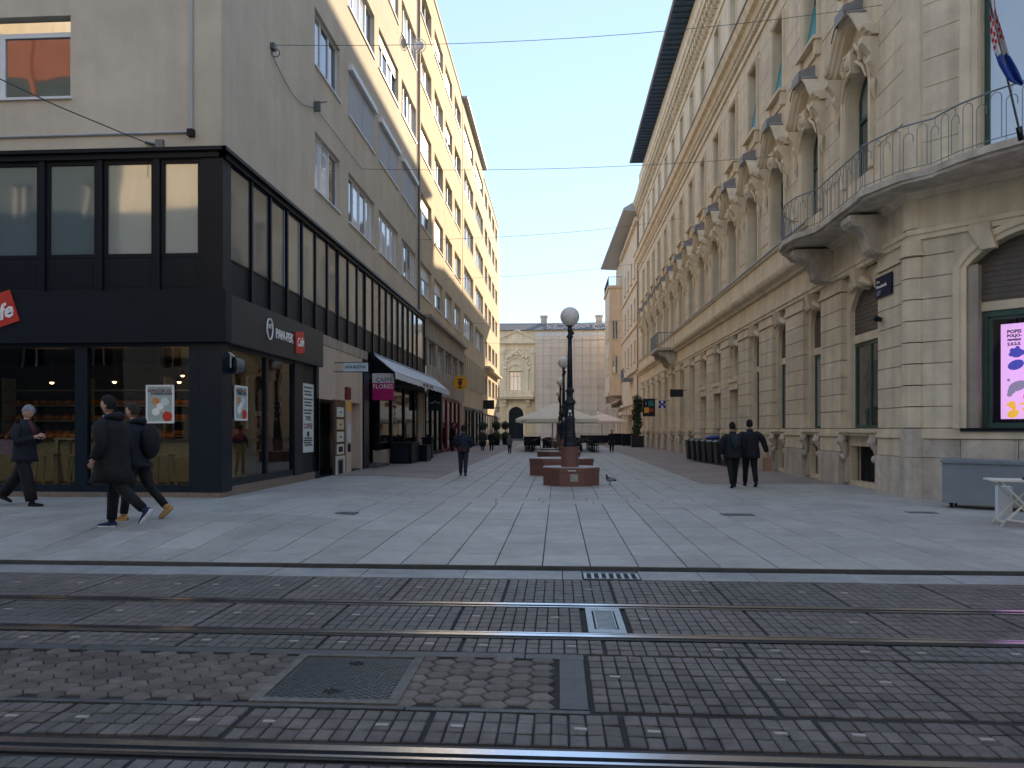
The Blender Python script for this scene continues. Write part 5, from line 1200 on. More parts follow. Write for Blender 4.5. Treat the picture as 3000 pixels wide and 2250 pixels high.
m = MB(); m.tube([(XR+0.12, YR+0.07, -0.05), (XR+0.12, YR+0.07, 0.92)], 0.31, 12); m.tube([(XR+0.12, YR+0.07, 0.93), (XR+0.12, YR+0.07, 1.56)], 0.285, 12); part('corner_base', m, M['base'], pal)
for k, (a, b) in enumerate(edges):
    c = (a+b)/2; hw = b-c; ad = (k in doors)
    wl = MB()
    dW = -0.30
    # jamb moulding strips
    for (u0, u1) in ((a, a+0.22), (b-0.22, b)): WR.box(wl, u0, u1, -0.6, dW+0.14, 1.58, 5.0)
    wa, wb = a+0.22, b-0.22; zsp = 4.75; rise = min(0.55, (wb-wa)/2)
    WR.arch_fill(wl, wa, wb, zsp, rise, 5.70, 0.4, dW+0.14); WR.box(wl, a, a+0.22, -0.6, dW+0.14, 5.001, 5.70); WR.box(wl, b-0.22, b, -0.6, dW+0.14, 5.001, 5.70)
    if not ad:
        WR.wall(wl, a, b, 0.0, 1.50, [(c-hw+0.30, c+hw-0.30, 0.16, 1.10)], 0.4, dW+0.16)
        part('window_bay_wall', wl, M['stone'], pal)
        m = MB(); WR.box(m, a+0.02, b-0.02, dW-0.1, 0.10, 1.46, 1.56); WR.box(m, a+0.06, b-0.06, dW, 0.04, 1.38, 1.459); part('window_sill', m, M['stone'], pal)
        m = MB(); WR.box(m, c-hw+0.25, c+hw-0.25, dW-0.26, dW-0.12, 0.1, 1.15); part('cellar_opening', m, M['void'], pal)
        gm = MB()
        for i in range(5): u = c-hw+0.3+(2*hw-0.6)*(i+0.5)/5; gm.tube([WR.p(u, dW+0.02, 0.16), WR.p(u, dW+0.02, 1.10)], 0.012, 4)
        part('cellar_bars', gm, M['black'], pal)
        for sg in (-1, 1):
            m = MB(); u = c+sg*(hw-0.17)
            m.tube([WR.p(u, dW+0.30, 1.36), WR.p(u, dW+0.36, 1.22), WR.p(u, dW+0.26, 1.05), WR.p(u, dW+0.24, 0.85)], [0.12, 0.13, 0.10, 0.05], 6)
            m.ball(WR.p(u, dW+0.30, 0.80), 0.09, 0.09, 0.10, 7, 5); WR.box(m, u-0.09, u+0.09, dW+0.1, dW+0.24, 0.1, 0.78); part('scroll_bracket', m, M['base'], pal)
        if k < 4:
            # roller shutter above, pale lintel, green window below
            m = MB(); z = 4.08
            wn = window(pal, WR, wa+0.005, wb-0.005, 1.565, 3.85, dW, 2 if k else 2, 0.09, fm=M['green'], pm=M['glass'] if False else M['paned'], sill=False)
            j = 0
            while z < zsp+rise-0.02:
                if z > zsp:
                    x_ = math.sqrt(max(0, 1-((z-zsp)/rise)**2))*(wb-wa)/2
                else: x_ = (wb-wa)/2
                if x_ > 0.1: WR.box(m, c-x_+0.005, c+x_-0.005, dW-0.05, dW+0.0+0.012*(j % 2), z, z+0.055)
                z += 0.057; j += 1
            part('roller_shutter', m, M['rollb'], wn)
            m = MB(); WR.box(m, wa+0.004, wb-0.004, dW-0.06, dW+0.05, 3.86, 4.075); part('shutter_box', m, M['stone'], wn)
        else:
            archwin(WR, c, (wb-wa)/2, 1.57, zsp, rise, dW-0.02, M['green'], M['paned'], 3.9)
    else:
        WR.box(wl, a, b, -0.6, dW+0.05, 3.0, 3.9); part('window_bay_wall', wl, M['stone'], pal)
        m = MB(); WR.box(m, a, b, dW, 0.10, 3.62, 3.78); WR.box(m, a, b, dW, 0.05, 3.3, 3.619); part('mezzanine_band', m, M['stone'], pal)
        window(pal, WR, wa, wb, 3.91, 4.74, dW-0.02, 2, 0.08, fm=M['green'], pm=M['paned'], sill=False)
        m = MB(); WR.box(m, wa, c-0.01, dW-0.1, dW-0.03, 0, 2.99); WR.box(m, c+0.01, wb, dW-0.1, dW-0.03, 0, 2.99); d_o = part('door', m, M['green'], pal)
        m = MB()
        for (u0, u1) in ((wa+0.08, c-0.09), (c+0.09, wb-0.08)): WR.box(m, u0, u1, dW-0.03, dW-0.02, 1.0, 2.8)
        part('door_pane', m, M['paned'], d_o)
    # keystone and festoon
    m = MB(); ksz = zsp+rise
    vs = [WR.p(c-0.10, 0, ksz-0.12), WR.p(c+0.10, 0, ksz-0.12), WR.p(c+0.17, 0, 5.70), WR.p(c-0.17, 0, 5.70)]; vs += [WR.p(c-0.10, 0.10, ksz-0.05), WR.p(c+0.10, 0.10, ksz-0.05), WR.p(c+0.17, 0.20, 5.69), WR.p(c-0.17, 0.20, 5.69)]
    vs[:4] = [WR.p(c-0.10, dW, ksz-0.12), WR.p(c+0.10, dW, ksz-0.12), WR.p(c+0.17, dW, 5.70), WR.p(c-0.17, dW, 5.70)]
    m.add(vs, [(0,1,5,4), (1,2,6,5), (3,0,4,7), (4,5,6,7), (2,3,7,6)])
    for sg in (-1, 1): m.tube([WR.p(c+sg*0.12, -0.05, ksz+0.12), WR.p(c+sg*0.38, -0.02, ksz+0.02), WR.p(c+sg*0.62, -0.05, ksz-0.10)], [0.10, 0.12, 0.05], 6)
    part('keystone', m, M['stone'], pal)
    # unseen dark back box, added full height to stop sun leaking through
m = MB(); WR.box(m, YR+0.3, YA, -1.3, -1.2, 0, ZE-0.06); m.box(XR+13.9, XR+14, ey, YA, 0, ZE-.06); m.box(XR+6.5, XR+30, YR+0.5, YR+0.6, 0, ZE-0.06); part('sun_block_wall', m, M['void'], pal)
# ---- chamfer ground floor
def chpier(s0, s1):
    m = MB(); WC.box(m, s0, s1, -0.6, 0.06, -0.1, 0.92); part('base_stone', m, M['base'], pal)
    for z in zc0[:-1]: m = MB(); WC.box(m, s0, s1, -0.6, random.uniform(-.003, .003), z+0.012, z+0.458); part('stone_block', m, M['block'], pal)
    m = MB(); WC.box(m, s0+0.01, s1-0.01, -0.6, -0.02, 0.9, 5.7); part('joint_core', m, M['concrete'], pal)
    m = MB(); WC.box(m, s0, s1, -0.6, 0.0, 5.345, 5.699); part('stone_block', m, M['block'], pal)
o0, o1 = 1.11, 3.75
chpier(0.24, 0.86); chpier(o1+0.27, CW)
m = MB(); WC.box(m, 0.24, o1+0.30, -0.6, 0.05, 1.345, 1.555); part('base_moulding', m, M['stone'], pal)
a = 0.24
for b in (1.0, 2.05, 3.1, CW): m = MB(); WC.box(m, a, b-0.012, -0.6, 0.02, 0.935, 1.33); part('base_slab', m, M['base'], pal); a = b
m = MB(); WC.box(m, 0.86, o1+0.27, -0.6, 0.06, -0.1, 0.92); part('base_stone', m, M['base'], pal)
# window surround with segmental head
m = MB(); pts = WC.arch_pts(o0, o1, 4.95, 0.62, 16)
WC.sweep(m, [(o0, 1.56)]+pts+[(o1, 1.56)], [(-0.1, 0.0), (0.04, 0.0), (0.04, 0.09), (0.09, 0.12), (0.09, 0.24), (-0.1, 0.24)])
part('window_surround', m, M['stone'], pal)
m = MB(); WC.arch_fill(m, o0, o1, 4.95, 0.62, 5.70, 0.45, 0.0); WC.box(m, o0-0.25, o0, -0.45, -0.001, 1.56, 5.70); WC.box(m, o1, o1+0.25, -0.45, -0.001, 1.56, 5.70); part('opening_wall', m, M['block'], pal)
for (u, v, w_) in ((1.55, 0.30, 0.35), (2.43, 0.0, 0.30), (3.3, -0.30, 0.35)):
    m = MB(); zb = 5.25 if w_ == .35 else 5.50
    m.add([WC.p(u-0.14, 0, zb), WC.p(u+0.14, 0, zb), WC.p(u+0.20-v*.6, 0, 5.95), WC.p(u-0.20-v*.6, 0, 5.95), WC.p(u-0.14, 0.16, zb), WC.p(u+0.14, 0.16, zb), WC.p(u+0.20-v*.6, 0.16, 5.69), WC.p(u-0.20-v*.6, 0.16, 5.69)], [(4,5,6,7), (0,1,5,4), (1,2,6,5), (3,0,4,7), (2,3,7,6)]); part('voussoir', m, M['block'], pal)
m = MB(); WC.box(m, o0-0.1, o1+0.1, -0.5, 0.10, 1.50, 1.57); part('dark_sill', m, M['black'], pal)
gwn = MB()
WC.box(gwn, o0+0.20, o0+0.30, -0.42, -0.30, 1.575, 4.02); WC.box(gwn, o1-0.30, o1-0.20, -0.42, -0.30, 1.575, 4.02); WC.box(gwn, o0+0.30, o1-0.30, -0.42, -0.30, 3.90, 4.02); WC.box(gwn, o0+0.30, o1-0.30, -0.42, -0.30, 1.575, 1.68)
WC.box(gwn, o0+0.302, o0+0.36, -0.44, -0.34, 1.681, 3.899); WC.box(gwn, o0+0.36, o1-0.30, -0.44, -0.34, 3.84, 3.899)
gw_ = part('green_window', gwn, M['green'], pal)
m = MB(); z = 4.22; j = 0
while z < 5.5: WC.box(m, o0+0.02, o1-0.02, -0.36, -0.30+0.012*(j % 2), z, z+0.055); z += 0.057; j += 1
part('roller_shutter', m, M['rollb'], gw_)
m = MB(); WC.box(m, o0+0.18, o1-0.18, -0.40, -0.26, 4.025, 4.215); part('shutter_box', m, M['stone'], gw_)
m = MB(); WC.box(m, o0, o0+0.198, -0.42, -0.05, 1.575, 5.0); part('wooden_jamb', m, M['concrete'], gw_)
m = MB(); m.add([WC.p(o0+0.30, -0.37, 1.68), WC.p(o1-0.3, -0.37, 1.68), WC.p(o1-0.3, -0.37, 3.84), WC.p(o0+0.30, -0.37, 3.84)], [(0,1,2,3)]); part('pane', m, M['glass'], gw_)
m = MB(); WC.box(m, o0+0.2, o1-0.2, -1.2, -1.15, 1.0, 5.6); WC.box(m, o0+0.1, o0+0.2, -1.2, -0.45, 1.0, 5.6); part('dark_room', m, M['void'], gw_)
# LED screen
ls = thing('advertising_screen', 'lit pink advertising screen with fruit, animal and vegetable pictures in the green corner window', 'screen', WC.p(2.3, -0.5, 1.7))
s0, s1, z0, z1 = 1.60, 3.30, 1.76, 3.74
pinkm = mat('lit_pink_screen', (0.5, 0.3, 0.55), 0.5, 0, emit=(0.62, 0.33, 0.66), estr=0.62)
m = MB(); WC.box(m, s0, s1, -0.55, -0.48, z0, z1); part('panel', m, pinkm, ls)
def em(name, c, s=0.45): return mat('lit_'+name, c, 0.5, 0, emit=c, estr=s)
cb, cm_, cg, co_, cy_, ck = em('blue', (0.06, 0.06, 0.35)), em('plum', (0.16, 0.03, 0.16)), em('grey', (0.22, 0.19, 0.30)), em('orange', (0.8, 0.13, 0.10)), em('yellow', (0.75, 0.42, 0.05)), em('ink', (0.03, 0.015, 0.05))
def blob(name, mt, s, z, rx, rz, ang=0, lobes=()):
    m = MB(); disc(m, WC.p(s, -0.478, z), WC.u, (0,0,1), rx, rz, 18, ang, th=0.003)
    for (a, b, r) in lobes: disc(m, WC.p(s+a, -0.4775, z+b), WC.u, (0,0,1), r, r, 10, th=0.003)
    part(name, m, mt, ls)
blob('blue_leaves', cb, s0+0.28, z0+1.37, 0.12, 0.10, 0, ((-0.07, 0.05, 0.05), (0.02, 0.10, 0.04), (0.12, 0, 0.05), (-0.1, -0.03, 0.04)))
blob('plum', cm_, s0+0.63, z0+1.37, 0.09, 0.09, 0, ((-0.02, 0.11, 0.02),))
blob('blue_aubergine', cb, s0+0.27, z0+1.12, 0.15, 0.10, 0.35)
blob('grey_mushroom', cg, s0+0.66, z0+1.12, 0.12, 0.07, 0.2, ((0.02, -0.08, 0.035),))
blob('donkey_head', cg, s0+0.30, z0+0.68, 0.17, 0.10, 0.4, ((-0.11, -0.10, 0.07), (-0.14, -0.17, 0.05), (-0.16, 0.13, 0.03)))
blob('red_apple', co_, s0+0.48, z0+0.46, 0.085, 0.075, 0, ((-0.05, 0.08, 0.02),)); blob('red_pepper', co_, s0+0.66, z0+0.62, 0.07, 0.08)
blob('yellow_chick', cy_, s0+0.20, z0+0.30, 0.07, 0.07, 0, ((-0.08, -0.0, 0.025), (0.03, -0.06, 0.05))); blob('yellow_ear', cy_, s0+0.47, z0+0.32, 0.15, 0.025, 0.1); blob('yellow_wheat', cy_, s0+0.5, z0+0.22, 0.13, 0.04, 0.3)
blob('yellow_lemon', cy_, s0+0.22, z0+0.11, 0.11, 0.08, 0.5); blob('yellow_pear', cy_, s0+0.55, z0+0.09, 0.15, 0.06, 0.2)
blob('yellow_squash', cy_, s0+0.95, z0+0.15, 0.14, 0.08, 0.2); blob('blue_berry', cb, s0+1.0, z0+1.2, 0.12, 0.1); blob('grey_fish', cg, s0+1.05, z0+0.7, 0.15, 0.08)
for i, (tx, sz) in enumerate((('POPIS', 0.10), ('POLJO-', 0.08), ('PRIVREDE', 0.055), ('2.0.2.0.', 0.085))):
    part('lettering', text_mb(tx, sz, WC.p(s0+0.24, -0.478, z1-0.17-i*0.085), WC.u, (0,0,1), 0.002, bold=0.004), ck, ls)
# ---- balcony
ZS0, ZS1 = 6.72, 6.94
def rp(s, d): v = WR.p(s, d, 0); return (v[0], v[1])
def cp_(t, d): v = WC.p(t, d, 0); return (v[0], v[1])
outl = [rp(23.3, 0.36), rp(23.25, 0.55), rp(22.9, 1.0), rp(22.3, 1.28), rp(21.6, 1.38), rp(20.9, 1.30), rp(20.4, 1.05), rp(20.1, 0.95), rp(18.6, 0.95), rp(17.5, 0.95), rp(17.2, 1.0), cp_(0.10, 0.95), cp_(0.75, 0.92), cp_(0.85, 1.0), cp_(1.3, 1.25), cp_(1.9, 1.42), cp_(2.6, 1.48), cp_(3.3, 1.42), cp_(3.9, 1.25), cp_(4.4, 0.95), cp_(5.0, 0.9)]
inner = [cp_(5.0, -0.3), rp(16.5, -0.3), rp(23.3, -0.3)]
bal = thing('stone_balcony', 'curved stone balcony with thin arched iron railing wrapping the corner of the palace', 'balcony', (7.4, 18.5, ZS0))
def slab(m, outl, inner, z0, z1):
    pts = outl+inner; n = len(pts); vs = [(x, y, z0) for x, y in pts]+[(x, y, z1) for x, y in pts]
    m.add(vs, [tuple(range(n-1, -1, -1)), tuple(range(n, 2*n))]+[(i, (i+1) % n, (i+1) % n+n, i+n) for i in range(n)])
def offs(outl, e):
    r = []
    for i, (x, y) in enumerate(outl):
        a = outl[max(i-1, 0)]; b = outl[min(i+1, len(outl)-1)]; dx, dy = b[0]-a[0], b[1]-a[1]; l = math.hypot(dx, dy); r.append((x+dy/l*(-e)*-1*-1, y-dx/l*(-e)*-1*-1))
    return r
m = MB(); slab(m, outl, inner, ZS0+0.08, ZS1); part('slab', m, M['base'], bal)
oi = [(x*0.0+x+0.0, y) for x, y in outl]
cxm, cym = XR+1.2, YR+2.0
o2 = [((x-XR)*0.90+XR if x < XR else x+0.06, y+0.06 if x > XR else y) for x, y in outl]
m = MB(); slab(m, o2, inner, ZS0+0.01, ZS0+0.079); part('under_moulding', m, M['base'], bal)
def pathpts(outl, e):
    r = []
    for i, (x, y) in enumerate(outl):
        a = outl[max(i-1, 0)]; b = outl[min(i+1, len(outl)-1)]; d = Vector((b[0]-a[0], b[1]-a[1])); d.normalize(); nn = Vector((d.y, -d.x))
        # inward side is towards +x/+y
        if nn.x+nn.y < 0: nn = -nn
        r.append(Vector((x, y))+nn*e)
    return r
rl = pathpts(outl, 0.08)
m = MB(); m.tube([(p.x, p.y, ZS1+1.02) for p in rl], 0.018, 6); part('handrail', m, M['greypaint'], bal)
m = MB(); m.tube([(p.x, p.y, ZS1+0.10) for p in rl], 0.010, 5); part('bottom_rail', m, M['greypaint'], bal)
# hairpin balusters
L_ = [0]
for a, b in zip(rl[:-1], rl[1:]): L_.append(L_[-1]+(b-a).length)
def at(t):
    for i in range(len(L_)-1):
        if t <= L_[i+1] or i == len(L_)-2: f = (t-L_[i])/(L_[i+1]-L_[i]); return rl[i]+(rl[i+1]-rl[i])*f
t = 0.05; i = 0
while t < L_[-1]-0.3:
    w2 = 0.19; top = ZS1+(0.97 if i % 2 == 0 else 0.84); bot = ZS1+(0.04 if i % 3 else 0.12)
    a, b, mid = at(t), at(t+w2), at(t+w2/2); pts = [(a.x, a.y, bot), (a.x, a.y, top-w2/2)]
    for j in range(1, 6): u = a+(b-a)*(1-math.cos(math.pi*j/6))/2; pts.append((u.x, u.y, top-w2/2+w2/2*math.sin(math.pi*j/6)))
    pts += [(b.x, b.y, top-w2/2), (b.x, b.y, bot)] if i % 2 == 0 else [(b.x, b.y, top-w2/2), (b.x, b.y, top-0.2)]
    m = MB(); m.tube(pts, 0.0085, 4); m.tube([(mid.x, mid.y, top), (mid.x, mid.y, ZS1+1.01)], 0.007, 4); part('baluster', m, M['greypaint'], bal)
    t += w2+0.075; i += 1
# consoles carrying the balcony
def console(s, wd, Wf, dmax=0.85, ztop=ZS0-0.07):
    prof = [(0.0, ztop), (dmax, ztop), (dmax+0.02, ztop-0.14), (dmax*0.92, ztop-0.24), (dmax*0.72, ztop-0.28), (dmax*0.55, ztop-0.42), (dmax*0.46, ztop-0.62), (dmax*0.44, ztop-0.80), (dmax*0.30, ztop-0.90), (0.0, ztop-0.92)]
    m = MB(); n = len(prof); vs = [Wf.p(s-wd/2, d, z) for d, z in prof]+[Wf.p(s+wd/2, d, z) for d, z in prof]
    m.add(vs, [tuple(range(n)), tuple(range(2*n-1, n-1, -1))]+[(i, i+n, (i+1)%n+n, (i+1)%n) for i in range(n)])
    for u in (-0.3, 0.3): m.tube([Wf.p(s+u*wd, d+0.01, z) for d, z in prof[1:-1]], 0.022, 5)
    part('console', m, M['base'], bal)
console(18.35, 0.55, WR); console(21.75, 0.60, WR, 1.1)
# second small balcony far along
bal2 = thing('small_balcony', 'small balcony with glass grey railing halfway along the palace front', 'balcony', WR.p(51, 0, 6.7))
m = MB(); WR.box(m, 49.3, 53.0, 0.0, 1.3, 6.75, 6.95); part('slab', m, M['base'], bal2)
m = MB(); WR.box(m, 49.35, 52.95, 1.20, 1.24, 7.9, 7.95)
for i in range(19): s = 49.35+i*0.2; WR.box(m, s, s+0.02, 1.21, 1.23, 6.95, 7.9)
for i in range(6): d = 0.15+i*0.2; WR.box(m, 49.36, 49.38, d, d+0.02, 6.95, 7.9)
WR.box(m, 49.35, 49.39, 0.0, 1.24, 7.9, 7.95); part('railing', m, M['greypaint'], bal2)
for s in (49.8, 52.4):
    prof = [(0.0, 6.7), (1.1, 6.7), (1.0, 6.45), (0.6, 6.3), (0.4, 5.9), (0.0, 5.75)]; m = MB(); n = 6
    vs = [WR.p(s-0.2, d, z) for d, z in prof]+[WR.p(s+0.2, d, z) for d, z in prof]; m.add(vs, [tuple(range(n)), tuple(range(2*n-1, n-1, -1))]+[(i, i+n, (i+1)%n+n, (i+1)%n) for i in range(n)]); part('console', m, M['base'], bal2)
# ---- flag and pole
fp = thing('croatian_flag', 'red checkered, white and blue flag hanging from a slanted pole on the corner balcony', 'flag', (9.2, 13.7, 8.0))
def pix(x, y, Yw):
    k = K(x); c = Yw/(CT+ST*k); return Vector((c*(CT*k-ST), Yw, zc(y, c)))
pb_, pt_ = pix(2988, 388, 13.75), pix(2896, -10, 13.0)
m = MB(); m.tube([pb_, pt_+(pt_-pb_)*0.25], 0.02, 8); part('pole', m, M['iron'], fp)
m = MB(); m.tube([pb_+Vector((0.06, 0.06, -0.12)), pb_+Vector((-0.02, 0, 0.1))], 0.05, 8); part('socket', m, M['black'], fp)
# cloth: gathered along the pole and falling to the lower right
edge = []; n = 26; mcols = 9
TL = [(2897, -20), (2899, 40), (2903, 110), (2912, 150), (2925, 190), (2945, 225), (2960, 240), (2992, 252)]
TR = [(2912, -20), (2920, 40), (2933, 80), (2943, 115), (2957, 160), (2975, 190), (2988, 215), (3000, 245)]
def lerp(path, t):
    f = t*(len(path)-1); i = min(int(f), len(path)-2); f -= i; return (path[i][0]+(path[i+1][0]-path[i][0])*f, path[i][1]+(path[i+1][1]-path[i][1])*f)
vs = []
for i in range(n+1):
    t = i/n; a = lerp(TL, t); b = lerp(TR, t)
    for j in range(mcols+1):
        u = j/mcols; x = a[0]+(b[0]-a[0])*u; y = a[1]+(b[1]-a[1])*u
        vs.append(pix(x, y, 13.05+0.5*t+0.045*math.sin(u*9+t*4)))
redm, whm, blm = mat('flag_red', (0.62, 0.03, 0.04), 0.8, 0.05), mat('flag_white', (0.72, 0.72, 0.74), 0.8, 0.05), mat('flag_blue', (0.02, 0.07, 0.36), 0.8, 0.08)
m = MB(); b_ = len(m.v); m.add(vs, [])
for i in range(n):
    for j in range(mcols):
        t = (i+0.5)/n; 
        ck_ = 0.10 < t < 0.42
        if ck_: m.cur = 0 if (i+j//2) % 2 == 0 else 1
        elif t <= 0.10: m.cur = 1
        elif t < 0.52+0.10*(j/mcols-0.5): m.cur = 1
        else: m.cur = 2
        m.add([], []); m.f.append((i*(mcols+1)+j, i*(mcols+1)+j+1, (i+1)*(mcols+1)+j+1, (i+1)*(mcols+1)+j)); m.mi.append(m.cur)
part('cloth', m, [redm, whm, blm], fp, smooth=True)
# ---- street sign, camera etc. on the street side
ss = thing('street_name_sign', 'dark blue enamel street name sign with white letters on the first pier of the palace', 'street sign', WR.p(17.6, 0.03, 3.9))
sa, sb_ = wY(2618, XR), wY(2571, XR)
z0, z1 = zX(2600, 868, XR)+0.02, zX(2600, 803, XR)
m = MB(); WR.box(m, sa, sb_, 0.02, 0.05, z0, z1); part('plate', m, M['navysign'], ss)
mw = (sa+sb_)/2; sgw = (sb_-sa)
part('lettering', text_mb('Ulica', 0.09, WR.p(sb_-0.06, 0.052, z1-0.12), (0,-1,0), (0,0,1), 0.002, align='LEFT'), M['lettw'], ss)
part('lettering', text_mb('Preradovića', 0.105, WR.p(sb_-0.06, 0.052, z1-0.24), (0,-1,0), (0,0,1), 0.002, align='LEFT', bold=0.003, sx=sgw*0.75/0.6), M['lettw'], ss)
for i in range(3): part('small_lettering', text_mb(('Petar Preradović', 'hrvatski pjesnik', '1818–1872')[i], 0.035, WR.p(sb_-0.06, 0.052, z0+0.16-i*0.045), (0,-1,0), (0,0,1), 0.0015, align='LEFT'), M['paleblue'], ss)
m = MB(); zz = zX(2585, 935, XR); yy = wY(2588, XR); m.tube([WR.p(yy+0.12, 0.02, zz), WR.p(yy, 0.16, zz)], [0.06, 0.075], 10); m.ball(WR.p(yy-0.02, 0.17, zz), 0.075, 0.075, 0.07); o = part('security_camera', m, M['black']); tag(o, 'small black dome camera on the pier below the blue street sign', 'camera')
# drainpipes
for (px, lab) in ((1881, 'dark drainpipe at the far end of the palace front'),):
    y = YA+0.15; m = MB(); m.tube([WR.p(y, 0.12, 0.1), WR.p(y, 0.12, 22.0)], 0.07, 8); o = part('drainpipe', m, M['slate']); tag(o, lab, 'drainpipe')
# hanging signs on the right row
def rsign(name, lab, px0, px1, py0, py1, mt, deco=None, d1=None):
    y = wY(px1+4, XR-0.12); c = y*CT-(XR-1)*ST
    k0, k1 = K(px0), K(px1); x0 = (ST*0+0); 
    X0 = y*(CT*k0-ST)/(CT+ST*k0); X1 = y*(CT*k1-ST)/(CT+ST*k1)
    z1_, z0_ = zc(py0, y/(CT+ST*k0)), zc(py1, y/(CT+ST*k0))
    t = thing(name, lab, 'hanging sign', ((X0+X1)/2, y, z0_))
    m = MB(); m.box(X0, X1, y-0.08, y+0.08, z0_, z1_); part('panel', m, M[mt], t)
    m = MB(); m.tube([((X0+X1)/2, y, z1_-0.05), (XR, y, z1_-0.05)], 0.02, 5); part('bracket', m, M['black'], t)
    return t, X0, X1, y, z0_, z1_
t, a, b, y, z0, z1 = rsign('plain_grey_sign', 'plain grey rectangular sign hanging above the row of bins', 1963, 2001, 1141, 1163, 'fascia')
t, a, b, y, z0, z1 = rsign('tiled_colour_sign', 'black lit sign with coloured tiles reading 110 beside the plant tower', 1883, 1919, 1168, 1220, 'lettb')
m = MB(); w_ = b-a
part('lettering', text_mb('1', 0.3, (a+w_*0.25, y-0.085, z1-(z1-z0)*0.28), (1,0,0), (0,0,1), 0.003, bold=.01), M['paleblue'], t)
m.box(a+w_*0.1, a+w_*0.38, y-0.084, y-0.081, z1-(z1-z0)*0.40, z1-(z1-z0)*0.12); part('blue_tile', m, M['navysign'], t)
m = MB(); m.box(a+w_*0.45, a+w_*0.85, y-0.085, y-0.081, z1-(z1-z0)*0.42, z1-(z1-z0)*0.12); part('teal_tile', m, M['teal'], t)
m = MB(); m.box(a+w_*0.12, a+w_*0.5, y-0.085, y-0.081, z0+(z1-z0)*0.20, z0+(z1-z0)*0.50); part('yellow_tile', m, M['yellow'], t)
m = MB(); disc(m, (a+w_*0.7, y-0.081, z0+(z1-z0)*0.36), (1,0,0), (0,0,1), w_*0.16, w_*0.16, th=0.004); part('red_ring', m, M['red'], t)
t, a, b, y, z0, z1 = rsign('round_red_sign', 'dark square sign with a round red emblem beyond the tiled colour sign', 1858, 1884, 1172, 1208, 'lettb')
m = MB(); disc(m, ((a+b)/2+0.1, y-0.081, (z0+z1)/2), (1,0,0), (0,0,1), (b-a)*0.38, (b-a)*0.38, th=0.01); part('red_disc', m, M['red'], t)
t, a, b, y, z0, z1 = rsign('blue_pattern_sign', 'small white sign with a blue cross pattern right of the tiled colour sign', 1928, 1951, 1172, 1198, 'lettw')
m = MB(); w_ = b-a; h_ = z1-z0
for (u, v) in ((0.2, 0.25), (0.8, 0.25), (0.2, 0.75), (0.8, 0.75)): m.box(a+w_*(u-0.16), a+w_*(u+0.16), y-0.086, y-0.081, z0+h_*(v-0.2), z0+h_*(v+0.2))
m.obox(((a+b)/2, y-0.084, (z0+z1)/2), Vector((q, 0, q)), Vector((0,1,0)), Vector((-q, 0, q)), w_*0.16, 0.003, w_*0.16); part('blue_pattern', m, M['blue'], t)
# ================================================================= second right building
YB2 = 98.5
b2 = thing('pink_cream_building', 'orange cream building with grey overhanging roof and projecting bay at the far right end', 'building', (XR+4, 85, 0))
cb2 = [74.6+3.5*i for i in range(4)]
m = MB(); W2 = W((XR-0.1, 0), (0, 1), (-1, 0))
hh = [(c-0.6, c+0.6, z, z+2.2) for c in cb2 for z in (8.2, 12.4, 16.6)]+[(c-1.1, c+1.1, 0.3, 3.4) for c in cb2]
W2.wall(m, YA+0.01, YB2, 0.0, 22.3, hh, 0.35); m.add([(XR, YB2, 0), (XR+14, YB2, 0), (XR+14, YB2, 22.3), (XR, YB2, 22.3)], [(0,1,2,3)]); m.add([(XR, YA, 22.3), (XR, YB2, 22.3), (XR+14, YB2, 22.3), (XR+14, YA, 22.3)], [(0,1,2,3)])
part('wall', m, M['stoneB'], b2)
for (a, b, z0, z1) in hh: window(b2, W2, a+0.01, b-0.01, z0+0.01, z1-0.01, -0.25, 2 if z0 > 1 else 3, 0.07, fm=M['white'] if z0 > 1 else M['darkred'], pm=M['paned'], sill=z0 > 1, sillm=M['stoneB'], sp=0.3)
# bay
W3 = W((6.2, 0), (0, 1), (-1, 0)); W3f = W((0, 89.5), (1, 0), (0, -1))
hb = [(90.6, 91.8, z, z+2.2) for z in (8.2, 12.4, 16.6)]+[(93.8, 95.0, z, z+2.2) for z in (8.2, 12.4, 16.6)]
hf = [(6.55, 7.25, z, z+2.2) for z in (8.2, 12.4)]
m = MB(); W3.wall(m, 89.5, 97.5, 6.0, 18.5, [h for h in hb if h[2] < 16], 0.3); W3f.wall(m, 6.2, XR, 6.0, 18.5, hf, 0.3); m.box(6.0, XR-0.11, 89.3, 97.7, 5.6, 5.999); m.box(6.0, XR-0.11, 89.3, 97.7, 18.501, 18.8); part('bay_wall', m, M['stoneB'], b2)
for h in hb:
    if h[2] < 16: window(b2, W3, h[0]+.01, h[1]-.01, h[2]+.01, h[3]-.01, -0.2, 2, 0.07, pm=M['paned'], sillm=M['stoneB'], sp=0.3)
for h in hf: window(b2, W3f, h[0]+.01, h[1]-.01, h[2]+.01, h[3]-.01, -0.2, 2, 0.07, pm=M['pane'], sillm=M['stoneB'], sp=0.3)
m = MB()
for i in range(12): m.box(6.1+i*0.14, 6.12+i*0.14, 89.35, 89.37, 18.8, 19.8)
for i in range(40): m.box(6.08, 6.10, 89.4+i*0.2, 89.42+i*0.2, 18.8, 19.8)
m.box(6.06, 7.7, 89.33, 89.37, 19.8, 19.85); m.box(6.06, 6.1, 89.37, 97.6, 19.8, 19.85); part('bay_railing', m, M['black'], b2)
for s in (90.3, 93.5, 96.6): m = MB(); m.box(6.3, XR-0.12, s-0.2, s+0.2, 4.9, 5.6); m.box(6.9, XR-0.12, s-0.2, s+0.2, 4.3, 4.899); part('bay_bracket', m, M['concrete'], b2)
m = MB()
for (z0, z1, d) in ((4.0, 4.3, 0.35), (7.2, 7.45, 0.25), (11.6, 11.8, 0.15), (15.8, 16.0, 0.15), (21.6, 22.0, 0.3)): W2.box(m, YA+0.02, 89.28, 0.0, d, z0, z1)
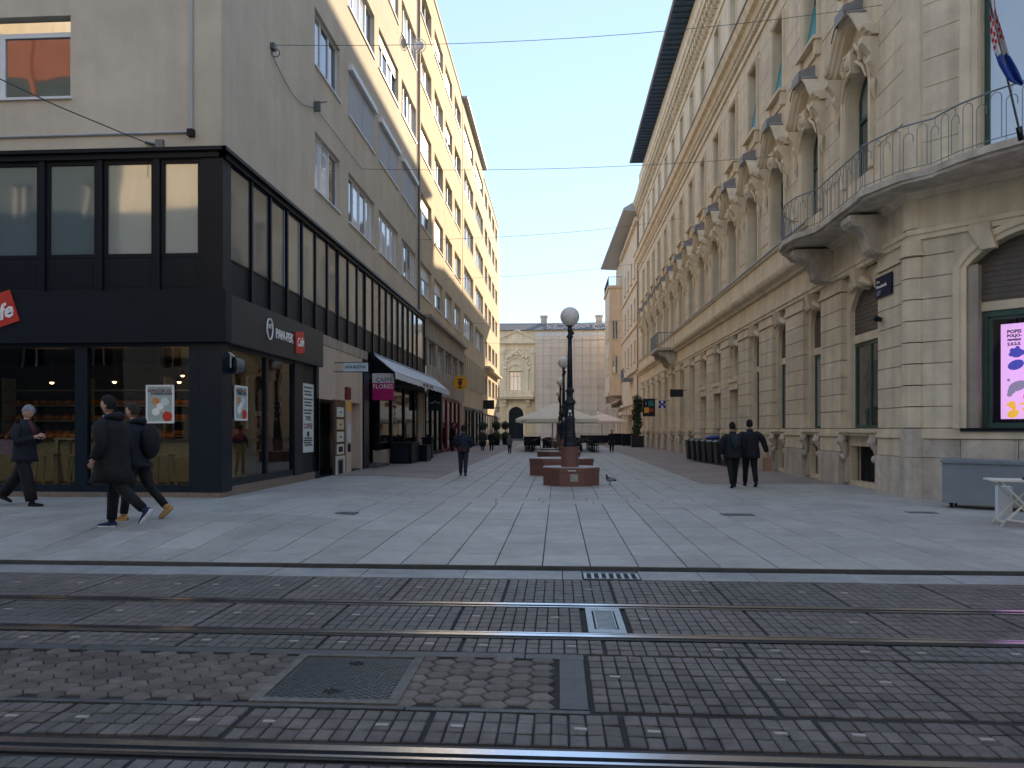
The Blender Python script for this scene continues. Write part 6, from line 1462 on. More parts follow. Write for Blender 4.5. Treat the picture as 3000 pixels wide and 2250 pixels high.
part('string_courses', m, M['stoneB'], b2)
for i, s in enumerate((72.4, 76.3, 79.8, 83.3, 86.9, 89.0, 92.0, 95.2, 98.2)): m = MB(); W2.box(m, s-0.25, s+0.25, 0, 0.12, 0.0, 4.0); part('pilaster', m, M['stoneB'], b2)
m = MB(); W2.box(m, 76.3, 79.8, 0.0, 1.0, 6.6, 6.8); W2.box(m, 76.35, 79.75, 0.93, 0.97, 7.75, 7.8)
for i in range(17): W2.box(m, 76.35+i*0.21, 76.37+i*0.21, 0.94, 0.96, 6.8, 7.75)
part('balcony', m, M['greypaint'], b2)
m = MB(); m.add([(6.35, YA+0.3, 22.75), (5.7, YB2+0.4, 22.75), (XR+3, YB2+0.4, 22.4), (XR+3, YA+0.3, 22.4), (6.35, YA+0.3, 22.95), (5.7, YB2+0.4, 22.95), (XR+3, YB2+.4, 25.5), (XR+3, YA+.3, 25.5)], [(0,1,2,3), (4,7,6,5), (0,4,5,1), (0,3,7,4), (1,5,6,2)]); part('roof_eave', m, M['shutter'], b2)
m = MB(); W2.box(m, 76.5, 80, 0.05, 1.2, 3.0, 3.3); m2 = m; o = part('small_awning', m, M['canvasp']); tag(o, 'pale shop awning on the orange cream building', 'awning')
m = MB(); m.tube([(XR-0.2, 90, 6.5-1.3), (5.6, 88.5, 4.2)], 0.05, 6); m.add([(XR-.2, 88, 4.9), (XR-.2, 94, 4.9), (4.9, 94, 3.7), (4.9, 88, 3.7), (4.9, 88, 3.4), (4.9, 94, 3.4)], [(0,1,2,3), (3,2,5,4)]); o = part('cafe_awning', m, M['canvasp']); tag(o, 'wide pinkish awning stretched out from the far right building', 'awning')
# ================================================================= end building
eb = thing('end_palace', 'yellow cream palace closing the street, with pediment bay on the left and dark roof', 'building', (0, YE+4, 0))
def ex_(x): return YE/(CT+ST*K(x))*(CT*K(x)-ST)
def ez(y, x=1560): return zc(y, YE/(CT+ST*K(x)))
xL_, xR_ = ex_(1467)-0.2, ex_(1568)
m = MB(); dx0, dx1 = ex_(1491), ex_(1534); wx0, wx1 = ex_(1493), ex_(1528); ax0, ax1 = ex_(1484), ex_(1543)
zspr = ez(1213); zarch = ez(1192)
WE.wall(m, -40, 60, 0.0, ez(968), [(dx0, dx1, 0.0, zarch+.02), (wx0, wx1, ez(1145), ez(1088))]+[(x, x+1.6, z, z+2.6) for x in [xR_+1.5+3.6*i for i in range(6)]+[-14, -18, -22] for z in (1.5, 7.0)], 0.5)
WE.arch_fill(m, dx0, dx1, zspr, zarch-zspr, zarch+0.021, 0.5)
part('wall', m, M['stoneE'], eb)
m = MB(); m.box(-40, 60, YE+0.5, YE+0.6, 0, 14); part('dark_interior', m, M['void'], eb)
m = MB(); zt = ez(968); zr = ez(932); m.add([(-40, YE-0.5, zt), (60, YE-0.5, zt), (60, YE+5, zr), (-40, YE+5, zr), (60, YE+10, zt), (-40, YE+10, zt)], [(0,1,2,3), (3,2,4,5)]); part('roof', m, M['roof'], eb)
for (px, ) in ((1592,), (1760,)):
    x = ex_(px); m = MB(); m.box(x-0.45, x+0.45, YE+4, YE+4.9, zr-0.5, ez(917)); m.box(x-0.55, x+0.55, YE+3.9, YE+5.0, ez(917)+0.001, ez(915)+0.15); part('chimney', m, M['base'], eb)
# projecting pavilion
d = 0.5; Wp = W((0, YE-d), (1, 0), (0, -1))
m = MB(); holes = [(dx0, dx1, 0.0, zarch+.02), (wx0, wx1, ez(1145), ez(1088))]
Wp.wall(m, xL_, xR_, 0.0, ez(1003), holes, 0.5); Wp.arch_fill(m, dx0, dx1, zspr, zarch-zspr, zarch+0.021, 0.5); m.box(xR_-0.001, xR_, YE-d, YE, 0, ez(1003)); m.box(xL_, xL_+0.001, YE-d, YE, 0, ez(1003)); part('pavilion_wall', m, M['stoneE'], eb)
zp0, zp1 = ez(1001), ez(972); mid = (xL_+xR_)/2
m = MB(); m.add([Wp.p(xL_-0.3, 0.3, zp0), Wp.p(xR_+0.3, 0.3, zp0), Wp.p(mid, 0.3, zp1), Wp.p(xL_-0.3, -0.5, zp0), Wp.p(xR_+0.3, -0.5, zp0), Wp.p(mid, -0.5, zp1)], [(0,1,2), (3,5,4), (0,3,4,1), (1,4,5,2), (2,5,3,0)])
Wp.box(m, xL_-0.35, xR_+0.35, 0.0, 0.45, zp0-0.35, zp0-0.01); Wp.sweep(m, [(xL_-0.4, zp0), (mid, zp1), (xR_+0.4, zp0)], [(0.3, 0.0), (0.55, 0.0), (0.6, 0.22), (0.3, 0.28)]); part('pediment', m, M['stoneE'], eb)
m = MB(); Wp.box(m, xL_-0.1, xR_+0.1, 0.0, 0.12, zp0-1.2, zp0-1.05); Wp.box(m, xL_-0.1, xR_+0.1, -0.3, 0.0, zp1-0.9, zp1+0.5) if False else None; part('entablature', m, M['stoneE'], eb)
for px in (1472, 1560):
    x = ex_(px); m = MB(); Wp.box(m, x-0.32, x+0.32, 0.0, 0.18, ez(1150), zp0-1.21); Wp.box(m, x-0.42, x+0.42, 0.0, 0.3, zp0-1.7, zp0-1.22); part('pilaster', m, M['stoneE'], eb)
m = MB(); pts = Wp.arch_pts(ax0, ax1, ez(1080), (ax1-ax0)/2, 14)
Wp.sweep(m, [(ax0, ez(1147))]+pts+[(ax1, ez(1147))], [(0.0, 0.0), (0.12, 0.0), (0.18, 0.25), (0.0, 0.28)]); part('arched_niche_surround', m, M['stoneE'], eb)
m = MB(); 
for i in range(13):
    a = math.pi*i/12; m.ball(Wp.p(mid+1.75*math.cos(a)*(1+0.1*(i%2)), 0.12, ez(1080)+2.0*math.sin(a)+0.15*(i % 2)), 0.28, 0.22, 0.26, 7, 5)
for i in range(5): m.ball(Wp.p(mid+(i-2)*0.35, 0.15, ez(1035)+0.3-abs(i-2)*0.2), 0.25, 0.2, 0.25, 7, 5)
part('relief_ornament', m, M['stoneE'], eb)
m = MB(); pts = Wp.arch_pts(wx0-0.1, wx1+0.1, ez(1084), 0.7, 10); Wp.sweep(m, pts, [(0.0, 0.0), (0.15, 0.0), (0.15, 0.14), (0.0, 0.14)]); Wp.box(m, wx0-0.2, wx1+0.2, 0.0, 0.15, ez(1088)+0.01, ez(1088)+0.16)
for sg in range(3): Wp.box(m, wx0+(wx1-wx0)*(sg+0.5)/3-0.0, wx0+(wx1-wx0)*(sg+.5)/3+0.001, 0, 0.1, ez(1088), ez(1088)+0.1)
part('window_head', m, M['stoneE'], eb)
window(eb, Wp, wx0+.01, wx1-.01, ez(1145)+.01, ez(1088)-.01, -0.3, 3, 0.09, fm=M['whitewood'], pm=M['pane'], transom=ez(1103), sill=False)
m = MB(); Wp.box(m, xL_-0.05, xR_-0.2, 0.0, 1.3, ez(1170), ez(1165)); Wp.box(m, xL_-0.1, xR_-0.1, 0.0, 1.45, ez(1165)+0.001, ez(1162)); Wp.box(m, xL_, xR_-0.3, 1.1, 1.3, ez(1162)+0.001, ez(1147))
Wp.box(m, xL_+0.3, xR_-0.6, 1.301, 1.33, ez(1160), ez(1150)); part('balcony', m, M['stoneE'], eb)
for px in (1480, 1548): x = ex_(px); m = MB(); Wp.box(m, x-0.25, x+0.25, 0.0, 0.9, ez(1180), ez(1171)); Wp.box(m, x-0.25, x+0.25, 0.0, 0.4, ez(1190), ez(1180)-0.001); part('balcony_bracket', m, M['stoneE'], eb)
# rusticated lower blocks beside the door
for i in range(10):
    z0 = 0.3+i*0.45
    for (a, b) in ((xL_+0.02, dx0-0.35), (dx1+0.35, xR_-0.02)):
        m = MB(); Wp.box(m, a, b, 0.0, 0.08, z0+0.02, z0+0.43); part('stone_block', m, M['ochre'], eb)
m = MB(); Wp.sweep(m, [(dx0, 0.0)]+Wp.arch_pts(dx0, dx1, zspr, zarch-zspr, 12)+[(dx1, 0.0)], [(0.0, 0.0), (0.14, 0.0), (0.18, 0.28), (0.0, 0.32)]); part('door_surround', m, M['stoneE'], eb)
m = MB(); Wp.arch_pane(m, dx0+0.02, dx1-0.02, 0.02, zspr, zarch-zspr, -0.35); dd = part('door', m, M['navy'], eb)
m = MB(); 
for i in range(1, 4): x = dx0+(dx1-dx0)*i/4; Wp.box(m, x-0.04, x+0.04, -0.349, -0.3, 0.02, zspr+0.4)
Wp.box(m, dx0+0.02, dx1-0.02, -0.349, -0.29, zspr-0.1, zspr+0.08); part('door_bars', m, M['black'], dd)
for x in [xR_+1.5+3.6*i for i in range(6)]:
    for z in (1.5, 7.0): window(eb, WE, x+.01, x+1.59, z+.01, z+2.59, -0.3, 2, 0.1, fm=M['whitewood'], pm=M['paned'], sill=False)
# scaffold with translucent netting
nm = bpy.data.materials.new('scaffold_netting'); nm.use_nodes = True; n = nm.node_tree.nodes; L = nm.node_tree.links
pr = n['Principled BSDF']; pr.inputs['Base Color'].default_value = (0.86, 0.77, 0.67, 1); pr.inputs['Roughness'].default_value = 0.9  # netting colour made paler in place of distance haze
tr = n.new('ShaderNodeBsdfTransparent'); mx = n.new('ShaderNodeMixShader'); out = n['Material Output']
no = n.new('ShaderNodeTexNoise'); no.inputs['Scale'].default_value = 0.35; no.inputs['Detail'].default_value = 4; geo = n.new('ShaderNodeNewGeometry'); L.new(geo.outputs['Position'], no.inputs['Vector'])
mr = n.new('ShaderNodeMapRange'); mr.inputs[3].default_value = 0.55; mr.inputs[4].default_value = 0.85; L.new(no.outputs[0], mr.inputs[0]); L.new(mr.outputs[0], mx.inputs[0]); L.new(tr.outputs[0], mx.inputs[1]); L.new(pr.outputs[0], mx.inputs[2]); L.new(mx.outputs[0], out.inputs[0])
scf = thing('scaffold', 'tall scaffold wrapped in pale beige netting in front of the end palace', 'scaffold', (3, YE-1.5, 0))
sx0, sx1 = xR_+0.05, 12.5; sz = ez(990)
m = MB(); nx = 60; nz = 8; vs = []
for j in range(nz+1):
    for i in range(nx+1): vs.append((sx0+(sx1-sx0)*i/nx, YE-1.6+0.06*math.sin(i*1.9+j)+0.05*math.sin(i*0.7), 0.3+(sz-0.3)*j/nz))
m.add(vs, [(j*(nx+1)+i, j*(nx+1)+i+1, (j+1)*(nx+1)+i+1, (j+1)*(nx+1)+i) for j in range(nz) for i in range(nx)]); part('netting', m, nm, scf, smooth=True)
m = MB()
x = sx0
while x < sx1: m.tube([(x, YE-1.5, 0), (x, YE-1.5, sz+0.9)], 0.03, 5); x += 2.2
for j in range(8): m.box(sx0, sx1, YE-1.52, YE-1.47, 0.2+j*2.0, 0.26+j*2.0); m.box(sx0, sx1, YE-1.45, YE-0.7, 0.1+j*2.0, 0.14+j*2.0)
part('poles_and_planks', m, M['galv'], scf)
m = MB()
for j in range(13): m.box(sx0, sx1, YE-1.76, YE-1.73, 0.9+j*1.1, 0.93+j*1.1)
x = sx0+1.1
while x < sx1: m.box(x, x+0.035, YE-1.76, YE-1.73, 0.1, sz); x += 1.1
part('net_battens', m, M['concrete'], scf)
m = MB(); 
for i in range(16): a = sx0+i*(sx1-sx0)/16; m.box(a, a+(sx1-sx0)/16-0.15, YE-1.7, YE-1.68, sz+0.05, sz+0.55)
part('white_edge_boards', m, M['canvasw'], scf)
# snow guards / solar lattice on roof
m = MB(); rnd = random.Random(5)
for i in range(160):
    x = rnd.uniform(ex_(1600), 9.5); t_ = rnd.uniform(0.05, 0.85); y = YE-0.5+5.5*t_; z = zt+(zr-zt)*t_; m.box(x, x+0.22, y-0.05, y+0.05, z+0.02, z+0.12)
part('pale_roof_clips', m, M['lightgrey'], eb, kind='stuff')
# ================================================================= buildings behind the camera (seen only as reflections)
bk = thing('facing_street_building', 'terracotta and cream building across the tram street behind the viewer, mirrored in the windows', 'building', (0, -14, 0))
WB = W((0, -12), (1, 0), (0, 1)); m = MB(); hs = [(x, x+1.3, z, z+2.2) for x in range(-38, 38, 4) for z in (1.0, 5.0, 9.0, 13.0, 17.0)]
m1 = MB(); WB.wall(m1, -60, -24, 0, 21.2, [h for h in hs if h[0] < -25], 0.3); part('grey_green_wall', m1, M['greenwall'], bk)
m1 = MB(); WB.box(m1, -60, -24, -3, 0.02, 21.21, 23.5); [WB.box(m1, x, x+0.25, 0.02, 0.3, 19.5, 24.4) for x in (-38, -35, -33, -31, -29)]; part('terracotta_wall', m1, M['orange'], bk)
m1 = MB(); WB.wall(m1, -24, 40, 0, 20, [h for h in hs if h[0] > -24], 0.3); part('cream_wall', m1, M['stone'], bk)
m1 = MB(); WB.box(m1, -40, 40, -0.6, -0.4, 0, 20); part('dark_inside', m1, M['void'], bk)
m1 = MB(); WB.box(m1, -23.9, 40, -10, 0.8, 20.001, 20.4); part('roof', m1, M['roof'], bk)
fr_ = MB()
for (a, b, z0, z1) in hs:
    for u in (a, (a+b)/2-0.05, b-0.1): WB.box(fr_, u, u+0.1, -0.25, -0.18, z0, z1)
part('window_frames', fr_, M['white'], bk)
# ================================================================= LAMPS, PLANTERS
def octa(m, cx, cy, rx, ry, z0, z1, cut=0.42):
    pts = [(-1, -cut), (-cut, -1), (cut, -1), (1, -cut), (1, cut), (cut, 1), (-cut, 1), (-1, cut)]
    vs = [(cx+a*rx, cy+b*ry, z) for z in (z0, z1) for a, b in pts]
    m.add(vs, [tuple(range(7, -1, -1)), tuple(range(8, 16))]+[(i, (i+1) % 8, (i+1) % 8+8, i+8) for i in range(8)])
def planter(x, y, rx, ry, h, lab, zb=0.04, cut=0.42):
    t = thing('granite_bench', lab, 'stone bench', (x, y, zb), 0, 'red granite benches down the middle of the street')
    m = MB(); octa(m, x, y, rx, ry, zb, zb+h*0.76, cut); part('base', m, M['granite'], t)
    m = MB(); octa(m, x, y, rx*1.02, ry*1.02, zb+h*0.762, zb+h*0.97, cut); part('rim', m, M['granite'], t)
    m = MB(); octa(m, x, y, rx*0.98, ry*0.98, zb+h*0.972, zb+h, cut); part('seat_slab', m, M['granitet'], t)
    return t
LP = [(0.33, 20.25), (0.27, 34.2), (0.17, 48.5), (0.10, 63.0)]
t = planter(0.36, 20.25, 0.75, 0.75, 0.49, 'nearest octagonal red granite bench around the first lamp post')
m = MB(); m.box(0.33, 0.53, 19.488, 19.494, 0.17, 0.36); part('pale_patch', m, M['granitet'], t)
m = MB(); m.box(0.27, 0.48, 19.476, 19.483, 0.44, 0.465); part('label_plate', m, M['paper'], t)
planter(0.12, 24.6, 1.03, 0.8, 0.56, 'wide red granite bench just behind the first lamp post', cut=0.55)
planter(0.05, 34.2, 0.98, 0.9, 0.50, 'red granite bench around the second lamp post')
planter(0.1, 38.5, 1.0, 0.8, 0.5, 'red granite bench between the second lamp post and the parasol')
planter(0.1, 63.0, 0.9, 0.9, 0.5, 'red granite bench around the farthest lamp post, behind the cafe tables')
def make_lamp():
    t = thing('lamp_post', 'nearest and tallest looking black lamp post with a round opal globe', 'street lamp', (0,0,0), 0, 'globe lamp posts down the middle of the street')
    m = MB(); m.lathe([(0.24, 0.0), (0.24, 0.50)], (0,0,0.53), 20); m.lathe([(0.25, 0.50), (0.25, 0.54)], (0,0,0.53), 20); part('stone_pedestal', m, M['granite'], t, world=False)
    z = 1.07
    m = MB(); m.lathe([(0.185, 0), (0.185, 0.06), (0.165, 0.10), (0.165, 0.30), (0.15, 0.34), (0.16, 0.37), (0.145, 0.42), (0.135, 0.72), (0.15, 0.75), (0.125, 0.80), (0.115, 1.12), (0.135, 1.15), (0.16, 1.20), (0.145, 1.26), (0.10, 1.30), (0.085, 1.36), (0.09, 1.46), (0.12, 1.50), (0.12, 1.55), (0.085, 1.58), (0.078, 1.62)], (0,0,z), 18); part('cast_base', m, M['lampiron'], t, world=False, smooth=False)
    m = MB(); m.lathe([(0.078, 1.62), (0.055, 2.95)], (0,0,z), 14); part('shaft', m, M['lampiron'], t, world=False, smooth=True)
    m = MB(); m.lathe([(0.06, 2.95), (0.085, 2.98), (0.085, 3.02), (0.055, 3.06), (0.05, 3.12), (0.075, 3.17), (0.05, 3.24), (0.09, 3.30), (0.10, 3.33)], (0,0,z), 14); m.ball((0.07, 0, z+3.10), 0.05, 0.05, 0.06, 8, 5); part('neck', m, M['lampiron'], t, world=False)
    m = MB(); m.ball((0, 0, 4.62), 0.262, 0.262, 0.262, 24, 16); part('globe', m, M['opal'], t, smooth=True, world=False)
    m = MB(); m.box(-0.05, 0.05, -0.118, -0.112, z+0.84, z+0.90); m.box(-0.035, 0.04, -0.122, -0.115, z+0.93, z+1.0); part('sticker', m, M['lettw'], t, world=False)
    return t
l0 = make_lamp()
labs = ['', 'second lamp post from the camera, its globe just left of the first post', 'third lamp post, behind the second and beside the cafe parasol', 'farthest lamp post, its small globe above the parasol']
for i, (x, y) in enumerate(LP):
    if i == 0: l0.location = (x, y, 0)
    else: dup(l0, (x, y, 0), 0, labs[i])
l0.location = (LP[0][0], LP[0][1], 0)
# ================================================================= CAFE TERRACE
def make_parasol(w_, d_, zt, ze, mt, lab, loc, txt=None):
    t = thing('cafe_parasol', lab, 'parasol', loc, 0, 'cafe parasols')
    m = MB(); m.tube([(0,0,0), (0,0,zt)], 0.04, 8); part('pole', m, M['wood'], t, world=False)
    m = MB(); m.box(-0.4, 0.4, -0.4, 0.4, 0, 0.1); part('base', m, M['concrete'], t, world=False)
    m = MB(); n = 8; a, b = w_/2, d_/2
    pts = [(-a, -b), (0, -b), (a, -b), (a, 0), (a, b), (0, b), (-a, b), (-a, 0)]
    vs = [(0, 0, zt)]+[(x*0.5, y*0.5, ze+(zt-ze)*0.46) for x, y in pts]+[(x, y, ze) for x, y in pts]+[(x*1.005, y*1.005, ze-0.24) for x, y in pts]
    fs = [(0, 1+i, 1+(i+1) % 8) for i in range(8)]+[(1+i, 9+i, 9+(i+1) % 8, 1+(i+1) % 8) for i in range(8)]+[(9+i, 17+i, 17+(i+1) % 8, 9+(i+1) % 8) for i in range(8)]
    m.add(vs, fs); cv = part('canopy', m, M[mt], t, world=False)
    m = MB(); m.lathe([(0.15, 0), (0.02, 0.12)], (0,0,zt), 8); part('cap', m, M[mt], t, world=False)
    for (x, y) in pts: m = MB(); m.tube([(0,0,zt-0.1), (x*0.97, y*0.97, ze-0.03)], 0.018, 4); part('rib', m, M['wood'], t, world=False)
    if txt: part('lettering', text_mb(txt, 0.17, (-w_*0.40, -b*1.006-0.01, ze-0.13), (1,0,0), (0,0,1), 0.002), M['lettb'], t, world=False)
    return t
make_parasol(5.5, 4.2, 3.40, 2.20, 'cream', 'large cream cafe parasol over the dark tables in the middle of the street', (-0.05, 51.5, 0.04), 'ILLY')
make_parasol(5.0, 4.0, 3.25, 2.2, 'cream', 'cream parasol partly hidden behind the large one', (-0.4, 57.5, 0.04))
make_parasol(4.6, 4.0, 3.1, 2.3, 'canvasp', 'pinkish parasol to the right, in front of the scaffold', (4.4, 74, 0.04))
def make_chair():
    t = thing('cafe_chair', 'dark cafe chair', 'chair', (0,0,0), 0, 'dark cafe chairs under the parasol')
    m = MB(); m.box(-0.22, 0.22, -0.22, 0.22, 0.44, 0.48); part('seat', m, M['black'], t, world=False)
    m = MB(); m.box(-0.22, 0.22, 0.19, 0.22, 0.58, 0.88); part('backrest', m, M['black'], t, world=False)
    for i in (-1, 1):
        for j in (-1, 1): m = MB(); m.box(i*0.2-0.015, i*0.2+0.015, j*0.2-0.015, j*0.2+0.015, 0, 0.44 if j < 0 else 0.58); part('leg', m, M['black'], t, world=False)
    return t
def make_table():
    t = thing('cafe_table', 'dark cafe table', 'table', (0,0,0), 0, 'dark cafe tables under the parasol')
    m = MB(); m.box(-0.36, 0.36, -0.36, 0.36, 0.72, 0.75); part('top', m, M['woodd'], t, world=False)
    m = MB(); m.tube([(0,0,0), (0,0,0.72)], 0.03, 8); part('pedestal', m, M['black'], t, world=False)
    m = MB(); m.box(-0.22, 0.22, -0.22, 0.22, 0, 0.03); part('foot', m, M['black'], t, world=False)
    return t
ch0 = make_chair(); tb0 = make_table(); first = True
side = lambda x: {-1.9: 'outer left', -0.75: 'inner left', 1.35: 'inner right', 2.4: 'outer right'}[x]
for r, y in enumerate((48.8, 51.0, 53.4, 56.0)):
    for x in (-1.9, -0.75, 1.35, 2.4):
        row = ('front row', 'second row', 'third row', 'back row')[r]
        if first: tb = tb0; tb.location = (x, y, 0.04)
        else: tb = dup(tb0, (x, y, 0.04), 0)
        tb['label'] = 'dark square cafe table, %s column, %s under the parasol' % (side(x), row)
        for j, (dx, dy, rz) in enumerate(((0.0, 0.62, 0), (0.0, -0.62, math.pi))):
            if first and j == 0: c = ch0; c.location = (x+dx, y+dy, 0.04); c.rotation_euler.z = rz
            else: c = dup(ch0, (x+dx, y+dy, 0.04), rz+random.uniform(-.3, .3))
            c['label'] = 'black cafe chair on the %s side of the %s table, %s' % (('far', 'near')[j], side(x), row)
        first = False
def fence_panel(x0, x1, y, lab):
    t = thing('terrace_screen', lab, 'terrace screen', ((x0+x1)/2, y, 0.04)); m = MB()
    m.box(x0, x1, y-0.02, y+0.02, 0.2, 0.95); part('panel', m, M['blackm'], t)
    for x in (x0, x1): m = MB(); m.box(x-0.03, x+0.03, y-0.03, y+0.03, 0.04, 1.05); part('post', m, M['black'], t)
fence_panel(2.2, 4.9, 72, 'dark low terrace screen across the far right of the street')
fence_panel(-2.7, -1.4, 59.5, 'dark low terrace screen behind the left cafe tables')
# bare shrubs and evergreen
def bare_shrub(x, y, z, h, spread, lab, n=16, seed=1):
    t = thing('bare_shrub', lab, 'shrub', (x, y, z), 0, 'leafless shrubs in the street benches'); rd = random.Random(seed)
    m = MB()
    for i in range(n):
        a = rd.uniform(0, 6.283); L_ = h*rd.uniform(0.6, 1.0); p = Vector((x, y, z)); pts = [p.copy()]; d = Vector((math.cos(a)*0.25, math.sin(a)*0.25, 1))
        for s in range(5): d += Vector((math.cos(a)*0.22*spread, math.sin(a)*0.22*spread, -0.10*s*spread)); p = p+d.normalized()*L_/5; pts.append(p.copy())
        m.tube(pts, [0.014, 0.012, 0.010, 0.007, 0.005, 0.003], 4)
        for s in (2, 3, 4):
            q_ = pts[s]; e = q_+Vector((rd.uniform(-.35, .35), rd.uniform(-.35, .35), rd.uniform(0.05, 0.4)))*L_*0.5; m.tube([q_, (q_+e)/2+Vector((0,0,0.03)), e], [0.007, 0.005, 0.002], 4)
    part('branches', m, M['twig'], t)
bare_shrub(-0.1, 38.4, 0.5, 2.0, 1.5, 'leafless arching shrub left of the lamp posts in a granite bench', seed=2)
bare_shrub(0.75, 38.7, 0.5, 2.0, 1.8, 'leafless arching shrub right of the first lamp post in a granite bench', n=9, seed=5)
def leafball(m, c, r, n, rd, s=0.05):
    for i in range(n):
        v = Vector((rd.gauss(0,1), rd.gauss(0,1), rd.gauss(0,1))); v.normalize(); p = Vector(c)+v*r*rd.uniform(0.6, 1.05)
        a = Vector((rd.gauss(0,1), rd.gauss(0,1), rd.gauss(0,1))); a.normalize(); b = v.cross(a); b.normalize(); m.add([p+a*s, p+b*s*0.6, p-a*s, p-b*s*0.6], [(0,1,2,3)])
def topiary(x, y, lab, balls, z0=0.2):
    t = thing('potted_topiary', lab, 'potted plant', (x, y, z0), 0, 'dark potted shrubs by the shops'); rd = random.Random(int(x*100+y*10))
    m = MB(); m.lathe([(0.22, 0), (0.30, 0.45)], (x, y, z0), 10); part('pot', m, M['black'], t)
    m = MB(); m.tube([(x, y, z0+0.4), (x, y, z0+balls[-1][0])], 0.03, 5); part('stem', m, M['twig'], t)
    for (z, r) in balls:
        m = MB(); m.ball((x, y, z0+z), r*0.8, r*0.8, r*0.8, 8, 6); leafball(m, (x, y, z0+z), r, 220, rd, 0.07); part('crown', m, M['leaf'], t)
YK = 57
topiary(-5.75, 56.5, 'dark two ball topiary on the left of the three by the far left shops', ((0.75, 0.42), (1.6, 0.38)))
topiary(-5.0, 60.5, 'dark two ball topiary in the middle of the three by the far left shops', ((0.75, 0.45), (1.65, 0.42)))
topiary(-4.5, 63.5, 'dark two ball topiary on the right of the three by the far left shops', ((0.75, 0.45), (1.65, 0.42)))
# plant tower near the coloured sign, right side
yP = 62.0; tw = thing('plant_tower', 'tall dark green climbing plant in a pot under the coloured sign', 'potted plant', (6.6, yP, 0)); rd = random.Random(4)
m = MB(); m.box(6.1, 7.1, yP-0.4, yP+0.5, 0.04, 1.0); part('pot', m, M['bin'], tw)
m = MB()
for i in range(9): leafball(m, (6.6+rd.uniform(-.15, .15), yP, 1.2+i*0.35), 0.42, 130, rd, 0.1)
part('foliage', m, M['leaf'], tw)
# outdoor bistro items by far right shops
for i, (x, y) in enumerate(((5.7, 70.5), (5.9, 73.5), (6.2, 67.5))):
    m = MB(); m.box(x-0.4, x+0.4, y-0.4, y+0.4, 0.04, 1.05); m.box(x-0.44, x+0.44, y-0.44, y+0.44, 1.051, 1.12); o = part('black_bar_table', m, M['black']); tag(o, ('black barrel table nearest the plant tower on the right', 'black barrel table farthest along the orange building', 'black barrel table right beside the palace end')[i], 'table', 'black tables by the far right shops')
# ================================================================= BINS
def make_bin():
    t = thing('wheelie_bin', 'black bin', 'bin', (0,0,0), 0, 'row of black wheelie bins along the palace wall')
    m = MB(); b, a = 0.24, 0.30
    m.add([(-b,-b,0.06),(b,-b,0.06),(b,b,0.06),(-b,b,0.06),(-a,-a,0.95),(a,-a,0.95),(a,a,0.95),(-a,a,0.95)], [(0,3,2,1),(4,5,6,7),(0,1,5,4),(1,2,6,5),(2,3,7,6),(3,0,4,7)]); m.box(-a-0.02, a+0.02, -a-0.02, a+0.02, 0.93, 0.97); part('body', m, M['bin'], t, world=False)
    m = MB(); vs = [(-a-.02,-a-.03,0.975),(a+.02,-a-.03,0.975),(a+.02,a+.06,0.975),(-a-.02,a+.06,0.975),(-a+.06,-a+.06,1.04),(a-.06,-a+.06,1.04),(a-.06,a,1.06),(-a+.06,a,1.06)]; m.add(vs, [(0,3,2,1),(4,5,6,7),(0,1,5,4),(1,2,6,5),(2,3,7,6),(3,0,4,7)]); part('lid', m, M['bin'], t, world=False)
    for i in (-1, 1): m = MB(); m.tube([(i*0.27, 0.24, 0.08), (i*0.22, 0.24, 0.08)], 0.085, 10); part('wheel', m, M['black'], t, world=False)
    m = MB(); m.tube([(-0.25, a+0.06, 0.94), (-0.25, a+0.12, 0.96), (0.25, a+0.12, 0.96), (0.25, a+0.06, 0.94)], 0.012, 5); part('handle', m, M['bin'], t, world=False)
    return t
b0 = make_bin(); pts = []
xs = [(2119, 1358), (2085, 1357), (2063, 1355), (2045, 1352), (2029, 1349), (2013, 1347), (1998, 1344)]
words = ['nearest wheelie bin of the row, next to the walking couple', 'second nearest wheelie bin of the row', 'third wheelie bin of the row, in front of the blue bag', 'fourth wheelie bin, in the middle of the row', 'fifth wheelie bin of the row, counted from the walking couple', 'sixth wheelie bin, last but one at the far end of the row', 'farthest wheelie bin, standing at the far left end of the row']
n = 7
for i in range(n):
    t_ = i/(n-1); x = 6.95-0.45*t_; y = 30.6+5.6*t_
    if i == 0: b0.location = (x, y, 0.04); b0.rotation_euler.z = -1.5; b0['label'] = words[0]; 
    else: dup(b0, (x, y, 0.04), -1.5+random.uniform(-.12, .12), words[i])
bm_ = MB(); bm_.ball((6.85, 33.2, 1.16), 0.32, 0.42, 0.12, 10, 6); o = part('blue_bag', bm_, M['blue'], smooth=True); tag(o, 'blue rubbish bag lying on top of the bins', 'bag')
# ================================================================= GREY CART, TABLE
ct = thing('grey_cart', 'blue grey painted steel market cart on castors in front of the corner window', 'cart', (8.0, 15.0, 0.04))
WK = W(gp(2760, 1487), (0.81, -0.586), (-0.586, -0.81))
m = MB(); WK.box(m, 0, 1.66, -0.75, 0, 0.14, 0.90); part('body', m, M['greypaint'], ct)
m = MB(); WK.box(m, -0.03, 1.69, -0.78, 0.035, 0.902, 0.965); part('lid', m, M['greypaint'], ct)
for (s, d) in ((0.14, -0.12), (1.52, -0.12), (0.14, -0.63), (1.52, -0.63)):
    m = MB(); m.tube([WK.p(s-0.02, d, 0.09), WK.p(s+0.02, d, 0.09)], 0.05, 12); WK.box(m, s-0.035, s+0.035, d-0.03, d+0.03, 0.10, 0.14); part('castor', m, M['black'], ct)
tb = thing('folding_table', 'white wooden folding table with crossed legs at the right edge', 'table', (7.4, 11.9, 0.04))
WT = W(gp(2926, 1545), (0.96, -0.28), (-0.28, -0.96)); WT.o += Vector((0.05, 0.0, 0))
zt_ = 0.74
m = MB()
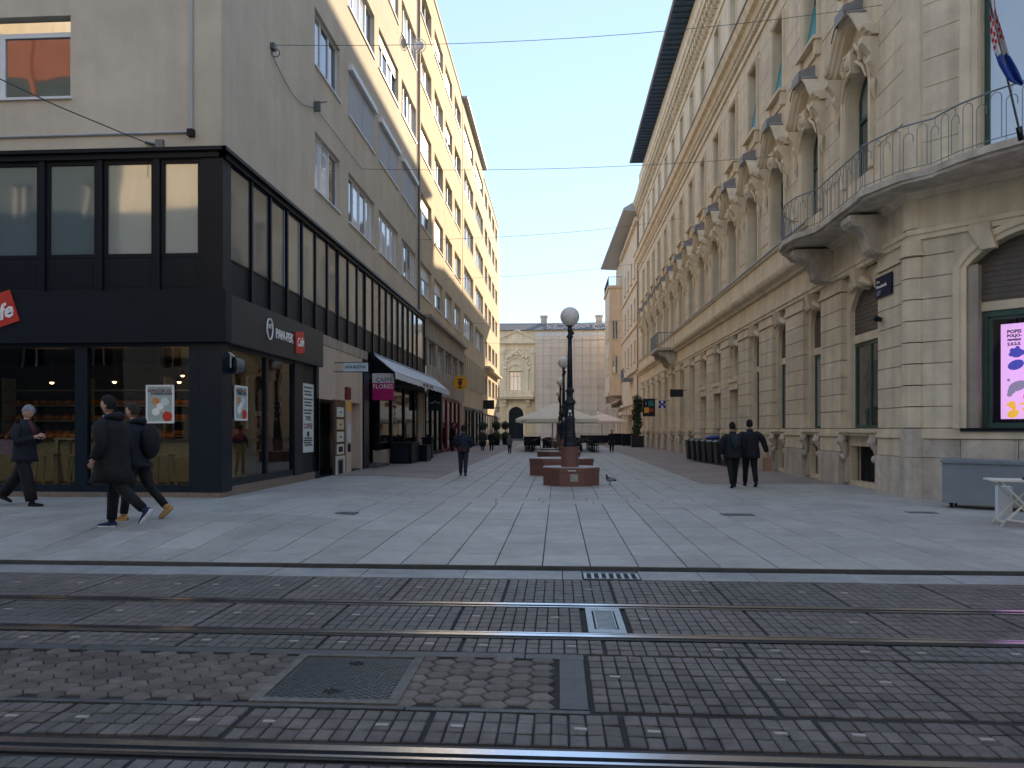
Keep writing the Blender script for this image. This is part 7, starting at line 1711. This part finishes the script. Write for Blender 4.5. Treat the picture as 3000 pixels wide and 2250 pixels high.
for i in range(7): WT.box(m, 0.0-0.12, 1.0, -0.60+i*0.09, -0.60+i*0.09+0.083, zt_, zt_+0.025)
part('top_slats', m, M['whitewood'], tb)
for d in (-0.06, -0.54):
    for (a, b) in ((0.0, 0.62), (0.62, 0.0)):
        m = MB(); m.bar(WT.p(a, d+(0.012 if a else -0.012), 0.05), WT.p(b, d+(0.012 if a else -0.012), zt_-0.002), 0.045, 0.022); part('leg', m, M['whitewood'], tb)
for s in (0.03, 0.6): m = MB(); m.bar(WT.p(s, -0.58, 0.12), WT.p(s, -0.02, 0.12), 0.03); part('crossbar', m, M['whitewood'], tb)
m = MB(); m.bar(WT.p(0.05, -0.02, 0.16), WT.p(0.66, -0.02, 0.10), 0.05, 0.02); part('foot_bar', m, M['whitewood'], tb)
m = MB(); m.lathe([(0.05, 0), (0.06, 0.03)], WT.p(0.38, -0.25, zt_+0.026), 12); o = part('ashtray', m, M['black']); tag(o, 'small black ashtray on the white folding table', 'ashtray')
m = MB(); WT.box(m, 0.12, 0.32, -0.9, -0.72, 0.14, 0.62); m2 = m; o = part('paper_sack', m, M['canvasw']); tag(o, 'white paper sack standing behind the folding table legs', 'sack')
# ================================================================= PIGEON
def pigeon(x, y, rz):
    t = thing('pigeon', 'dark pigeon standing on the slabs right of the first granite bench', 'bird', (x, y, 0.04), rz)
    m = MB(); m.tube([(0,-0.20,0.12), (0,-0.10,0.145), (0,0.0,0.15), (0,0.07,0.16), (0,0.10,0.19), (0,0.115,0.235), (0,0.13,0.265), (0,0.155,0.262)], [0.012, 0.035, 0.062, 0.058, 0.042, 0.027, 0.026, 0.006], 10); part('body', m, M['lampiron'], t, smooth=True, world=False)
    for i in (-1, 1): m = MB(); m.tube([(i*0.025, 0.0, 0.10), (i*0.028, 0.012, 0.0)], 0.006, 5); m.tube([(i*0.028, 0.0, 0.004), (i*0.028, 0.045, 0.004)], 0.005, 4); part('leg', m, M['darkred'], t, world=False)
    for i in (-1, 1): m = MB(); m.ball((i*0.055, -0.04, 0.15), 0.016, 0.11, 0.04, 8, 5); part('wing', m, M['slate'], t, smooth=True, world=False)
x, y = gp(1788, 1421); pigeon(x, y, 0.9)
# ================================================================= WIRES
wg = 'thin span wires across the street'
def wirepx(pl, pr, lab, sag=0.35, r=0.008, far=False):
    a = Vector((XL, wY(pl[0], XL), zX(pl[0], pl[1], XL))); b = Vector((XR, wY(pr[0], XR), zX(pr[0], pr[1], XR)))
    pts = []
    for i in range(13): t = i/12; p = a+(b-a)*t; p.z -= sag*4*t*(1-t); pts.append(p)
    m = MB(); m.tube(pts, r, 4); o = part('span_wire', m, M['wire']); tag(o, lab, 'wire', wg); return o
wirepx((795, 132), (2588, 14), 'span wire nearest the camera, high above the street', 0.3, 0.007)
wirepx((1058, 495), (2300, 455), 'span wire ending on the left wall below the closed shutters', 0.2, 0.008)
wirepx((1220, 703), (2000, 640), 'faint span wire over the street starting by the drainpipe', 0.25)
wirepx((1302, 818), (1940, 760), 'fourth faint span wire down the street', 0.25)
wirepx((1335, 945), (1900, 930), 'fifth faint span wire, low over the far part of the street', 0.3)
wirepx((1400, 1005), (1850, 985), 'farthest faint span wire in front of the end palace', 0.3)
a = Vector((fX(430, YF), YF-0.05, zF(430, 420, YF))); b = pix(-150, 160, 11.0)
m = MB(); m.tube([a, (a+b)/2-Vector((0,0,0.05)), b], 0.012, 5); o = part('anchor_wire', m, M['wire']); tag(o, 'slanting wire anchored on the blank front wall above the black band', 'wire')
m = MB(); m.tube([a+Vector((0.25,0.05,-0.05)), a], 0.03, 6); m.box(a.x+0.2, a.x+0.35, YF-0.06, YF, a.z-0.12, a.z+0.05); o = part('wire_anchor', m, M['iron']); tag(o, 'rusty bracket holding the slanting wire on the front wall', 'bracket')
y = wY(795, XL); z = zX(795, 140, XL)
m = MB(); m.tube([(XL+0.1+0.09*math.cos(i*math.pi/8), y, z-0.12+0.09*math.sin(i*math.pi/8)) for i in range(17)], 0.012, 5); m.box(XL, XL+0.1, y-0.08, y+0.08, z-0.05, z+0.08); o = part('wire_anchor', m, M['iron']); tag(o, 'bracket with coiled cable holding the nearest span wire on the grey wall', 'bracket')
y2 = wY(920, XL); z2 = zX(920, 315, XL)
m = MB(); pts = []
for i in range(11): t = i/10; pts.append((XL+0.04, y+(y2-y)*t, z-0.2+(z2-z+0.2)*t-0.35*math.sin(t*math.pi)))
y3 = wY(1056, XL); z3 = zX(1056, 495, XL)
for i in range(1, 9): t = i/8; pts.append((XL+0.04, y2+(y3-y2)*t, z2+(z3-z2)*t))
m.tube(pts, 0.009, 4); o = part('slack_cable', m, M['wire']); tag(o, 'slack thin cable looping along the shaded grey wall', 'cable')
m = MB(); m.box(XL, XL+0.18, y2-0.04, y2+0.04, z2-0.1, z2+0.15); m.tube([(XL, y2, z2+0.12), (XL+0.35, y2, z2+0.14)], 0.015, 5); o = part('wire_bracket', m, M['iron']); tag(o, 'small iron bracket on the shaded wall between two windows', 'bracket')
y = wY(1197, XL); z = zX(1197, 135, XL); m = MB(); m.tube([(XL+0.45+0.3*math.cos(i*math.pi/10), y, z+0.3*math.sin(i*math.pi/10)) for i in range(21)], 0.02, 5); m.ball((XL+0.45, y, z), 0.22, 0.1, 0.22); o = part('round_antenna', m, M['lightgrey']); tag(o, 'small round antenna dish on the sunlit left facade', 'antenna')
# ================================================================= PEOPLE
def skin_obj(verts, edges, radii, levels=2, root=0):
    me = bpy.data.meshes.new('sk'); me.from_pydata(verts, edges, []); ob = bpy.data.objects.new('sk', me); COL.objects.link(ob)
    md = ob.modifiers.new('s', 'SKIN'); md.use_smooth_shade = True
    if levels: sb_ = ob.modifiers.new('ss', 'SUBSURF'); sb_.levels = levels; sb_.render_levels = levels
    lay = me.skin_vertices[0].data if me.skin_vertices else None
    if lay is None: raise RuntimeError('no skin layer')
    for i, r in enumerate(radii):
        lay[i].radius = (r, r) if not isinstance(r, tuple) else r; lay[i].use_root = (i == root)
    bpy.context.view_layer.update()
    e = ob.evaluated_get(bpy.context.evaluated_depsgraph_get()); m2 = bpy.data.meshes.new_from_object(e)
    vs = [tuple(v.co) for v in m2.vertices]; fs = [tuple(p.vertices) for p in m2.polygons]
    bpy.data.objects.remove(ob); bpy.data.meshes.remove(me); bpy.data.meshes.remove(m2)
    return vs, fs
def loft(m, rings, n=14, cap=True):
    # rings: (centre Vector, rx, ry, yaw)
    vs = []
    for (c, rx, ry, yw) in rings:
        for j in range(n):
            a = 2*math.pi*j/n; x = rx*math.cos(a); y = ry*math.sin(a)
            vs.append((c[0]+x*math.cos(yw)-y*math.sin(yw), c[1]+x*math.sin(yw)+y*math.cos(yw), c[2]))
    k = len(rings); fs = [(i*n+j, i*n+(j+1)%n, (i+1)*n+(j+1)%n, (i+1)*n+j) for i in range(k-1) for j in range(n)]
    if cap: fs += [tuple(range(n-1, -1, -1)), tuple((k-1)*n+j for j in range(n))]
    m.add(vs, fs)
def person(label, loc, heading, Hh, legs, arms, lean=0.05, coat=None, coat_hem=0.8, trou=None, shoe=None, hair=None, hairtype='short', flare=1.0, bulk=1.0, name='person', cat='person', extras=None, hood=False, headturn=0.0, headtilt=0.0, group=None):
    """legs: [(thigh, knee) left, right] degrees; arms: [((elbow),(wrist)) left, right] offsets from shoulder in metres; y is forward"""
    s = Hh/1.75
    t = thing(name, label, cat, loc, heading, group)
    def leg(sx, th, kn, hz):
        a = R(th); b = a-R(kn); hip = Vector((sx*0.09, 0, hz)); kne = hip+Vector((sx*0.005, math.sin(a)*0.43, -math.cos(a)*0.43)); ank = kne+Vector((0, math.sin(b)*0.42, -math.cos(b)*0.42)); return hip, kne, ank, b
    hz = 2.0; hs = []
    for (th, kn, toe) in legs:
        _, _, an, b = leg(1, th, kn, 0.0); low = an.z-0.075 if toe < 25 else an.z-0.075-math.sin(R(toe))*0.14; hs.append(-low)
    hz = max(hs); L = [leg(sx, th, kn, hz) for sx, (th, kn, toe) in zip((-1, 1), legs)]
    up = Vector((0, math.sin(lean), math.cos(lean)))
    pel = Vector((0, 0, hz+0.04)); wst = pel+up*0.16; chs = pel+up*0.36; nkb = pel+up*0.52; hd = nkb+up*0.06+Vector((0, 0.02, 0)); hc = nkb+Vector((0, 0.035+headtilt*0.03, 0.19))
    sh = [pel+up*0.46+Vector((sx*0.185*bulk, 0, 0)) for sx in (-1, 1)]
    A = []
    for i in (0, 1):
        el = sh[i]+Vector(arms[i][0]); wr = sh[i]+Vector(arms[i][1]); A.append((sh[i], el, wr))
    # --- body: one continuous skinned figure
    V = [pel, wst, chs, nkb, hd, sh[0], A[0][1], A[0][2], sh[1], A[1][1], A[1][2], L[0][0], L[0][1], L[0][2], L[1][0], L[1][1], L[1][2], hc+Vector((0, -0.005, -0.09))]
    E = [(0,1),(1,2),(2,3),(3,4),(2,5),(5,6),(6,7),(2,8),(8,9),(9,10),(0,11),(11,12),(12,13),(0,14),(14,15),(15,16),(4,17)]
    Rr = [(0.12,0.10),(0.11,0.09),(0.13,0.10),0.055,0.052,0.05,0.04,0.028,0.05,0.04,0.028,0.075,0.05,0.036,0.075,0.05,0.036,0.05]
    # hands with fingers
    for i, wi in ((0, 7), (1, 10)):
        el, wr = A[i][1], A[i][2]; d = (wr-el).normalized(); sx = (-1, 1)[i]; side = Vector((-sx, 0.2, 0)); side = (side-d*side.dot(d)).normalized(); fw = d.cross(side).normalized()
        pm_ = wr+d*0.05; V.append(pm_); pi_ = len(V)-1; E.append((wi, pi_)); Rr.append((0.030, 0.022))
        for k, (o_, l_) in enumerate(((-0.027, 0.062), (-0.009, 0.074), (0.009, 0.07), (0.026, 0.056))):
            b0_ = pm_+fw*o_+d*0.035; b1 = b0_+d*l_*0.55+side*0.012; b2 = b1+d*l_*0.35+side*0.03
            for p, r in ((b0_, 0.010), (b1, 0.009), (b2, 0.008)): V.append(p); Rr.append(r)
            j = len(V)-3; E += [(pi_, j), (j, j+1), (j+1, j+2)]
        th0 = wr+d*0.03+fw*0.03*(-1)+side*0.015; th1 = th0+d*0.035-fw*0.02+side*0.02
        for p, r in ((th0, 0.012), (th1, 0.010)): V.append(p); Rr.append(r)
        j = len(V)-2; E += [(wi, j), (j, j+1)]
    vs, fs = skin_obj([tuple(v) for v in V], E, Rr, 1)
    m = MB(); m.add(vs, fs)
    # head
    n = 18; mm = 14; hv = []; ct_, st_ = math.cos(headturn), math.sin(headturn)
    for i in range(mm+1):
        ph = math.pi*i/mm; z = -math.cos(ph); rr = math.sin(ph)
        for j in range(n):
            a = 2*math.pi*j/n; x = rr*math.cos(a); y = rr*math.sin(a)
            wx, wy = 0.076, 0.097
            if z < 0: wx *= 1-0.30*(-z)**1.5; wy *= 1-0.12*(-z)
            X, Y, Z = x*wx, y*wy, z*0.118
            if y > 0.3:
                fr = math.exp(-(x/0.16)**2)
                Y += 0.026*fr*math.exp(-((z+0.12)/0.16)**2)          # nose
                Y += 0.006*fr*math.exp(-((z+0.48)/0.08)**2) - 0.004*math.exp(-(x/.4)**2)*math.exp(-((z+0.36)/0.04)**2) # mouth
                Y += 0.008*math.exp(-(x/0.3)**2)*math.exp(-((z+0.85)/0.15)**2)
                for e in (-0.38, 0.38): Y -= 0.010*math.exp(-((x-e)/0.15)**2)*math.exp(-((z-0.06)/0.13)**2)
                Y += 0.005*math.exp(-((z-0.24)/0.08)**2)
            X, Y = X*ct_-Y*st_, X*st_+Y*ct_
            Y2 = Y*math.cos(headtilt)+Z*math.sin(headtilt); Z2 = Z*math.cos(headtilt)-Y*math.sin(headtilt)
            hv.append((hc.x+X, hc.y+Y2, hc.z+Z2))
    m.add(hv, [(i*n+j, i*n+(j+1)%n, (i+1)*n+(j+1)%n, (i+1)*n+j) for i in range(mm) for j in range(n)])
    for sx in (-1, 1): m.ball((hc.x+sx*0.077*ct_, hc.y+sx*0.077*st_-0.008, hc.z-0.01), 0.010, 0.020, 0.030, 7, 5)
    def S_(mb): mb.v = [(x*s, y*s, z*s) for x, y, z in mb.v]; return mb
    part('body', S_(m), M['skin'], t, smooth=True, world=False)
    for sx in (-1, 1):
        m = MB(); X, Y, Z = sx*0.029, 0.082, 0.008; X, Y = X*ct_-Y*st_, X*st_+Y*ct_; m.ball((hc.x+X, hc.y+Y+Z*math.sin(headtilt), hc.z+Z-Y*math.sin(headtilt)), 0.011, 0.008, 0.006, 6, 4); part('eye', S_(m), M['lettb'], t, world=False)
    # hair / hat
    m = MB(); hv = []; n = 18; mm = 9
    low = {'short': 2.05, 'hat': 1.62, 'long': 2.2, 'hood': 2.2}[hairtype]; g = {'short': 1.17, 'hat': 1.16, 'long': 1.15, 'hood': 1.32}[hairtype]
    for i in range(mm+1):
        for j in range(n):
            a = 2*math.pi*j/n; y0 = math.sin(a)
            lim = low if y0 < 0.25 else (1.12 if hairtype != 'hat' else 1.30)
            if 0.0 <= y0 < 0.25: lim = (low+1.25)/2
            ph = lim*i/mm; x = math.sin(ph)*math.cos(a); y = math.sin(ph)*math.sin(a); z = math.cos(ph)
            rnd = 1+0.025*math.sin(a*7+i*2.3)+0.02*math.sin(a*11+i)
            if hairtype == 'hat': rnd = 1
            X, Y, Z = x*0.076*g*rnd, y*0.097*g*rnd, z*0.118*g*rnd+0.004
            X, Y = X*ct_-Y*st_, X*st_+Y*ct_
            hv.append((hc.x+X, hc.y+Y*math.cos(headtilt)+Z*math.sin(headtilt), hc.z+Z*math.cos(headtilt)-Y*math.sin(headtilt)))
    m.add(hv, [(i*n+j, i*n+(j+1)%n, (i+1)*n+(j+1)%n, (i+1)*n+j) for i in range(mm) for j in range(n)])
    part('hat' if hairtype == 'hat' else ('hood' if hairtype == 'hood' else 'hair'), S_(m), hair, t, smooth=True, world=False)
    # coat torso + sleeves, skinned as one garment
    b = bulk; hem = coat_hem; zmid = (pel.z+hem)/2
    V = [chs, wst, pel-Vector((0,0,0.02)), Vector((0, 0.0, max(hem+0.06, pel.z-0.12))), nkb-up*0.03, sh[0]+Vector((0.02,0,0.0)), A[0][1], A[0][2]-(A[0][2]-A[0][1])*0.08, sh[1]-Vector((0.02,0,0)), A[1][1], A[1][2]-(A[1][2]-A[1][1])*0.08]
    m = MB()
    rings = []
    hemc = Vector((0, 0, hem)); 
    prof = [(hemc, (0.205 if hem > 0.7 else 0.22)*b, (0.175 if hem > 0.7 else 0.22)*b), (hemc*0.5+pel*0.5, 0.20*b, 0.155*b), (pel, 0.195*b, 0.145*b), (wst, 0.18*b, 0.135*b), (chs, 0.205*b, 0.145*b), (chs+up*0.06, 0.205*b, 0.135*b), (chs+up*0.10, 0.175*b, 0.122*b), (chs+up*0.135, 0.125*b, 0.10*b), (nkb+up*0.0, 0.085, 0.088), (nkb+up*0.065, 0.08, 0.085)]
    prof = [p for p in prof if True]
    if hem > pel.z-0.05: prof = [prof[0]]+prof[3:]
    for (c, rx, ry) in prof: rings.append((c, rx, ry, 0))
    # wobble for folds
    nn = 22; vs = []
    for ri, (c, rx, ry, yw) in enumerate(rings):
        for j in range(nn):
            a = 2*math.pi*j/nn; f = 1+0.02*math.sin(a*5+ri*1.7)+0.012*math.sin(a*9-ri); vs.append((c[0]+rx*f*math.cos(a), c[1]+ry*f*math.sin(a), c[2]))
    k = len(rings); m.add(vs, [(i*nn+j, i*nn+(j+1)%nn, (i+1)*nn+(j+1)%nn, (i+1)*nn+j) for i in range(k-1) for j in range(nn)]+[tuple(range(nn-1, -1, -1)), tuple((k-1)*nn+j for j in range(nn))])
    for i in (0, 1):
        a0 = chs+up*0.07+Vector(((-1, 1)[i]*0.09, 0, 0)); p1 = A[i][0]+Vector(((-1, 1)[i]*0.0, 0, -0.035)); el = A[i][1]; wr = A[i][2]-(A[i][2]-el)*0.06
        pts = [a0, a0*0.35+p1*0.65+Vector((0,0,0.018)), p1+Vector(((-1,1)[i]*0.012,0,-0.03)), p1*0.5+el*0.5+Vector(((-1,1)[i]*0.02, 0, 0)), el+(el-wr)*0.02, el*0.5+wr*0.5, wr]
        cat_ = [pts[0]]
        m.tube(pts, [0.055*b, 0.066*b, 0.072*b, 0.066*b, 0.060*b, 0.054*b, 0.046*b], 12)
    if hood: m.tube([nkb+Vector((-0.10, 0.02, 0.02)), nkb+Vector((-0.07, -0.09, 0.04)), nkb+Vector((0, -0.13, 0.03)), nkb+Vector((0.07, -0.09, 0.04)), nkb+Vector((0.10, 0.02, 0.02))], [0.035, 0.055, 0.07, 0.055, 0.035], 8)
    part('coat', S_(m), coat, t, smooth=True, world=False)
    # trousers
    for i in (0, 1):
        hip, kn_, an, bb_ = L[i]; m = MB(); top = hip+Vector((0, 0, 0.06))
        pts = [top, hip*0.6+kn_*0.4, kn_, kn_*0.5+an*0.5, an+(kn_-an)*0.06+Vector((0,0,-0.0))]
        m.tube(pts, [0.118, 0.104, 0.080*max(1, flare*.85), 0.070*flare, 0.064*flare], 12); part('trouser_leg', S_(m), trou, t, smooth=True, world=False)
    for i in (0, 1):
        hip, kn_, an, bb_ = L[i]; toe = legs[i][2]; m = MB(); d = Vector((0, math.cos(R(toe)), -math.sin(R(toe)))); u = Vector((0, math.sin(R(toe)), math.cos(R(toe))))
        heel = an-u*0.045-d*0.05
        def ring(c, rx, rz): return [tuple(c+Vector((1,0,0))*rx*math.cos(2*math.pi*j/10)+u*rz*math.sin(2*math.pi*j/10)) for j in range(10)]
        rr_ = [(heel-d*0.015, 0.025, 0.03), (heel, 0.036, 0.045), (heel+d*0.06, 0.038, 0.05), (heel+d*0.13-u*0.008, 0.044, 0.036), (heel+d*0.20-u*0.015, 0.045, 0.027), (heel+d*0.245-u*0.02, 0.025, 0.018)]
        vs = []; 
        for c, rx, rz in rr_: vs += ring(c, rx, rz)
        m.add(vs, [(a*10+j, a*10+(j+1)%10, (a+1)*10+(j+1)%10, (a+1)*10+j) for a in range(5) for j in range(10)]+[tuple(range(9, -1, -1)), tuple(50+j for j in range(10))])
        m.tube([an+u*0.03, an-u*0.02], 0.044, 10)
        so_ = part('shoe', S_(m), shoe[0], t, smooth=True, world=False)
        if len(shoe) > 1:
            m = MB(); vs = []
            for c, rx, rz in rr_: vs += ring(c-u*(rz*0.72), rx*1.18, 0.024)
            m.add(vs, [(a*10+j, a*10+(j+1)%10, (a+1)*10+(j+1)%10, (a+1)*10+j) for a in range(5) for j in range(10)]+[tuple(range(9, -1, -1)), tuple(50+j for j in range(10))]); part('sole', S_(m), shoe[1], so_, smooth=True, world=False)
    return t, s, dict(hc=hc, sh=sh, A=A, chs=chs, pel=pel, nkb=nkb, L=L)
C = lambda n, c, r=0.8: mat(n, c, r, 0.2, 12, 1.0, 11)
navyc = C('dark_navy_coat', (0.006, 0.009, 0.017), 0.8); blackc = C('black_coat', (0.004, 0.005, 0.007)); blacktr = C('black_trousers', (0.004, 0.005, 0.007)); jean = C('dark_jeans', (0.015, 0.025, 0.05)); darkhair = C('dark_brown_hair', (0.008, 0.006, 0.005), 0.85)
greyhat = C('grey_knit_hat', (0.22, 0.22, 0.26)); hairg = C('greying_hair', (0.03, 0.024, 0.02), 0.85); plum = C('mauve_bag_leather', (0.10, 0.06, 0.075), 0.5); navyshoe = C('navy_shoe', (0.02, 0.025, 0.08)); whiteshoe = C('white_sole', (0.6, 0.6, 0.66)); tanshoe = C('tan_shoe', (0.45, 0.26, 0.10)); olive = C('olive_coat', (0.03, 0.035, 0.02)); grey = C('grey_jacket', (0.12, 0.13, 0.15)); brownbag = C('brown_leather', (0.05, 0.022, 0.015)); greytrim = C('grey_hood_lining', (0.25, 0.26, 0.30))
FWD = math.pi/2   # heading +x
def gpos(px, py):
    z = 0.15
    for _ in range(6): x, y = gp(px, py, z); z = gz(x, y)
    return (x, y, z), F*(H-z)/(py-1257)
# 1 woman walking right with phone
loc, c = gpos(72, 1482); hgt = (1482-1191)/F*c
t, s, J = person('woman in grey knit hat and dark padded coat walking right while looking at her phone', loc, -math.pi/2, hgt, [(-28, 12, 22), (16, 4, -4)], [((-0.05, 0.02, -0.27), (0.10, 0.24, -0.20)), ((0.04, 0.02, -0.27), (-0.10, 0.25, -0.18))], 0.04, navyc, 0.78, blacktr, [blackc], greyhat, 'hat', 1.45, 1.12, headtilt=0.35)
m = MB(); p = (J['A'][0][2]+J['A'][1][2])/2+Vector((0, 0.07, 0.05)); m.obox(p*s, Vector((1,0,0)), Vector((0, .6, .8)), Vector((0, -.8, .6)), 0.04*s, 0.075*s, 0.005*s); ph_ = part('phone', m, M['black'], None, world=False); ph_.location = loc; ph_.rotation_euler.z = -math.pi/2; tag(ph_, 'dark phone held up by the woman in the grey hat', 'phone')
m = MB(); p = J['pel']+Vector((-0.02, -0.28, 0.10)); m.add([tuple((p+Vector((a*0.07, b*w_, z))) *s for a in [0]) [0] if False else tuple((p+Vector((a*0.06, b*w_, z)))*s) for (z, w_) in ((-0.13, 0.24), (0.13, 0.17)) for (a, b) in ((-1,-1),(1,-1),(1,1),(-1,1))], [(0,3,2,1),(4,5,6,7),(0,1,5,4),(1,2,6,5),(2,3,7,6),(3,0,4,7)]); m.tube([tuple((p+Vector((0,-0.1,0.12)))*s), tuple((J['sh'][1]+Vector((-.02,-0.03,0.09)))*s), tuple((p+Vector((0,0.15,0.12)))*s)], 0.012*s, 6)
bg_ = part('shoulder_bag', m, plum, None, world=False); bg_.location = loc; bg_.rotation_euler.z = -math.pi/2; tag(bg_, 'mauve leather shoulder bag carried by the woman in the grey hat', 'bag')
m = MB(); m.tube([tuple((J['nkb']+Vector((0, 0.06, 0.03)))*s), tuple((J['chs']+Vector((0.02, 0.16, 0.03)))*s), tuple((J['wst'] if 'wst' in J else J['chs']+Vector((0.0, 0.17, -0.14)))*s)], [0.05*s, 0.045*s, 0.03*s], 8)
part('scarf', m, C('dark_red_scarf', (0.07, 0.02, 0.025)), t, smooth=True, world=False)
# 2, 3 men walking left
loc, c = gpos(330, 1543); hgt = (1543-1170)/F*c
t, s, J = person('taller man in long dark coat and navy trainers, leading the pair walking left', loc, FWD, hgt, [(-27, 20, 52), (6, 2, 0)], [((-0.05, -0.06, -0.27), (-0.04, 0.06, -0.48)), ((0.05, 0.02, -0.28), (0.0, 0.12, -0.46))], 0.05, blackc, 0.62, blacktr, [navyshoe, whiteshoe], darkhair, 'short', 1.0, 1.35, hood=True)
m = MB(); m.tube([tuple((J['nkb']+Vector((-0.085, 0.06, 0.03)))*s), tuple((J['nkb']+Vector((-0.09, -0.04, 0.055)))*s), tuple((J['nkb']+Vector((0, -0.12, 0.07)))*s), tuple((J['nkb']+Vector((0.09, -0.04, 0.055)))*s)], 0.016*s, 6); part('hood_lining', m, greytrim, t, world=False)
loc2, c = gpos(400, 1521); hgt = (1521-1187)/F*c
t, s, J = person('second man in dark puffer jacket and tan shoes, walking left just behind the taller one', loc2, FWD, hgt, [(12, 4, 0), (-20, 20, 40)], [((-0.06, -0.08, -0.26), (-0.05, 0.04, -0.46)), ((0.06, -0.04, -0.27), (0.03, 0.08, -0.46))], 0.06, navyc, 0.80, blacktr, [tanshoe, tanshoe], hairg, 'short', 0.9, 1.25, hood=True)
m = MB(); p = J['chs']+Vector((0, -0.24, -0.12)); m.ball(tuple(p*s), 0.17*s, 0.14*s, 0.27*s, 12, 9); part_ = part('backpack', m, blackc, None, smooth=True, world=False); part_.location = loc2; part_.rotation_euler.z = FWD; tag(part_, 'full black backpack on the back of the man in tan shoes', 'backpack')
walk = [((-0.04, -0.02, -0.28), (-0.02, -0.02, -0.52)), ((0.04, 0.02, -0.28), (0.03, 0.06, -0.52))]
# 4 man walking away in the middle
loc, c = gpos(1357, 1393); hgt = (1393-1251)/F*c
t, s, J = person('man in dark blue hooded jacket and jeans with a brown waist bag, walking away', loc, 0, hgt, [(6, 4, 4), (-6, 6, 12)], [((-0.10, 0.0, -0.27), (-0.03, 0.16, -0.40)), ((0.10, 0.0, -0.27), (0.03, 0.16, -0.40))], 0.02, C('navy_jacket', (0.010, 0.018, 0.045)), 0.86, jean, [C('brown_shoes', (0.05, 0.035, 0.028))], navyc, 'hood', 1.0, 1.15)
m = MB(); m.obox(tuple((J['pel']+Vector((0, -0.20, 0.0)))*s), Vector((1,0,0)), Vector((0,1,0)), Vector((0,0,1)), 0.17*s, 0.05*s, 0.09*s); o = part('waist_bag', m, brownbag, None, world=False); o.location = loc; tag(o, 'brown waist bag on the back of the man in the blue hooded jacket', 'bag')
# 5, 6 pair far left
loc, c = gpos(1414, 1320); person('person in olive coat, left one of the far pair by the topiaries', loc, math.pi, (1320-1262)/F*c, [(8, 4, 0), (-8, 6, 14)], walk, 0.02, olive, 0.7, blacktr, [blackc], darkhair, 'short', 1.0, 1.1)
loc, c = gpos(1440, 1320); person('person in long dark coat, right one of the far pair by the topiaries', loc, math.pi, (1320-1262)/F*c, [(-6, 6, 10), (8, 4, 0)], walk, 0.02, navyc, 0.5, blacktr, [blackc], hairg, 'long', 1.0, 1.1)
loc, c = gpos(1493, 1329); person('small person in grey jacket walking on the far left of the tables', loc, math.pi, (1329-1275)/F*c, [(10, 4, 0), (-10, 8, 14)], walk, 0.02, grey, 0.85, jean, [blackc], darkhair, 'short', 1.0, 1.0)
loc, c = gpos(1792, 1325); person('person in black coat standing on the far right of the cafe tables', loc, math.pi, (1325-1261)/F*c, [(4, 2, 0), (-5, 4, 6)], walk, 0.0, blackc, 0.55, blacktr, [blackc], darkhair, 'short', 1.0, 1.15)
loc, c = gpos(1326, 1322); person('person in black standing close to the dark red shopfront on the left', loc, -1.2, (1322-1240)/F*c, [(4, 2, 0), (-4, 3, 6)], walk, 0.0, blackc, 0.8, blacktr, [blackc], darkhair, 'long', 1.0, 1.05)
# 9, 10 couple right, walking away
loc, c = gpos(2147, 1428); hgt = (1428-1240)/F*c
t, s, J = person('left one of the couple in black walking away, with a small backpack', loc, 0.05, hgt, [(-14, 12, 24), (16, 6, 0)], [((-0.08, 0.0, -0.27), (-0.05, 0.05, -0.50)), ((0.06, 0.0, -0.27), (0.02, 0.10, -0.48))], 0.04, navyc, 0.80, blacktr, [blackc], darkhair, 'short', 1.0, 1.2)
m = MB(); m.ball(tuple((J['chs']+Vector((0.03, -0.20, -0.04)))*s), 0.13*s, 0.09*s, 0.20*s, 10, 8); o = part('small_backpack', m, C('dark_teal_backpack', (0.012, 0.03, 0.038)), None, smooth=True, world=False); o.location = loc; o.rotation_euler.z = 0.05; tag(o, 'small dark teal backpack worn by the left one of the couple', 'backpack')
loc, c = gpos(2197, 1425); hgt = (1425-1235)/F*c
t, s, J = person('right one of the couple in black walking away, carrying a brown paper bag', loc, -0.05, hgt, [(14, 6, 0), (-14, 14, 26)], [((-0.07, 0.02, -0.27), (-0.04, 0.10, -0.50)), ((0.13, -0.02, -0.26), (0.21, 0.02, -0.50))], 0.05, navyc, 0.76, blacktr, [blackc], darkhair, 'short', 1.0, 1.3)
p = J['A'][1][2]*s; m = MB(); m.box(p.x-0.09, p.x+0.11, p.y-0.05, p.y+0.06, p.z-0.50, p.z-0.15)
for a in (-0.04, 0.05): m.tube([(p.x-0.05, p.y+a, p.z-0.15), (p.x-0.03, p.y+a, p.z-0.07), (p.x+0.05, p.y+a, p.z-0.07), (p.x+0.07, p.y+a, p.z-0.15)], 0.005, 4)
o = part('paper_bag', m, C('brown_paper', (0.30, 0.16, 0.09)), None, world=False); o.location = loc; o.rotation_euler.z = -0.05; tag(o, 'brown paper carrier bag in the hand of the right one of the couple', 'bag')
for o, lb, ct__ in ((loaf, 'rows of bread loaves on the shelf boards', None), ):
    pass
